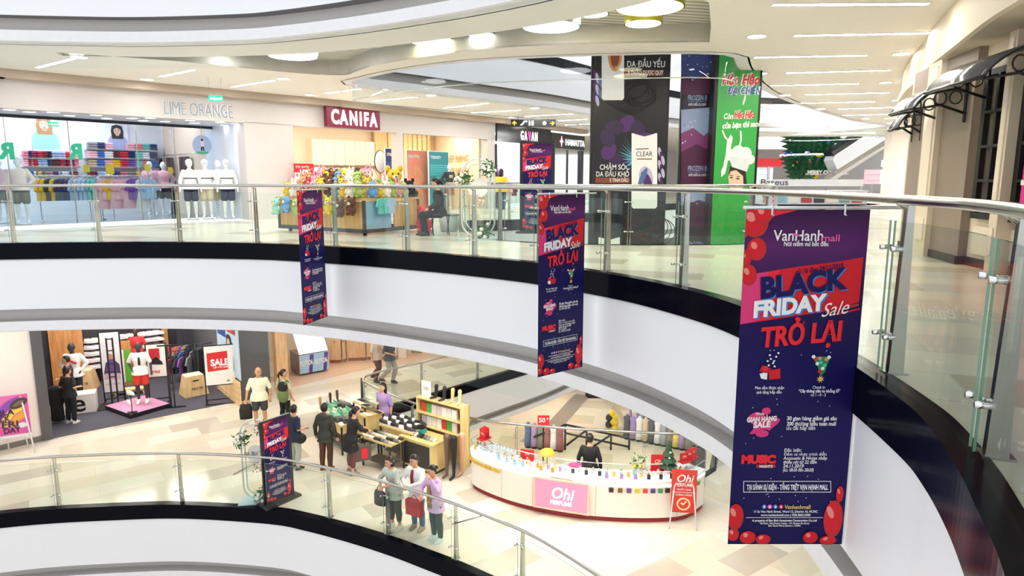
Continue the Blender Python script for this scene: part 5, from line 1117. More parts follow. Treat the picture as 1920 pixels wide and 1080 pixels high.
A.pl('chef_hat', [(1366, 293), (1408, 298), (1400, 322), (1372, 313)], 6, -.0125)
A.pl('face', [(1367, 316), (1393, 322), (1396, 345), (1388, 362), (1374, 362), (1367, 348), (1365, 330)], 3, -.0065); A.pl('face', [(1365, 332), (1368, 313), (1382, 310), (1398, 322), (1400, 345), (1394, 350), (1393, 330), (1380, 319), (1370, 321)], 4, -.0095)
for x, y, a, b, m in ((1371, 333, 3, 1.3, 4), (1383, 335, 3.3, 1.3, 4), (1376, 350, 4.5, 1.6, 5), (1371, 329, 3.6, .7, 4), (1384, 331, 3.8, .7, 4)): A.ci('face', x, y, a, b, m, -.0105)
A.done(mats)

# ================================================================ FAR END: third void, inverted christmas tree, escalator, counter
struct('trim_70', MB().bx(12.5, 29, 39.2, 39.6, 3.68, 4.3), M('#efe6cf', .55)); struct('trim_71', MB().bx(12, 31, 39.6, 59, 9.2, 9.6), WHITE)
struct('wall_far', MB().bx(10, 42, 66, 66.4, -11, 9), M('#e7e4e4', .6)); struct('wall_far_band', MB().bx(11, 30, 58.2, 58.6, -1.2, -.02), FASC)
c = ad(1518, 336, 47); c.z = 0
t = thing('christmas_tree', 'huge upside down christmas tree with baubles hanging in the far void', 'christmas tree', c, 0)
GRN = M('#1f5d3a', .6, var=.25); m = MB()
def spikes(m, z0, z1, r0, r1, rows):
    for j in range(rows):
        u = j/(rows-1); r = r0+(r1-r0)*u; z = z0+(z1-z0)*u; n = max(10, int(2*PI*r/.55))
        for i in range(n):
            a = 2*PI*(i+.5*(j % 2))/n; b = .8*PI/n
            P = lambda aa, rr, zz: (rr*math.cos(aa), rr*math.sin(aa), zz)
            m.add([P(a-b, r*.86, z+.28), P(a+b, r*.86, z+.28), P(a, r*.8, z-.16), P(a, r+.26, z+.06)], [(0, 1, 3), (1, 2, 3), (2, 0, 3)])
    m.loft([(0, 0, z0-.1, r0*.84, r0*.84), (0, 0, z1+.3, r1*.84, r1*.84)], 0, 20)
spikes(m, 1.35, 2.55, 1.3, 1.85, 5); m.build('lower_foliage', GRN, t); m = MB(); spikes(m, 3.05, 5.6, 1.65, 2.4, 8); m.build('upper_foliage', GRN, t)
MB().cyl((0, 0, 2.6), (0, 0, 3.0), 1.2, 20).build('core', GRN, t); MB().cyl((0, 0, 6), (0, 0, 12), .05, 8).build('hanging_cable', STEEL, t)
MB().tube([(2.0*math.cos(u), 2.0*math.sin(u), 2.85) for u in [2*PI*k/30 for k in range(30)]], .06, 6, closed=True).build('ring', M('#e8e4f4', .3, 0, 1, 0), t)
bc = ['#cf2f3c', '#2f56c4', '#2b9a55', '#e9eef6', '#d9b23c', '#b58fe0']; rnd = random.Random(2)
for i in range(46):
    a = PI+PI*rnd.random(); z = [2.75, 2.95, rnd.uniform(1.4, 2.5), rnd.uniform(3.2, 5)][i % 4]; r = 2.02 if i % 4 < 2 else (1.62+.33*(z-1.4) if z < 2.7 else 1.95+.3*(z-3.05))
    MB().sph((r*math.cos(a), r*math.sin(a), z), .1 if i % 4 < 2 else .075, 0, 8, 6).build('bauble', M(bc[i % 6], .25), t)
s = MB(); q = ad(1533, 333, 44.9); n = 16
vs = [((.36 if k % 2 == 0 else .15)*math.cos(k*PI/8), -.0, (.36 if k % 2 == 0 else .15)*math.sin(k*PI/8)) for k in range(n)]
s.add(vs+[(0, -.16, 0), (0, .16, 0)], [(k, (k+1) % n, n) for k in range(n)]+[((k+1) % n, k, n+1) for k in range(n)]); s.build('star', M('#f2c21b', .35), t, tuple(q-c))
MB().cyl((q.x-c.x, q.y-c.y+.1, q.z-c.z), (0, 0, 1.6), .03, 6).build('star_stem', GRN, t)
t = thing('greeting_sign', 'white capital letters greeting in front of the upside down tree', 'sign', ad(1513, 327, 43.6), 0); MB().txt('MERRY CHRISTMAS', .36, 0, 0, 0, 0, 'LEFT', .04, wd=2.6, ex=.05).build('upper_line', WHITE, t); MB().txt('2019', .33, 1.25, -.5, 0, 0, 'LEFT', .03, ex=.05).build('lower_line', WHITE, t); MB().bx(-.1, 2.7, .0, .04, -.03, 0).build('carrier_bar', STEEL, t); MB().cyl((1.3, .03, -.02), (1.3, .03, -t.location.z), .03, 6).build('post', STEEL, t)
def esc(name, pts, y0, y1, m, t, d=43.2):
    q = [ad(x, y, d) for x, y in pts]; o = t.location; n = len(q); s = MB(); P = [(v.x-o.x, v.z-o.z) for v in q]; ar = sum(P[i-1][0]*P[i][1]-P[i][0]*P[i-1][1] for i in range(n))
    if ar < 0: P = P[::-1]
    s.add([(x, y0, z) for x, z in P]+[(x, y1, z) for x, z in P], [tuple(range(n)), tuple(range(n, 2*n))[::-1]]+[(i, i+n, (i+1) % n+n, (i+1) % n) for i in range(n)]); s.build(name, m, t)
t = thing('escalator', 'white sided escalator rising to the right behind the upside down tree', 'escalator', ad(1560, 340, 43.2), 0)
esc('side_panel', [(1562, 300), (1570, 318), (1660, 262), (1690, 262), (1690, 252), (1625, 252), (1566, 291)], 0, 1.3, M('#e8ecf2', .4), t); esc('dark_skirt', [(1560, 285), (1564, 292), (1626, 252), (1610, 252)], .02, 1.28, M('#15161c', .3), t)
esc('under_side', [(1562, 323), (1568, 331), (1662, 269), (1690, 267), (1690, 262.5), (1660, 262.5)], .06, 1.24, M('#98958f', .4), t); esc('lower_edge', [(1555, 336), (1568, 336), (1664, 275), (1690, 273), (1690, 268), (1662, 270)], .02, 1.28, M('#cbc9c6', .4), t)
esc('foot', [(1540, 345), (1560, 345), (1572, 330), (1560, 322), (1548, 332)], .1, 1.2, M('#98958f', .4), t); esc('glass_side', [(1562, 284), (1610, 252), (1592, 252), (1562, 272)], .1, .12, GLASS2, t)
t = thing('phone_counter', 'long white accessory counter with grey lettering in the far walkway', 'counter', (12.2, 33, 0), 0)
MB().bx(.0, 5.2, 0, .9, 0, .62).build('body', M('#dfe5ea', .35), t); MB().bx(-.05, 5.25, -.05, .95, .62, .67).build('worktop', WHITE, t); MB().bx(0, 5.1, .3, .36, .88, 1.21).build('sign_board', M('#f2f2f4', .4), t); MB().txt('Baseus', .42, .02, .93, .295, 0, 'LEFT', .015, wd=1.35).build('lettering', M('#55575c', .4), t)
for x in (.1, 5): MB().bx(x, x+.06, .3, .36, .67, .88).build('sign_post', STEEL, t)
gc = ['#c9383f', '#8fb7c9', '#dfe6e6', '#b0474f', '#3d4046', '#f0e6d8', '#7fa6a0', '#cf5560']; rnd = random.Random(5)
for i in range(8):
    o = MB().bx(-.26, .26, -.02, .0, -.2, .3).build('poster', M(gc[i], .5), None, (12.55+i*.62, 32.978, .28), 0, label='small %s poster on the front of the far white counter, %s from the left' % (['red', 'pale blue', 'white', 'dark red', 'charcoal', 'cream', 'grey green', 'coral'][i], nth(i)), cat='poster', group='posters on the far counter')
for i, (x0, x1, y0, y1, dd, c, lab, tx_) in enumerate([(1418, 1468, 297, 312, 60, '#b9202c', 'long red shop fascia at the far left end behind the tree', None), (1655, 1704, 300, 313, 60, '#dff4fb', 'pale shop fascia with teal letters at the far right end', 'CHA'), (1420, 1450, 314, 345, 60.5, '#cfdcec', 'pale blue lit shop display far behind the green advert', None), (1622, 1650, 318, 345, 60.5, '#e9b9c0', 'pink lit shop display far behind the escalator', None), (1652, 1668, 318, 345, 60.3, '#f3f4f8', 'white lit shop display far at the right of the pink one', None), (1672, 1700, 316, 345, 60.5, '#7f8fa3', 'grey blue shop display farthest to the right', None)]):
    a, b = ad(x0, y1, dd), ad(x1, y0, dd); t = board('shop_display' if i > 1 else 'shop_fascia', lab, 'shop display' if i > 1 else 'shop sign', ((a.x+b.x)/2, dd, a.z), 0, b.x-a.x, b.z-a.z, M(c, .4, 0, .5), .3)  # boards glow in their own colour, standing in for shop lighting
    if tx_: MB().txt(tx_, (b.z-a.z)*.9, 0, (b.z-a.z)*.18, 0, 0, 'CENTER', .03).build('lettering', M('#19a5c4', .4, 0, .6, 0), t)
    if i > 1:
        for k in range(3): MB().bx(-(b.x-a.x)/2+.1, (b.x-a.x)/2-.1, -.25, -.01, .3+k*.5, .34+k*.5).build('shelf', WHITE, t)
    if a.z > .3: MB().bx(-.1, .1, .02, .2, -a.z, 0).build('post', WHITE, t)
t = thing('hanging_planter', 'trailing green plant in a pot high beside the right wall far end', 'plant', ad(1694, 285, 38), 0); MB().loft([(0, 0, -.3, .2, .2), (0, 0, .1, .3, .3)]).build('pot', M('#cdbfa5', .6), t); m = MB(); bunch(m, (-.15, -.1, .2), .5, 160, 3); m.build('foliage', [LEAF, LEAF], t); MB().cyl((0, 0, .1), (0, 0, 3.7-t.location.z), .01, 5).build('hanging_wire', STEEL, t)
for i, (x, y, z) in enumerate([(20, 63.5, 5.5), (25, 63.5, 5.5), (30, 63.5, 5.5), (35, 63, 5.5), (18, 60, 5.5), (22, 43, 9), (26, 46, 9), (30, 36, 3.7), (24, 34, 3.7), (16, 36, 3.7)]):  # panel lights added to brighten the grey far wall and void
    t = thing('added_panel_light', 'square panel light added to brighten the far end of the mall', 'ceiling light', (x, y, z), 0, 'added far panel lights'); MB().box((0, 0, -.012), (.9, .9, .02)).build('diffuser', M('#fffaf2', .5, 0, 90, 0), t)
struct('wall_far_pier', MB().bx(20.3, 21.3, 36.5, 37.2, 0, 3.8), M('#e9e2da', .6))
# ================================================================ LOWER FLOOR: sports shop
ZL = -5.5
FS = Fr((-12.05, 16.69), (-8.35, 19.68)); LS = FS.L
CARP = M('#4e4d5a', .95, var=.12, scale=60)
struct('floor_carpet', MB().prism(poly(FS, [(-.1, 0), (LS, 0), (LS, 5.2), (-2.5, 5.2)]), ZL, ZL+.012), CARP)
DKG = M('#5a5a5e', .5, var=.08)
m = MB(); wbox(m, FS, -.24, 0, -.05, .15, ZL, -1.75); struct('wall_jamb', m, DKG)
m = MB(); wbox(m, FS, LS, LS+.95, -.05, .25, ZL, -1.75); struct('wall_shop_panel', m, DKG)
WL = Fr((-16.5, 12.0), FS.w(-.24, 0)[:2]); m = MB(); wbox(m, WL, 0, WL.L, 0, .3, ZL, -1.75); struct('wall_left', m, M('#efe9e4', .55, var=.02))
m = MB(); wbox(m, WL, 0, WL.L, -.02, 0, ZL, ZL+.14); struct('baseboard_left', m, M('#7d7770', .5))
BACKW = wood_mat('dark_boards', '#2c2b33', '#3a3842', 2)
m = MB(); wbox(m, FS, -2.7, LS+.2, 5.0, 5.2, ZL, -1.75); struct('wall_sports_back', m, BACKW)
m = MB(); wbox(m, FS, LS-.02, LS+.15, .25, 5, ZL, -1.75); struct('wall_sports_side', m, DKG)
m = MB(); wbox(m, FS, -2.7, -2.5, 0.4, 5, ZL, -1.75); struct('wall_sports_side_2', m, M('#8a8078', .6))
ORW = wood_mat('orange_timber', '#b97a45', '#d29a60', 2)
for i, (x0, x1) in enumerate(((92, 156), (305, 316))):
    a, b = on(FS, 4.95, x0, 650), on(FS, 4.95, x1, 650); m = MB(); m.bx(a.x, b.x, 4.9, 4.99, 0, 3.7)
    m.build('wall_cladding', ORW, None, FS.w(0, 0, ZL), FS.a, label=['broad orange timber panel at the left of the shoe wall', 'narrow orange timber post right of the shoe wall'][i], cat='wall panel')
for i, (a_, b_) in enumerate([(.8, 1.2), (2.4, 1.2), (3.9, 1.2), (.4, 3.2), (2.2, 3.2), (3.9, 3.4)]):
    t = thing('shop_panel_light', 'panel light under the ceiling of the sports shop, %s of six' % nth(i), 'ceiling light', FS.w(a_, b_, -1.78), FS.a, 'panel lights of the sports shop'); MB().box((0, 0, -.01), (1.1, .4, .02)).build('diffuser', M('#fff6ee', .5, 0, 10, 0), t)
sc = ['#f3f3f5', '#e9e9ee', '#f6d9dd', '#dfe4f0', '#f4f4f4', '#efe2dc', '#d9dde2']; sn = ['white', 'off white', 'pinkish white', 'bluish white', 'bright white', 'cream', 'pale grey']
k = 0
for r in range(8):
    y = 622+r*11.5; a, b = on(FS, 4.86, 161, y+4), on(FS, 4.86, 303, y+4); z = b.z
    if z < ZL+.5: break
    t = thing('shoe_shelf', 'thin dark shoe shelf on the back wall, %s from the top' % nth(r), 'shelf', FS.w((a.x+b.x)/2, 5.0, z), FS.a, 'thin shoe shelves of the sports shop'); L = (b.x-a.x)/2; MB().bx(-L, L, -.22, 0, -.02, 0).build('board', M('#45434c', .5), t)
    n = 11
    for i in range(n):
        c = (i*5+r*3) % 7; shoe('%s sport shoe, %s along the %s shoe shelf' % (sn[c], nth(i), nth(r)), FS.w(a.x+(b.x-a.x)*(i+.5)/n, 4.86, z+.002), FS.a+1.2, sc[c], 'sport shoes on the back wall', 1.45); k += 1
# racks of the sports shop
R = [(NC[c], 'tee') for c in 'coral pink,red,coral pink,orange,purple,beige,charcoal,black'.split(',')]
a, b = on(FS, 4.4, 312, 650), on(FS, 4.4, 368, 650)
rail_rack('high rail with pink and orange tops at the back of the sports shop', FS, a.x, b.x, 4.5, a.z, R, 'high rail of the sports shop', floor=ZL, metal=BLACK, ang=.3, sc=.75)
for i, (x0, x1, tt, y, its, nm) in enumerate([(316, 372, 3.4, 675, 'charcoal,grey,charcoal,blue,navy blue,black,grey,charcoal', 'middle sports rack'), (316, 362, 2.7, 692, 'red,black,charcoal,purple,black,grey', 'low front sports rack'), (366, 410, 2.6, 670, 'black,charcoal,black,black,grey,black,black,black', 'black sports rack')]):
    a, b = on(FS, tt, x0, y), on(FS, tt, x1, y)
    rail_rack('black steel clothes rack, %s in the sports shop' % ['middle one', 'low front one', 'right one with long black garments'][i], FS, a.x, b.x, tt, max(a.z, ZL+1.05 if i < 2 else ZL+1.35), [(NC[c], 'pants' if i == 2 else 'tee') for c in its.split(',')], nm, floor=ZL+.012, metal=BLACK, ang=[.9, .7, 1.0][i], sc=[.9, .8, 1.1][i])
for i, x in enumerate((366, 378, 390, 402)):
    q = on(FS, 4.9, x, 640); garment('black trousers hanging high on the sports shop back wall, %s from the left' % nth(i), FS.w(q.x, 4.9, -2.2), FS.a, NC['black'], 'pants', 'trousers on the sports shop back wall', 1.3)
# tall photo on the right wall with plank steps below
a, b = side(FS, LS-.05, 410, 680), side(FS, LS-.05, 452, 680)
yy0, yy1 = min(a.y, b.y), max(a.y, b.y); w = min(2.2, yy1-yy0)
t = board('wall_poster', 'tall colourful photo of sporty people on the right wall of the sports shop', 'poster', FS.w(LS-.06, yy0+.15+w/2, ZL+.75), FS.a-PI/2, w, 2.9, M('#b9cfdf', .5), .03)
portrait(t, -.25*w, 1.1, .9, '#6a2b1d', '#2b3f8e'); portrait(t, .22*w, 1.35, .8, '#d9d2c8', '#b23a2c', y=-.012, name='second_printed_figure'); portrait(t, .1*w, .2, .8, '#2b2320', '#1f7f86', y=-.022, name='third_printed_figure')
t = thing('plank_steps', 'pale timber plank boards below the tall sports photo', 'wall panel', FS.w(LS-.08, yy0+.1+w/2, ZL+.012), FS.a-PI/2)
for j in range(4): MB().bx(-w/2, w/2, -.1+.015*j, 0, .18*j, .18*j+.165).build('plank', TIMB, t)
def stand_sign(label, pos, rz, w, h, z0, mat, draw=None, legs=True, cat='sign stand', th=.03):
    t = thing('poster_stand', label, cat, pos, rz, 'poster stands of the sports shop'); MB().bx(-w/2, w/2, -.01, th, z0, z0+h).build('poster', mat, t)
    m = MB()
    for s in (-1, 1): m.bx(s*(w/2+.02)-.018, s*(w/2+.02)+.018, 0, .03, .02, z0+h+.03)
    m.bx(-w/2-.02, w/2+.02, 0, .03, z0+h+.002, z0+h+.03); m.bx(-w/2-.02, w/2+.02, 0, .03, z0-.03, z0-.002); m.build('frame', BLACK, t)
    m = MB()
    for s in (-1, 1): m.bx(s*(w/2+.02)-.02, s*(w/2+.02)+.02, -.25, .28, 0, .025)
    m.bx(-w/2, w/2, -.25, -.21, 0, .02); m.bx(-w/2, w/2, .24, .28, 0, .02); m.build('foot_frame', BLACK, t)
    if draw: draw(t, w, h, z0)
    return t
def d_sale(t, w, h, z0):
    MB().plate([(-w*.42, z0+h*.35), (w*.28, z0+h*.38), (w*.28, z0+h*.86), (-w*.42, z0+h*.83)], -.011, .003).build('red_square', M('#d8232b', .5), t)
    m = MB(); m.txt('SALE', w*.34, -w*.3, z0+h*.5, -.013, 0, 'LEFT', .05, wd=w*.62); m.txt('UP TO 50%', w*.08, -w*.22, z0+h*.43, -.013, 0, 'LEFT', .04, wd=w*.5); m.build('lettering', WHITE, t); MB().txt('fit', w*.12, w*.2, z0+h*.06, -.011, 0, 'LEFT', .02, .3).build('small_lettering', BLACK, t)
stand_sign('white poster stand with a red sale square beside the plank steps', at(417, 753, ZL+.012), .35, .82, 1.2, .55, M('#f4f2ee', .5), d_sale)
def d_ath(t, w, h, z0):
    m = MB(); m.plate([(-w*.45, z0+h*.3), (w*.45, z0+h*.3), (w*.42, z0+h*.46), (w*.1, z0+h*.56), (-w*.3, z0+h*.5)], -.012, .002, 0); m.disc(-w*.05, z0+h*.6, w*.17, w*.18, -.014, .002, 1); m.plate([(-w*.3, z0+h*.36), (w*.3, z0+h*.34), (w*.1, z0+h*.56), (-w*.15, z0+h*.54)], -.014, .002, 2); m.plate([(-w*.45, z0+h*.22), (w*.45, z0+h*.2), (w*.4, z0+h*.31), (-w*.4, z0+h*.32)], -.013, .002, 3)
    m.build('printed_athlete', [M('#4c3f63', .5), M('#c99576', .5), M('#6a5292', .5), M('#d9b9c6', .5)], t); MB().txt('NEW WAVE', w*.14, 0, z0+h*.12, -.012, 0, 'CENTER', .01).build('lettering', M('#b98a80', .5), t); MB().txt('IGNITE', w*.28, 0, z0+h*.78, -.012, 0, 'CENTER', .04).build('headline', M('#dfe3f2', .5), t)
stand_sign('tall white poster stand with a crouching athlete, left of the podium', at(216, 752, ZL+.012), .35, .5, 1.85, .3, M('#eceaf0', .5), d_ath)
def d_shoe(t, w, h, z0):
    MB().plate([(-w*.38, z0+h*.55), (w*.2, z0+h*.55), (w*.2, z0+h*.88), (-w*.38, z0+h*.88)], -.012, .002).build('red_square', M('#b8202a', .5), t); m = MB(); m.plate([(-w*.35, z0+h*.4), (w*.35, z0+h*.36), (w*.3, z0+h*.46), (0, z0+h*.62), (-w*.3, z0+h*.52)], -.015, .002); m.build('printed_shoe', BLACK, t); MB().txt('STYLE', w*.2, -w*.4, z0+h*.12, -.012, 0, 'LEFT', .05, .2).build('lettering', M('#c9333a', .5), t)
stand_sign('small white shoe poster stand right of the red shorts mannequin', at(300, 752, ZL+.012), .35, .5, 1.0, .78, M('#efe9e2', .5), d_shoe)
t = thing('podium', 'low black podium with a pink printed top under the red shorts mannequin', 'podium', at(259, 766, ZL+.012), -.58); MB().bx(-.7, .7, -.58, .58, 0, .12).build('base', M('#17151d', .4), t); MB().bx(-.69, .69, -.57, .57, .121, .128).build('printed_top', M('#d79ac0', .3, var=.35, scale=1.5), t)
pp = t.location.copy()
mannequin('dark grey mannequin in white tee and red shorts on the podium', pp+Vector((.1, .12, .128)), .3, '#3b3a40', None, plate=False, h=1.86, top='#f2f0ee', sleeve=.42, bottom='#e23f30', length='shorts', shoes='#f4f4f4', la='down', ra='hip', topname='tee_shirt', botname='red_shorts', extra=lambda t, h, P: MB().loft([(.02, -.148, 1.18, .03, .006), (.02, -.152, 1.25, .036, .008), (.02, -.15, 1.42, .03, .006)]).build('black_print', BLACK, t))
mannequin('dark mannequin in a white jacket with a red sash behind the staff in black', at(146, 762, ZL+.012), .25, '#2f2e34', None, plate=True, h=1.95, top='#efeeee', bottom='#2a2930', length='long', sleeve=1, la='hip', ra='hip', topname='jacket', extra=lambda t, h, P: MB().tube([(-.16, -.12, 1.52), (0, -.165, 1.42), (.14, -.15, 1.34)], .03, 6).build('red_sash', RED, t))
mannequin('far mannequin in red top with a dark face behind the podium', at(262, 712, ZL+.012), .3, '#54423c', None, plate=True, h=1.8, top='#d9363c', bottom='#26252b', length='long', sleeve=.4)
t = thing('shoe_stand', 'thin black display stand holding a white shoe in front of the podium', 'display stand', at(248, 774, ZL+.14), .4); MB().bx(-.13, .13, -.1, .1, 0, .015).build('foot', BLACK, t); MB().cyl((0, 0, .015), (0, 0, .52), .012, 8).build('pole', BLACK, t); MB().bx(-.06, .06, -.12, .12, .52, .535).build('tray', BLACK, t)
shoe('white running shoe on the thin black stand before the podium', at(248, 774, ZL+.14)+Vector((0, 0, .537)), 1.2, '#f1efec', 'shoes around the podium', 1.1)
shoe('white shoe lying on the pink podium top, left of the mannequin feet', pp+Vector((-.25, -.0, .13)), .9, '#f4f4f4', 'shoes around the podium', 1.1)
t = thing('garment_frame', 'tall black steel frame with two uprights beside the podium', 'display frame', at(325, 764, ZL+.012), .3)
for s in (-1, 1): MB().bx(s*.05-.02, s*.05+.02, -.02, .02, .02, 1.9).build('upright', BLACK, t)
MB().bx(-.35, .35, -.05, .05, 0, .02).build('foot', BLACK, t); MB().bx(-.3, .1, -.02, .02, 1.88, 1.92).build('cross_bar', BLACK, t)
t = thing('garment_frame', 'tall black ladder frame behind the athlete poster', 'display frame', at(217, 762, ZL+.012), .3)
for s in (-1, 1): MB().bx(s*.08-.02, s*.08+.02, -.02, .02, .02, 2.1).build('upright', BLACK, t)
for z in (.9, 1.3, 1.7, 2.05): MB().bx(-.06, .06, -.012, .012, z, z+.03).build('rung', BLACK, t)
MB().bx(-.45, .3, -.3, .3, 0, .02).build('foot_plate', BLACK, t)
def plyo(label, pos, rz):
    t = thing('plyo_box', label, 'box', pos, rz, 'tapered timber jump boxes'); MB().box((0, 0, .31), (.72, .62, .62), 0, 0, .72).build('body', TIMB, t); MB().bx(-.25, .25, -.215, .215, .621, .64).build('lid', M('#f0e2c8', .5), t)
    m = MB(); m.bx(-.09, .09, -.262, -.235, .47, .5); m.build('hand_slot', BLACK, t); MB().txt('NO 10', .11, -.14, .2, -.30, 0, 'LEFT', .02).build('stencil', BLACK, t)
plyo('tapered timber jump box near the black rack, right one', at(364, 738, ZL+.012), .75); plyo('tapered timber jump box behind the staff in black, left one', at(160, 728, ZL+.012), .3)
t = thing('red_shelf', 'red shelf tower stacked with red shoe boxes left of the athlete poster', 'shelf', at(174, 702, ZL+.012), .4)
for s in (-1, 1): MB().bx(s*.36-.02, s*.36+.02, -.2, .2, 0, 1.75).build('side', RED, t)
for j in range(7): MB().bx(-.33, .33, -.2, .2, .1+j*.23, .12+j*.23).build('shelf_board', WHITE, t); MB().bx(-.3, .3, -.19, .18, .13+j*.23, .28+j*.23).build('box_row', M('#c42634', .5), t)
t = thing('low_counter', 'low white counter with a large black letter behind the staff in black', 'counter', at(128, 778, ZL+.012), .45); MB().bx(-.7, .7, 0, .5, 0, .55).build('body', M('#eee7e2', .5), t); MB().txt('e', .75, .1, .06, 0, 0, 'LEFT', .012).build('letter', BLACK, t)
t = board('tall_board', 'green and white striped board on an orange timber backing behind the podium', 'sign', at(237, 722, ZL+.012), .35, .45, 1.5, ORW, .05); MB().bx(-.2, .0, -.012, 0, .1, 1.2).build('white_stripe', WHITE, t); MB().bx(.02, .2, -.012, 0, .1, 1.2).build('green_stripe', M('#5fb53b', .5), t)
t = thing('timber_bench', 'low timber bench standing behind the podium', 'bench', at(245, 738, ZL+.012), .35); MB().bx(-.5, .5, -.15, .15, .14, .18).build('seat', TIMB, t)
for s in (-1, 1): MB().bx(s*.4-.03, s*.4+.03, -.13, .13, 0, .14).build('leg', TIMB, t)
p = at(136, 793, ZL+.012); figure('person', 'shop staff in black shirt and black cap seen from behind, near the dark jamb', 'person', p, 2.95, 1.62, ra='bent', la='bent', top='#1b1b1f', sleeve=.4, bottom='#17171b', hair='#17120f', style='short', shoes='#d8d4d0', extra=capx('#1a1a1e'))
p = at(103, 790, ZL+.012); figure('person', 'shop staff in dark shirt and pale jeans half hidden by the dark jamb', 'person', p+Vector((-.1, .9, 0)), -1.2, 1.66, ra='bent', la='bent', top='#2b2b30', sleeve=.4, bottom='#aab4c0', hair='#17120f', shoes='#333333')
p = at(110, 792, ZL+.012); t = thing('jacket_dummy', 'black jacket hung on a low stand at the dark jamb', 'jacket', p, .3); remesh(MB().loft([(0, 0, .05, .17, .1), (0, 0, .5, .16, .1), (0, 0, .72, .27, .14), (0, 0, .98, .2, .12), (0, 0, 1.06, .08, .06)]).build('jacket', M('#151519', .8), t), .02)
# easel poster by the white wall
t = thing('easel_poster', 'colourful sale poster on a white folding easel at the far left', 'easel', at(28, 842, ZL)+Vector((.25, -.3, 0)), .5); PW, PH = .72, 1.0
b = MB().bx(-PW/2, PW/2, 0, .02, .5, .5+PH).build('poster', M('#e05fa6', .5), t)
m = MB(); cols = ['#f2a33c', '#f6d24a', '#8a4fb5', '#e46fb4']
for i in range(4):
    r0 = .25+i*.17; m.plate([(max(-PW/2, min(PW/2, PW*.45-(r0+dr)*math.cos(u))), min(.5+PH, .62+(r0+dr)*1.15*math.sin(u))) for dr, us in ((0, [.2+k*.13 for k in range(10)]), (.15, [.2+k*.13 for k in range(10)][::-1])) for u in us], -.001-.0015*i, .001, i)
m.disc(.17, 1.28, .2, .11, -.009, .002, 4, 20, .5); m.disc(.17, 1.28, .13, .05, -.0125, .002, 6, 20, .5); m.disc(.2, .72, .1, .07, -.009, .002, 5); m.build('printed_shapes', [M(c, .5) for c in cols]+[M('#4a3b36', .5), WHITE, M('#7a655a', .5)], t)
m = MB()
for i, s in enumerate(('BLA', 'CK', 'FRI', 'DAY')): m.txt(s, .2, -.28+.03*i, 1.02-i*.155, -.011, 0, 'LEFT', .03, wd=[.34, .22, .33, .34][i])
m.build('lettering', M('#3c1d4f', .5), t)
for s in (-1, 1): MB().tube([(s*.22, .02, 1.5), (s*.4, -.12, .0)], .018, 6).build('leg', WHITE, t); MB().tube([(s*.14, .04, 1.3), (s*.2, .4, .0)], .016, 6).build('leg', WHITE, t)
MB().bx(-.36, .36, -.06, .0, .45, .49).build('ledge', WHITE, t)

# ---------------------------------------------------------------- optical / wood shops beyond
FB = Fr((-7.62, 20.35), (-5.9, 23.7)); GOLD = wood_mat('honey_wood', '#d9a878', '#e9c39a', 2)
FE = Fr((-6.4, 24.1), (1.0, 27.2))
m = MB(); wbox(m, FE, -2.5, FE.L, 1.6, 1.8, ZL, -1.75); struct('wall_beyond', m, M('#f3dfc8', .55))
q = Fr((-7.65, 20.3), (-8.3, 21.2)); m = MB(); wbox(m, q, 0, .9, -.0, .25, ZL, -1.75); struct('wall_beyond_2', m, M('#e6c9a4', .5)); 
struct('floor_timber', MB().prism([(-7.6, 20.6), (-5.2, 23.3), (-1.0, 25.3), (-2, 28.5), (-9, 26)], ZL, ZL+.01), M('#d9b9a0', .3))
m = MB(); m.box((-7.85, 20.38, (ZL-1.75)/2), (.12, .12, -1.75-ZL), 0, .8); struct('wall_post_1', m, WHITE)
t = thing('granite_strip', 'narrow grey granite and timber pier left of the slanted white desk', 'pier', (-7.45, 20.85, ZL), .85); MB().bx(-.2, .2, -.1, .1, 0, 2.3).build('timber_face', GOLD, t); MB().bx(-.2, .2, -.1, .1, 2.3, 3.7).build('granite_face', M('#8c857c', .4, var=.3, scale=60), t)
p0, p1 = at(563, 706, ZL), at(617, 696, ZL); D = Fr(p0, p1)
t = thing('display_desk', 'desk with slanted white boards and a blue and purple front banner', 'desk', p0, D.a); L = D.L
MB().bx(0, L, .05, .9, .05, .75).build('body', M('#8f6248', .4), t); f = MB().bx(0, L, 0, .045, .08, .72).build('front_banner', M('#a7d0ee', .4), t)
m = MB()
for k in (0, 1): m.plate([(L*(.3+.5*k), .08), (L*(.42+.5*k), .08), (L*(.5+.5*k)-.002, .72), (L*(.36+.5*k), .72)], -.001, .002)
m.build('purple_bars', M('#5b3fa6', .4), t); m = MB()
for k in (0, 1): m.txt('FLYTO6', .24, L*(.03+.5*k), .34, -.004, 0, 'LEFT', .05, .0, .08, wd=L*.42)
m.build('lettering', WHITE, t); m = MB()
for k in (0, 1): m.add([(L*.5*k+.01, .0, .78), (L*.5*k+L*.49, .0, .78), (L*.5*k+L*.49, .75, 1.75), (L*.5*k+.01, .75, 1.75), (L*.5*k+.01, .03, .76), (L*.5*k+L*.49, .03, .76), (L*.5*k+L*.49, .78, 1.73), (L*.5*k+.01, .78, 1.73)], [(0, 1, 2, 3), (7, 6, 5, 4), (0, 4, 5, 1), (1, 5, 6, 2), (2, 6, 7, 3), (3, 7, 4, 0)])
m.build('slanted_boards', M('#ffffff', .4, 0, .5, 0), t)
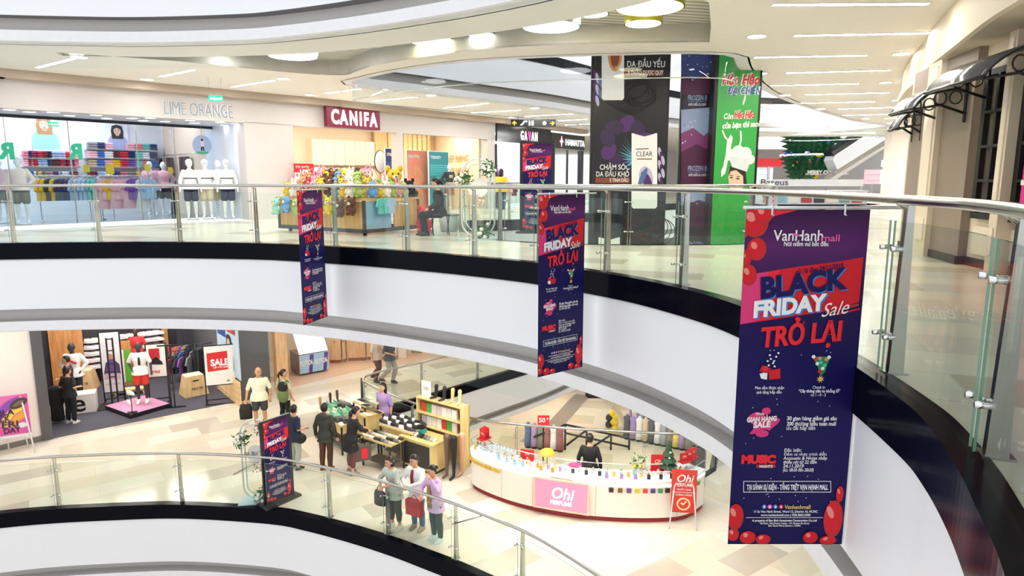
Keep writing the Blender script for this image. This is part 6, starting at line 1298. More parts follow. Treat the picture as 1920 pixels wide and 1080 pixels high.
for i, (x0, x1, yb) in enumerate([(617, 641, 683), (642, 650, 684), (652, 687, 690), (688, 745, 691)]):
    a, b = at(x0, yb-1, ZL), at(x1, yb+2, ZL); a = ad(x0, 680, 23.9+i*.15); b = ad(x1, 680, 24.0+i*.15); w = b.x-a.x
    t = thing('shop_cabinet', 'honey wood shop cabinet with glowing white upper panel, %s from the left' % nth(i), 'cabinet', (a.x, a.y, ZL+.01), .12, 'honey wood cabinets behind the walking couple')
    MB().bx(.01, w-.01, 0, .4, .12, 1.25).build('body', GOLD, t); MB().bx(.03, w-.03, .03, .38, 0, .12).build('plinth', M('#a5624a', .5), t); MB().bx(.03, w-.03, -.01, .3, 1.3, 2.9).build('light_panel', M('#fffaf0', .5, 0, 1.2, 0), t); MB().cyl((w/2, -.02, .8), (w/2, 0, .8), .02, 8).build('knob', BLACK, t)
t = thing('hanging_cloth', 'pale blue white cloth banner behind the walking couple', 'banner', ad(735, 676, 23.3), .1); MB().plate([(-.14, 0), (.14, .0), (.16, .5), (.13, 1.3), (-.13, 1.3), (-.16, .5)], 0, .01).build('cloth', M('#eaf1fb', .6), t); MB().cyl((0, .01, 1.3), (0, .01, 2.2), .008, 5).build('cord', STEEL, t); MB().cyl((0, .01, ZL-t.location.z), (0, .01, 0), .012, 6).build('post', STEEL, t)
for i, (x0, x1) in enumerate([(748, 762), (788, 793)]):
    a, b = ad(x0, 690, 24.6+i), ad(x1, 690, 24.6+i); t = thing('shop_pier', ['pale timber pier right of the walking couple', 'thin dark timber pier right of the framed picture'][i], 'pier', (a.x, a.y, ZL), .1); MB().bx(0, b.x-a.x, 0, .25, 0, 3.7).build('shaft', [M('#efe1cf', .5), M('#8f6a4c', .5)][i], t)
t = board('framed_picture', 'framed pale picture on the wall right of the pale pier', 'picture', ad(782, 672, 25.4), .2, .75, .55, M('#efe6cf', .5), .04, None, M('#d7bb90', .4)); m = MB(); m.disc(-.1, .3, .12, .16, -.001, .002, 0); m.disc(.12, .25, .1, .1, -.001, .002, 1); m.build('printed_shapes', [M('#b58f5c', .5), M('#7d8a66', .5)], t); MB().bx(-.02, .02, .04, .06, ZL-t.location.z, 0).build('post', STEEL, t)
p = at(708, 716, ZL); figure('person', 'walking shopper in a pale top and brown trousers, left of the walking couple', 'person', p, 1.1, 1.68, la='bent', top='#f1d9c8', sleeve=.45, bottom='#6a4238', hair='#1a1412', shoes='#3a2a26', legs={'r': ((-.055, -.09, .29), (-.055, .0, .06)), 'l': ((.055, -.02, .28), (.055, .17, .1))})
p = at(732, 719, ZL); figure('person', 'walking shopper in a dark grey shirt and grey trousers, right of the walking couple', 'person', p, 1.1, 1.72, top='#4a4f5a', sleeve=.5, bottom='#a9a39d', hair='#1a1412', shoes='#3a3030', ra='bent', legs={'r': ((-.055, -.02, .28), (-.055, .18, .1)), 'l': ((.055, -.1, .29), (.055, -.02, .06))})
# ---------------------------------------------------------------- shoppers of the lower floor
def stand(x, y, *a, **k): return figure('person', a[0], 'person', at(x, y, ZL), *a[1:], **k)
stand(490, 803, 'bald man in a white tee and dark shorts holding a black bag', .25, 1.74, yaw=.5, nod=.1, top='#f4f2d8', sleeve=.45, bottom='#45474a', length='shorts', shoes='#3a332c', wide=1.12, ra=((.17, .01, .64), (.19, -.02, .5)), skin='#d3a078')
p = at(490, 803, ZL)+Vector((-.36, -.08, .3)); t = thing('shopping_bag', 'black shopping bag hanging from the hand of the bald man', 'bag', p, .3); MB().loft([(0, 0, 0, .16, .05), (0, 0, .25, .17, .055), (0, 0, .42, .13, .02)]).build('body', M('#1f1e20', .6), t); MB().tube([(-.08, 0, .4), (0, 0, .56), (.08, 0, .4)], .01, 6).build('handle', BLACK, t)
stand(536, 797, 'woman with dark ponytail carrying a green carrier on her back, beside the bald man', 2.75, 1.6, yaw=-.9, top='#cfc9b4', sleeve=.4, bottom='#1b1b20', hair='#171210', style='pony', shoes='#222222')
p = at(536, 797, ZL); t = thing('baby_carrier', 'green and black carrier on the back of the ponytailed woman', 'carrier', p+Vector((.02, -.16, .78)), -.38); MB().sph((0, 0, .12), (.17, .12, .2), 0, 14, 10).build('lower_pouch', M('#6f7f52', .8), t); MB().sph((0, .0, .36), (.15, .1, .16), 0, 14, 10).build('upper_pouch', M('#1f2220', .8), t); MB().tube([(-.13, .1, .5), (-.12, .02, .58), (-.1, -.03, .4)], .022, 6).build('strap', M('#6f7f52', .8), t); MB().tube([(.13, .1, .5), (.12, .02, .58), (.1, -.03, .4)], .022, 6).build('strap', M('#6f7f52', .8), t)
stand(556, 878, 'woman in a navy tee and pale trousers with a black shoulder bag, behind the totem', 2.5, 1.56, yaw=.3, top='#20284a', sleeve=.42, bottom='#b9bdae', hair='#171210', style='bun', shoes='#4a4436', la='bent', ra='bent', hem=.45)
p = at(556, 878, ZL)+Vector((.17, -.1, .72)); t = thing('shoulder_bag', 'black shoulder bag at the hip of the woman in navy', 'bag', p, .3); MB().sph((0, 0, .06), (.13, .07, .13), 0, 14, 10).build('body', M('#201f22', .5), t); MB().tube([(-.08, .02, .14), (-.16, .1, .45), (-.2, .16, .56)], .012, 6).build('strap', BLACK, t)
stand(613, 880, 'person in a dark hooded jacket and brown leggings seen from behind', 2.95, 1.62, top='#3a3b36', sleeve=1, hem=.44, bottom='#5d3a28', hair='#191412', style='short', shoes='#7a4a32', ra=((.15, .02, .64), (.165, -.01, .5)), topname='hooded_jacket', extra=lambda t, h, P: MB().sph((0, .085, 1.32), (.13, .06, .1), 0, 14, 8).build('hood', M('#3d3e39', .8), t))
stand(660, 888, 'woman in a black coat and plaid skirt bending over the sock table', 2.2, 1.6, lean=.2, nod=.3, top='#1d1c1e', sleeve=1, hem=.36, bottom='#6a3f3a', length='crop', hair='#15100e', style='pony', shoes='#8f8a7a', la='reach', ra='reach', topname='coat', skin='#dba988')
p = at(672, 880, ZL)+Vector((.06, -.12, .28)); t = thing('tote_bag', 'grey tote bag with a red pocket held by the woman in the black coat', 'bag', p, .5); MB().bx(-.26, .26, -.09, .09, 0, .36).build('body', M('#5b5650', .7), t); MB().bx(.02, .18, -.1, -.091, .06, .3).build('red_pocket', RED, t); MB().tube([(-.14, 0, .36), (-.1, .0, .6), (.1, 0, .6), (.14, 0, .36)], .012, 6).build('handle', BLACK, t)
figure('person', 'stall woman in a lilac tee with long dark hair behind the sock counter', 'person', (-3.3, 16.5, ZL), -.5, 1.58, yaw=-.3, top='#b79bd6', sleeve=.5, hem=.43, bottom='#22222a', hair='#15100e', style='long', shoes='#333333', ra='bent', la='down', skin='#e3b493')
stand(742, 990, 'short haired woman in a grey patterned top leaning on the rail, leftmost of the three', -.55, 1.53, lean=.14, yaw=-.35, nod=.2, top=M('#c2cbbd', .8, var=.3, scale=40), sleeve=.5, hem=.42, bottom='#454c4a', length='crop', hair='#2a1512', style='bob', shoes='#e6e1d6', la='rail', ra='rail', skin='#dba283')
stand(784, 991, 'woman in a white jacket and jeans, middle of the three at the rail', -.5, 1.55, lean=.08, yaw=-.2, nod=.15, top='#eef0f2', sleeve=1, hem=.44, bottom='#4e6a8c', hair='#171210', style='short', shoes='#9a8f7c', la='rail', ra='rail', skin='#d49e7c', topname='jacket', extra=lambda t, h, P: MB().loft([(0, -.16, 1.0, .03, .012), (0, -.165, 1.15, .035, .014), (0, -.14, 1.26, .028, .012)]).build('red_top', M('#8f2633', .7), t))
stand(819, 1012, 'woman in a lilac shirt resting her chin on her hand, rightmost of the three', -.75, 1.52, lean=.1, yaw=-.2, nod=.15, top='#d9b6dc', sleeve=.95, hem=.4, bottom='#3d5357', hair='#171210', style='bun', shoes='#cfe0e0', la='up', ra='rail', skin='#d9a482', topname='lilac_shirt', extra=lambda t, h, P: MB().loft([(-.02, -.15, .7, .06, .012), (-.02, -.165, .95, .06, .012), (-.02, -.16, 1.15, .04, .012)]).build('patterned_blouse', M('#b08a52', .8, var=.4, scale=30), t))
p = at(742, 990, ZL)+Vector((-.26, -.12, .56)); t = thing('handbag', 'black and grey handbag on the arm of the leftmost woman at the rail', 'bag', p, -.6); MB().loft([(0, 0, 0, .15, .07), (0, 0, .2, .15, .06), (0, 0, .27, .13, .03)]).build('body', M('#3d3c42', .5), t); MB().tube([(-.09, 0, .26), (0, 0, .42), (.09, 0, .26)], .011, 6).build('handle', BLACK, t)
p = at(784, 991, ZL)+Vector((.0, -.4, .5)); t = thing('handbag', 'red handbag held over the rail by the middle woman', 'bag', p, -.5); MB().bx(-.17, .17, -.05, .05, 0, .3).build('body', M('#c2293c', .5), t); MB().bx(-.17, .17, -.056, -.05, .16, .3).build('flap', M('#a91f33', .5), t); MB().tube([(-.1, 0, .3), (0, 0, .4), (.1, 0, .3)], .011, 6).build('handle', RED, t)
# ================================================================ SOCK AND SHOE STALL
PLYW = wood_mat('pale_ply', '#dcbf7e', '#ead296', 2)
def table_q(name, label, q, z, legs=.04, th=.04, skirt=0, cat='table', mat=None):
    """table whose top is the surveyed outline q at height z (over the lower floor)"""
    P = [at(x, y, ZL+z) for x, y in q]; c = sum(P, Vector())/4; o = Vector((c.x, c.y, ZL)); t = thing(name, label, cat, o, 0)
    pl2 = ccw([(p.x-o.x, p.y-o.y) for p in P]); MB().prism(pl2, z-th, z).build('table_top', mat or PLYW, t)
    for x, y in pl2: MB().box((x*.92, y*.92, (z-th)/2), (legs, legs, z-th)).build('leg', M('#2b2422', .5), t)
    if skirt:
        MB().prism([(x*.86, y*.86) for x, y in pl2], z-th-skirt, z-th-.002).build('box', mat or PLYW, t)
    MB().prism([(x*.8, y*.8) for x, y in pl2], .16, .18).build('lower_shelf', M('#54504a', .6), t)
    return t, o, P
def grid(P, nu, nv):
    for i in range(nu):
        for j in range(nv):
            u, v = (i+.5)/nu, (j+.5)/nv; yield i, j, (P[0]*(1-u)+P[1]*u)*(1-v)+(P[3]*(1-u)+P[2]*u)*v
sp = ['#e9e6de', '#3b3b3e', '#8d8f8a', '#d9cfb4', '#1f1f22', '#b9b6a8', '#f4f2ec', '#6a6d6a']; spn = ['cream', 'charcoal', 'grey', 'beige', 'black', 'stone grey', 'white', 'dark grey']
_SK = {}
def sock(label, pos, rz, c, grp, pack=False):
    key = (c, pack)
    if key not in _SK:
        m = MB()
        if pack: m.bx(-.05, .05, -.11, .11, 0, .018); m.bx(-.035, .035, -.06, .07, .0185, .022)
        else: m.loft([(0, 0, 0, .045, .1), (0, 0, .025, .05, .105), (0, .01, .045, .035, .08)]); 
        o = m.build('sock_pack' if pack else 'rolled_sock', M(sp[c], .85), None, pos, rz, label=label, cat='socks', group=grp); _SK[key] = o; return o
    o = _SK[key].copy(); COL.objects.link(o); o.location = pos; o.rotation_euler = (0, 0, rz); o['label'] = label; o['group'] = grp; return o
t, o, P = table_q('stall_table', 'low pale ply table with rolled socks in front of the shoe rack', [(676, 818), (732, 836), (759, 823), (708, 807)], .72)
for i, j, p in grid(P, 8, 3): c = (i*3+j*2) % 8; sock('%s rolled sock, %s across and %s deep on the front sock table' % (spn[c], nth(i), nth(j)), p, .9, c, 'rolled socks on the front table')
t, o, P = table_q('stall_table', 'long pale ply table of sock packs behind the hooded person', [(594, 771), (640, 799), (688, 774), (642, 749)], .78, skirt=.25)
for i, j, p in grid(P, 7, 8): c = (i*5+j*3) % 8; sock('%s sock pack, %s across and %s deep on the long rear table' % (spn[c], nth(i), nth(j)), p, .5+.2*((i+j) % 3), c, 'sock packs on the long rear table', True)
for i, (x, y) in enumerate([(612, 768), (629, 778), (645, 772), (622, 760)]):
    b = thing('sock_bin', 'mint green open carton of socks on the rear table, %s from the left' % nth([0, 2, 3, 1][i]), 'carton', at(x, y, ZL+.805), .6, 'mint cartons on the rear table'); MB().bx(-.1, .1, -.14, .14, 0, .02).build('base', M('#8fd0b0', .6), b)
    for s in (-1, 1): MB().bx(s*.1-.006, s*.1+.006, -.14, .14, 0, .12).build('side', M('#79c4a0', .6), b)
t, o, P = table_q('stall_counter', 'pale ply counter in front of the lilac stall woman', [(656, 771), (683, 781), (721, 772), (692, 762)], .95, skirt=.5, cat='counter')
for i, j, p in grid(P, 5, 2): c = (i*2+j) % 8; sock('%s sock pack, %s along the %s row of the stall counter' % (spn[c], nth(i), nth(j)), p, .9, c, 'sock packs on the stall counter', True)
t, o, P2_ = table_q('tray_table', 'raised tray of socks with a black underside beside the lilac stall woman', [(661, 752), (684, 762), (710, 756), (688, 747)], 1.12, cat='tray')
for i, j, p in grid(P2_, 4, 3): c = (i*3+j) % 8; sock('%s sock pack, %s across and %s deep on the raised tray' % (spn[c], nth(i), nth(j)), p, .9, c, 'sock packs on the raised tray', True)
t, o, P = table_q('shoe_rack', 'slanted pale ply rack heaped with black and white shoes', [(710, 795), (772, 813), (800, 797), (745, 778)], .82, skirt=.3, cat='rack')
for i, j, p in grid(P, 8, 4):
    c = [NC['black'], '#f2f2f2', '#3b3b3e'][(i*2+j) % 3]; shoe('%s slip on shoe, %s across and %s deep on the ply shoe rack' % (['black', 'white', 'charcoal'][(i*2+j) % 3], nth(i), nth(j)), p, .9+.3*((i+j) % 2), c, 'shoes on the ply rack', .95, '#d9d9d6')
# shelf unit
a, b = at(752, 872, ZL), at(812, 893, ZL); D = Fr(a, b); L = D.L
t = thing('shelf_unit', 'pale ply shelf unit with a dark front panel, sock packs and leg forms', 'shelf unit', a, D.a)
MB().bx(0, L, 0, .55, .06, .72).build('desk_body', PLYW, t); MB().bx(.03, L-.1, -.012, 0, .12, .66).build('dark_panel', M('#35332f', .5), t); MB().bx(-.03, L+.03, -.03, .6, .721, .75).build('desk_top', PLYW, t); MB().bx(.02, L-.02, .05, .5, 0, .06).build('plinth', BLACK, t)
MB().bx(-.03, L+.33, .9, .93, 0, 1.5).build('back_panel', PLYW, t)
for x in (-.06, L+.3): MB().bx(x, x+.03, .62, .93, 0, 1.53).build('side_panel', PLYW, t)
for z in (.82, 1.14, 1.5): MB().bx(-.03, L+.3, .6, .9, z, z+.025).build('shelf_board', PLYW, t)
pk = ['#cf4536', '#4fae4a', '#e9d9d9', '#d9c9d2', '#f1efe8', '#e9e6da', '#f4f4f0']; pn = ['red', 'green', 'pinkish', 'lilac', 'cream', 'beige', 'white']
for r, z in ((0, 1.168), (1, .848)):
    for i in range(7):
        c = (i+r*3) % 7; q = D.w(.12+i*(L+.1)/7, .72, ZL+z); MB().box((0, 0, .11), (.15, .05, .22)).build('stocking_pack', M(pk[c], .5), None, q, D.a, label='%s stocking pack, %s from the left on the %s shelf of the ply unit' % (pn[c], nth(i), ['upper', 'lower'][r]), cat='stocking pack', group='stocking packs on the ply unit')
q = D.w(.28, .4, ZL+.752); t2 = thing('storage_box', 'teal and black storage box on the desk of the shelf unit', 'box', q, D.a); MB().bx(-.12, .12, -.08, .08, 0, .12).build('body', M('#2f9c9a', .5), t2); MB().bx(-.12, .12, -.08, .08, .121, .16).build('lid', BLACK, t2)
for i in range(9):
    c = (i*3) % 8; sock('%s rolled sock, %s from the left on the dark fronted desk' % (spn[c], nth(i)), D.w(.12+i*(L-.2)/8.5, .22, ZL+.752), D.a+.4, c, 'rolled socks on the dark fronted desk')
t2 = board('price_card', 'white price card on top of the ply shelf unit', 'price card', D.w(.18, .72, ZL+1.527), D.a, .3, .4, M('#fbfaf4', .5), .012); MB().txt('50k', .12, 0, .18, 0, 0, 'CENTER', .03).build('lettering', M('#a9a49a', .5), t2)
def leg_form(label, pos, rz, color, sc=1, up=False, grp=None):
    t = thing('leg_form', label, 'leg form', pos, rz, grp); k = sc
    m = MB()
    if up: m.cap((0, 0, .06*k), (0, .02, .34*k), .038*k, .052*k); m.cap((0, 0, .06*k), (0, -.14*k, .035*k), .038*k, .028*k)
    else: m.cap((0, 0, .06*k), (0, .015, .45*k), .034*k, .052*k); m.cap((0, .015, .45*k), (.01, 0, .88*k), .055*k, .075*k); m.cap((0, 0, .05*k), (0, -.15*k, .03*k), .036*k, .026*k)
    remesh(m.build('leg', M(color, .6), t), .014); MB().cyl((0, .0, 0), (0, .0, .012), .07*k, 14).build('base', M('#c9c6ba', .4), t); return t
for i, (c, x, n) in enumerate([('#1b1a1c', .46, 'black stocking'), ('#2a2726', .72, 'dark brown stocking'), ('#e2c283', .98, 'bare tan'), ('#e8cc92', 1.2, 'bare cream')]): leg_form('%s leg form on top of the ply shelf unit, %s from the left' % (n, nth(i)), D.w(x, .76, ZL+1.527), D.a-.6+.2*i, c, .95, True, 'leg forms on the shelf unit top')
for i, (x, y, c, n) in enumerate([(838, 893, '#6d5a48', 'sheer brown'), (851, 897, '#1d1a1b', 'black'), (866, 890, '#d9a483', 'skin coloured')]): leg_form('standing %s stocking leg form at the right end of the shelf unit' % n, at(x, y, ZL), -.5, c, 1.08, False, 'standing leg forms')
for i, (x, y, c, n) in enumerate([(601, 765, '#b98f5c', 'tan'), (620, 757, '#4a3027', 'dark brown'), (633, 752, '#5a463a', 'brown')]): leg_form('%s leg form at the left end of the long sock table' % n, at(x, y, ZL+.785), .6, c, .8, True, 'leg forms on the long sock table')

# ================================================================ PERFUME COUNTER
KC = spline([(-.78, 14.25), (-.9, 13.95), (-.7, 13.6), (-.11, 13.1), (.55, 12.74), (1.49, 12.43), (2.54, 12.32), (3.4, 12.42), (3.95, 12.9)], 6)
o = Vector((1.5, 13, ZL)); t = thing('perfume_counter', 'long curved white perfume counter with a red base and a pink front sign', 'counter', o, 0)
lp = lambda pth: [(x-o.x, y-o.y) for x, y in pth]
KR = lp(KC)
WHT = M('#f1ece2', .3, var=.02)
MB().sweep([(-.03, 0), (-.03, .1), (-.5, .1)], KR).build('red_base', M('#9c1f22', .4), t)
MB().sweep([(0, .1), (0, .83), (-.5, .83), (-.5, .1)], KR, sm=False).build('body', WHT, t)
MB().sweep([(.02, .83), (.02, .87), (-.52, .87), (-.52, .83)], KR, sm=False).build('worktop', M('#ffffff', .25), t)
MB().sweep([(.005, .75), (.005, .8)], KR).build('light_strip', M('#fffdf4', .4, 0, 2.5, 0), t)
MB().sweep([(0, .872), (0, 1.06), (-.36, 1.06)], KR, sm=False).build('glass_case', GLASS2, t)
MB().tube([(x, y, 1.065) for x, y in off(KR, 0)], .01, 6).build('case_edge', CHROME, t); MB().tube([(x, y, 1.065) for x, y in off(KR, -.36)], .01, 6).build('case_edge', CHROME, t)
for x in (908, 1013-12, 1119, 1249):
    q = at(x, 960, ZL); i = nearest(KC, (q.x, q.y)); n = norms(KC)[i]
    MB().box((KR[i][0]+n[0]*.001, KR[i][1]+n[1]*.001, .46), (.012, .012, .7), 0, math.atan2(n[1], n[0])).build('panel_joint', M('#cfc8ba', .5), t)
i = nearest(KC, at(1060, 968, ZL)[:2]); n = norms(KC)[i]; rz = math.atan2(n[1], n[0])+PI/2
q = Vector((KC[i][0]+n[0]*.03, KC[i][1]+n[1]*.03, ZL+.17))
s = MB().bx(-.54, .54, -.02, .03, 0, .6).build('sign_panel', M('#f08aa8', .4, 0, .25, 0), t, q-o, rz)
m = MB()
for a in ((-.57, -.54, -.03, .63), (.54, .57, -.03, .63), (-.54, .54, -.03, 0), (-.54, .54, .6, .63)): m.bx(a[0], a[1], -.03, .03, a[2], a[3])
m.build('sign_frame', M('#f3d2b2', .4), s)
m = MB(); m.txt('Ohi', .34, -.22, .23, -.02, 0, 'LEFT', .015, .25, wd=.46); m.txt('PERFUME', .12, 0, .1, -.02, 0, 'CENTER', .03, wd=.44); m.build('lettering', M('#ffffff', .4, 0, .6, 0), s)
pb = ['#d9b85c', '#f4f4f6', '#9fc6e0', '#e9c9d2', '#caa23a', '#dfe8f0', '#b98fc0', '#2d2a35']; pbn = ['gold', 'white', 'pale blue', 'pale pink', 'amber', 'clear', 'violet', 'black']
_PB = {}
def bottle(label, pos, c, grp, sc=1):
    if c not in _PB:
        k = thing('perfume_bottle', label, 'perfume bottle', pos, 0, grp); MB().bx(-.03, .03, -.02, .02, 0, .08).build('flask', M(pb[c], .15), k); MB().cyl((0, 0, .08), (0, 0, .115), .014, 8).build('cap', M('#d9d4c4' if c != 7 else '#c9a94a', .2, .7), k); _PB[c] = k
    else: k = copy_thing(_PB[c], pos, 0, label); k['group'] = grp
    k.scale = (sc, sc, sc); return k
def along(u, d): 
    i = min(len(KC)-2, int(u*(len(KC)-1))); f = u*(len(KC)-1)-i; n = norms(KC)[i]; return (KC[i][0]*(1-f)+KC[i+1][0]*f+n[0]*d, KC[i][1]*(1-f)+KC[i+1][1]*f+n[1]*d)
for r, d in enumerate((-.1, -.2, -.29)):
    for i in range(26):
        x, y = along(.06+.88*(i+.5*(r % 2))/26, d); c = (i//3+r*2) % 8 if i > 12 else (i//4+r) % 6; bottle('%s perfume bottle, %s from the left in the %s row of the counter case' % (pbn[c], nth(i), ['front', 'middle', 'rear'][r]), (x, y, ZL+.873), c, 'perfume bottles in the counter case', 1.1)
for i in range(16):
    x, y = along(.10+.017*i, -.42); c = 1; bottle('white perfume bottle standing on the glass case edge, %s from the left' % nth(i), (x, y, ZL+.873), 5, 'perfume bottles behind the glass case', 1.5)
for i in range(14):
    u = .68+.02*i; x, y = along(u, .006); c = ['#2d2a2a', '#7d5a2e', '#6d3f7a', '#d9c23a', '#c94f3a', '#5a3d7f', '#4f8f5a'][i % 7]; n = norms(KC)[int(u*(len(KC)-1))]
    MB().bx(-.045, .045, -.03, 0, 0, .09).build('perfume_box', M(c, .4), None, (x, y, ZL+.64), math.atan2(n[1], n[0])+PI/2, label='%s small perfume box on the front ledge at the right, %s from the left' % (['black', 'brown', 'purple', 'yellow', 'red', 'violet', 'green'][i % 7], nth(i)), cat='perfume box', group='perfume boxes on the front ledge')
for i in range(14):
    u = .08+.02*i; x, y = along(u, .006); n = norms(KC)[int(u*(len(KC)-1))]
    MB().bx(-.05, .05, -.025, 0, 0, .08).build('perfume_box', M('#d8b24a', .3, .3), None, (x, y, ZL+.64), math.atan2(n[1], n[0])+PI/2, label='gold small perfume box on the front ledge at the left, %s from the left' % nth(i), cat='perfume box', group='gold perfume boxes on the front ledge')
def red_card(label, pos, rz, w, h, txt='Ohi'):
    k = thing('red_display', label, 'display card', pos, rz); MB().bx(-w/2, w/2, 0, .015, .02, h).build('card', M('#d3202c', .45), k); MB().bx(-w/2, w/2, -.08, .08, 0, .02).build('tray', M('#b81824', .45), k); MB().txt(txt, h*.3, 0, h*.5, 0, 0, 'CENTER', .02, .2).build('lettering', M('#f4d9b0', .4), k); return k
CZK = ZL+.873
def ktop(x, d=-.44): q = at(x, 850, ZL+.87); i = nearest(KC, (q.x, 12.8)); return i
def kx(X, d): i = min(range(len(KC)), key=lambda k: abs(KC[k][0]-X)+(0 if k > 8 else 9)); n = norms(KC)[i]; return Vector((KC[i][0]+n[0]*d, KC[i][1]+n[1]*d, CZK))
for i, (X, w, h, lab) in enumerate([(.12, .3, .22, 'red display card with gold lettering near the left end of the counter'), (2.95, .3, .36, 'red display card on the right part of the counter, left of the small tree')]): red_card(lab, kx(X, -.44), -.3+.3*i, w, h)
for i in range(3):
    x, y = along(.02+.03*i, -.25); red_card('red paper gift bag at the far left end of the counter, %s from the left' % nth(i), (x, y, ZL+1.07), -.9, .2, .24)
for i in range(3):
    x, y = along(.92+.03*i, -.25); red_card('red card at the far right end of the counter, %s from the left' % nth(i), (x, y, ZL+1.07), .4, .2, .2)
k = thing('parasol_ornament', 'small yellow parasol ornament on the counter behind the red card', 'ornament', kx(.55, -.47), 0); MB().cyl((0, 0, 0), (0, 0, .26), .008, 6).build('stick', BLACK, k); MB().sph((0, 0, .2), (.17, .17, .12), 0, 12, 8, keep=lambda x, y, z: z > .05).build('canopy', M('#e9b23c', .5), k)
k = thing('small_christmas_tree', 'small dark christmas tree with red pot on the right of the counter', 'christmas tree', kx(3.22, -.44), 0); MB().loft([(0, 0, 0, .07, .07), (0, 0, .1, .09, .09)]).build('pot', RED, k); m = MB()
for z, r in ((.1, .2), (.22, .17), (.34, .12), (.44, .07)): m.loft([(0, 0, z, r, r), (0, 0, z+.18, .02, .02)], 0, 10, False)
m.build('foliage', M('#234a2c', .7, var=.3), k)
for i in range(10): MB().sph((.15*math.cos(i*2.2)*(1-i*.06), .15*math.sin(i*2.2)*(1-i*.06), .14+i*.035), .022, 0, 8, 6).build('bauble', M(['#d8b24a', '#c9303a', '#f1ece2'][i % 3], .3), k)
k = thing('flower_pot', 'pot of yellow and white flowers on the counter left of the red card', 'flowers', kx(2.5, -.45), 0); MB().loft([(0, 0, 0, .07, .07), (0, 0, .12, .1, .1)]).build('pot', WHITE, k); m = MB(); bunch(m, (0, 0, .22), .17, 60, 8); m.build('flower_bunch', [LEAF, M('#f2d54a', .6)], k)
k = thing('round_cushion', 'deep pink round cushion on the counter left of the seller', 'cushion', kx(1.15, -.46), 0); MB().sph((0, 0, .05), (.15, .1, .05)).build('pad', M('#d94f8a', .7), k)
figure('person', 'seller in black seen from behind inside the perfume counter', 'person', (1.62, 13.22, ZL), 2.9, 1.5, top='#17161a', sleeve=1, bottom='#1c1c20', hair='#14100f', style='short', shoes='#222222', hem=.46)
# red standee on its easel
p = at(1277, 985, ZL); t = thing('standee', 'red perfume standee on a white easel at the right end of the counter', 'sign stand', p+Vector((0, -.1, 0)), -.12); MB().bx(-.24, .24, 0, .02, .32, 1.2).build('board', M('#d9392f', .45), t)
m = MB(); m.txt('Ohi', .22, -.16, .95, 0, 0, 'LEFT', .015, .25, wd=.32); m.txt('PERFUME', .1, 0, .86, 0, 0, 'CENTER', .02, wd=.34); m.txt('NƯỚC HOA', .05, 0, .78, 0, 0, 'CENTER', .02); m.bx(-.22, .22, -.003, 0, .735, .745); m.txt('CHÍNH HÃNG', .05, 0, .67, 0, 0, 'CENTER', .02); m.build('lettering', WHITE, t)
m = MB(); m.disc(0, .5, .13, y=-.001, th=.002, m=0); m.disc(0, .5, .1, y=-.004, th=.002, m=1); m.plate([(-.06, .5), (-.03, .5), (-.01, .47), (.06, .55), (.05, .58), (-.01, .51), (-.04, .54)], -.008, .002, 0); m.build('stamp', [M('#f3dfa8', .5), M('#d9392f', .45)], t)
for s in (-1, 1): MB().tube([(s*.16, .03, 1.1), (s*.26, -.06, 0)], .014, 6).build('leg', WHITE, t)
MB().tube([(0, .04, 1.1), (0, .4, 0)], .014, 6).build('leg', WHITE, t)
p = at(1322, 930, ZL); t = thing('frame_board', 'dark framed board leaning behind the right end of the perfume counter', 'board', p+Vector((-.1, .3, 0)), .5); MB().bx(-.2, .2, 0, .03, .05, .95).build('panel', M('#5b5c60', .5), t); MB().tube([(-.22, .0, .02), (-.22, .0, 1.0), (.22, .0, 1.0), (.22, .0, .02)], .014, 6).build('frame', STEEL, t)

# ================================================================ GROUND FLOOR glimpsed through the lower void
def gpt(x, y): return at(x, y, -11)
path = [gpt(*c)[:2] for c in ((1108, 742), (1095, 755), (1078, 775), (1060, 795), (1035, 815), (1005, 835))]
struct('trim_80', MB().sweep([(0, -10.995), (.9, -10.995)], spline([tuple(p) for p in path], 4)), M('#8f8378', .5))
path = [gpt(*c)[:2] for c in ((1108, 742), (1135, 752), (1152, 770), (1165, 792), (1170, 812))]
struct('trim_81', MB().sweep([(0, -10.995), (-.3, -10.995)], spline([tuple(p) for p in path], 4)), M('#b5a48e', .5))
p = gpt(1148, 808); t = thing('balloon_cluster', 'column of two black and five yellow balloons on the ground floor', 'balloons', p, 0)
for i, (x, y, c) in enumerate([(1142, 783, 0), (1141, 796, 0), (1148, 775, 1), (1153, 782, 1), (1154, 792, 1), (1149, 790, 1), (1152, 803, 1)]):
    q = ad(x, y, p.y)-p; MB().sph(tuple(q), (.17, .17, .19), 0, 12, 8).build('balloon', M(['#2b221f', '#f2d23a'][c], .3), t)
MB().cyl((0, .1, 0), (0, .1, 1.9), .02, 8).build('pole', STEEL, t)
t = thing('steel_railing', 'black steel railing with slanting bars on the ground floor', 'railing', ad(1060, 850, 29), 0); o = t.location; o = Vector(o); o.z = -11; t.location = o
for i, (a, b) in enumerate([((1000, 820), (1060, 796)), ((1060, 796), (1180, 822)), ((1060, 812), (1180, 838)), ((1062, 835), (1100, 806)), ((1105, 842), (1146, 815))]): MB().tube([ad(*a, 29)-o, ad(*b, 29)-o], .05, 6).build('rail', BLACK, t)
for x, y in ((1060, 796), (1100, 805), (1146, 815), (1180, 822)): q = ad(x, y, 29)-o; MB().tube([q, (q.x, q.y, .0)], .05, 6).build('post', BLACK, t)
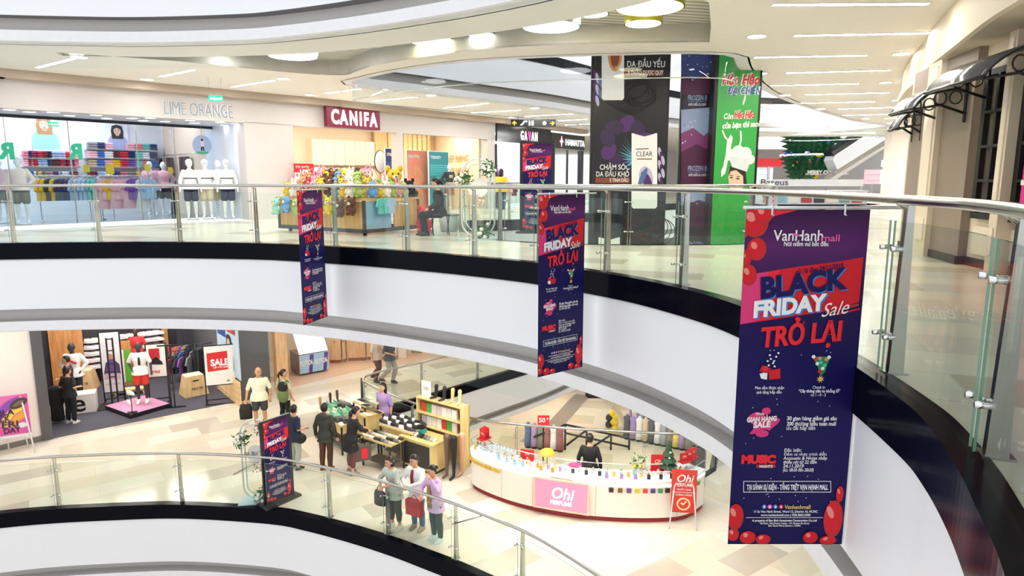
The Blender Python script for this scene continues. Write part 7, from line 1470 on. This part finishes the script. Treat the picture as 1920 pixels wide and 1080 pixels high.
t = board('sale_sign', 'red hanging fifty per cent sale sign on the ground floor', 'sign', ad(1019, 797, 27), 0, .5, .42, M('#c9202c', .5, 0, .2), .03); MB().txt('50', .28, -.2, .12, 0, 0, 'LEFT', .02).build('number', WHITE, t); MB().txt('%', .12, .13, .24, 0, 0, 'LEFT', .02).build('percent', WHITE, t); MB().bx(-.03, .03, .03, .05, -11-t.location.z, 0).build('post', BLACK, t)
struct('wall_ground_shop', MB().bx(-2, 3.2, 37, 37.3, -11, -6.8), M('#e3b58a', .5))
gcol = ['#a5a6aa', '#5c5f66', '#d9c6a8', '#9a5f66', '#f2f0ee', '#5a6796', '#efd470', '#a98fbd', '#ece9ea', '#8d8378']
gnm = ['grey', 'dark grey', 'beige', 'dusty red', 'white', 'slate blue', 'yellow', 'mauve', 'pale', 'brown']
rnd = random.Random(11)
for r, (x0, y0, x1, y1, n) in enumerate([(1185, 800, 1300, 830, 12), (1175, 822, 1290, 845, 11), (1195, 785, 1270, 806, 12), (990, 838, 1050, 846, 6), (1190, 808, 1310, 838, 14), (1215, 795, 1290, 820, 10)]):
    for i in range(n):
        u = i/(n-1); p = gpt(x0+(x1-x0)*u, y0+(y1-y0)*u); c = rnd.randrange(10); k = thing('clothes_form', '%s clothes form on the ground floor, %s of the %s group' % (gnm[c], nth(i), ['middle', 'front', 'rear', 'left', 'inner', 'outer'][r]), 'clothes form', p, 0, 'ground floor clothes forms'); k.scale = (.75, .75, .72)
        MB().loft([(0, 0, .12, .24, .17), (0, 0, .7, .21, .14), (0, 0, 1.2, .19, .12), (0, 0, 1.5, .24, .13), (0, 0, 1.6, .08, .07), (0, 0, 1.68, .07, .07)], 0, 10).build('bust', M(gcol[c], .7), k); MB().cyl((0, 0, 0), (0, 0, .12), .03, 6).build('pole', STEEL, k); MB().cyl((0, 0, 0), (0, 0, .02), .2, 12).build('base', BLACK, k)
p = at(1201, 770, -9); t = thing('steel_column', 'slim white steel column rising from the ground floor', 'column', gpt(1201, 815), 0); MB().cyl((0, 0, 0), (0, 0, 3.6), .09, 12).build('shaft', M('#d9dadb', .4), t)
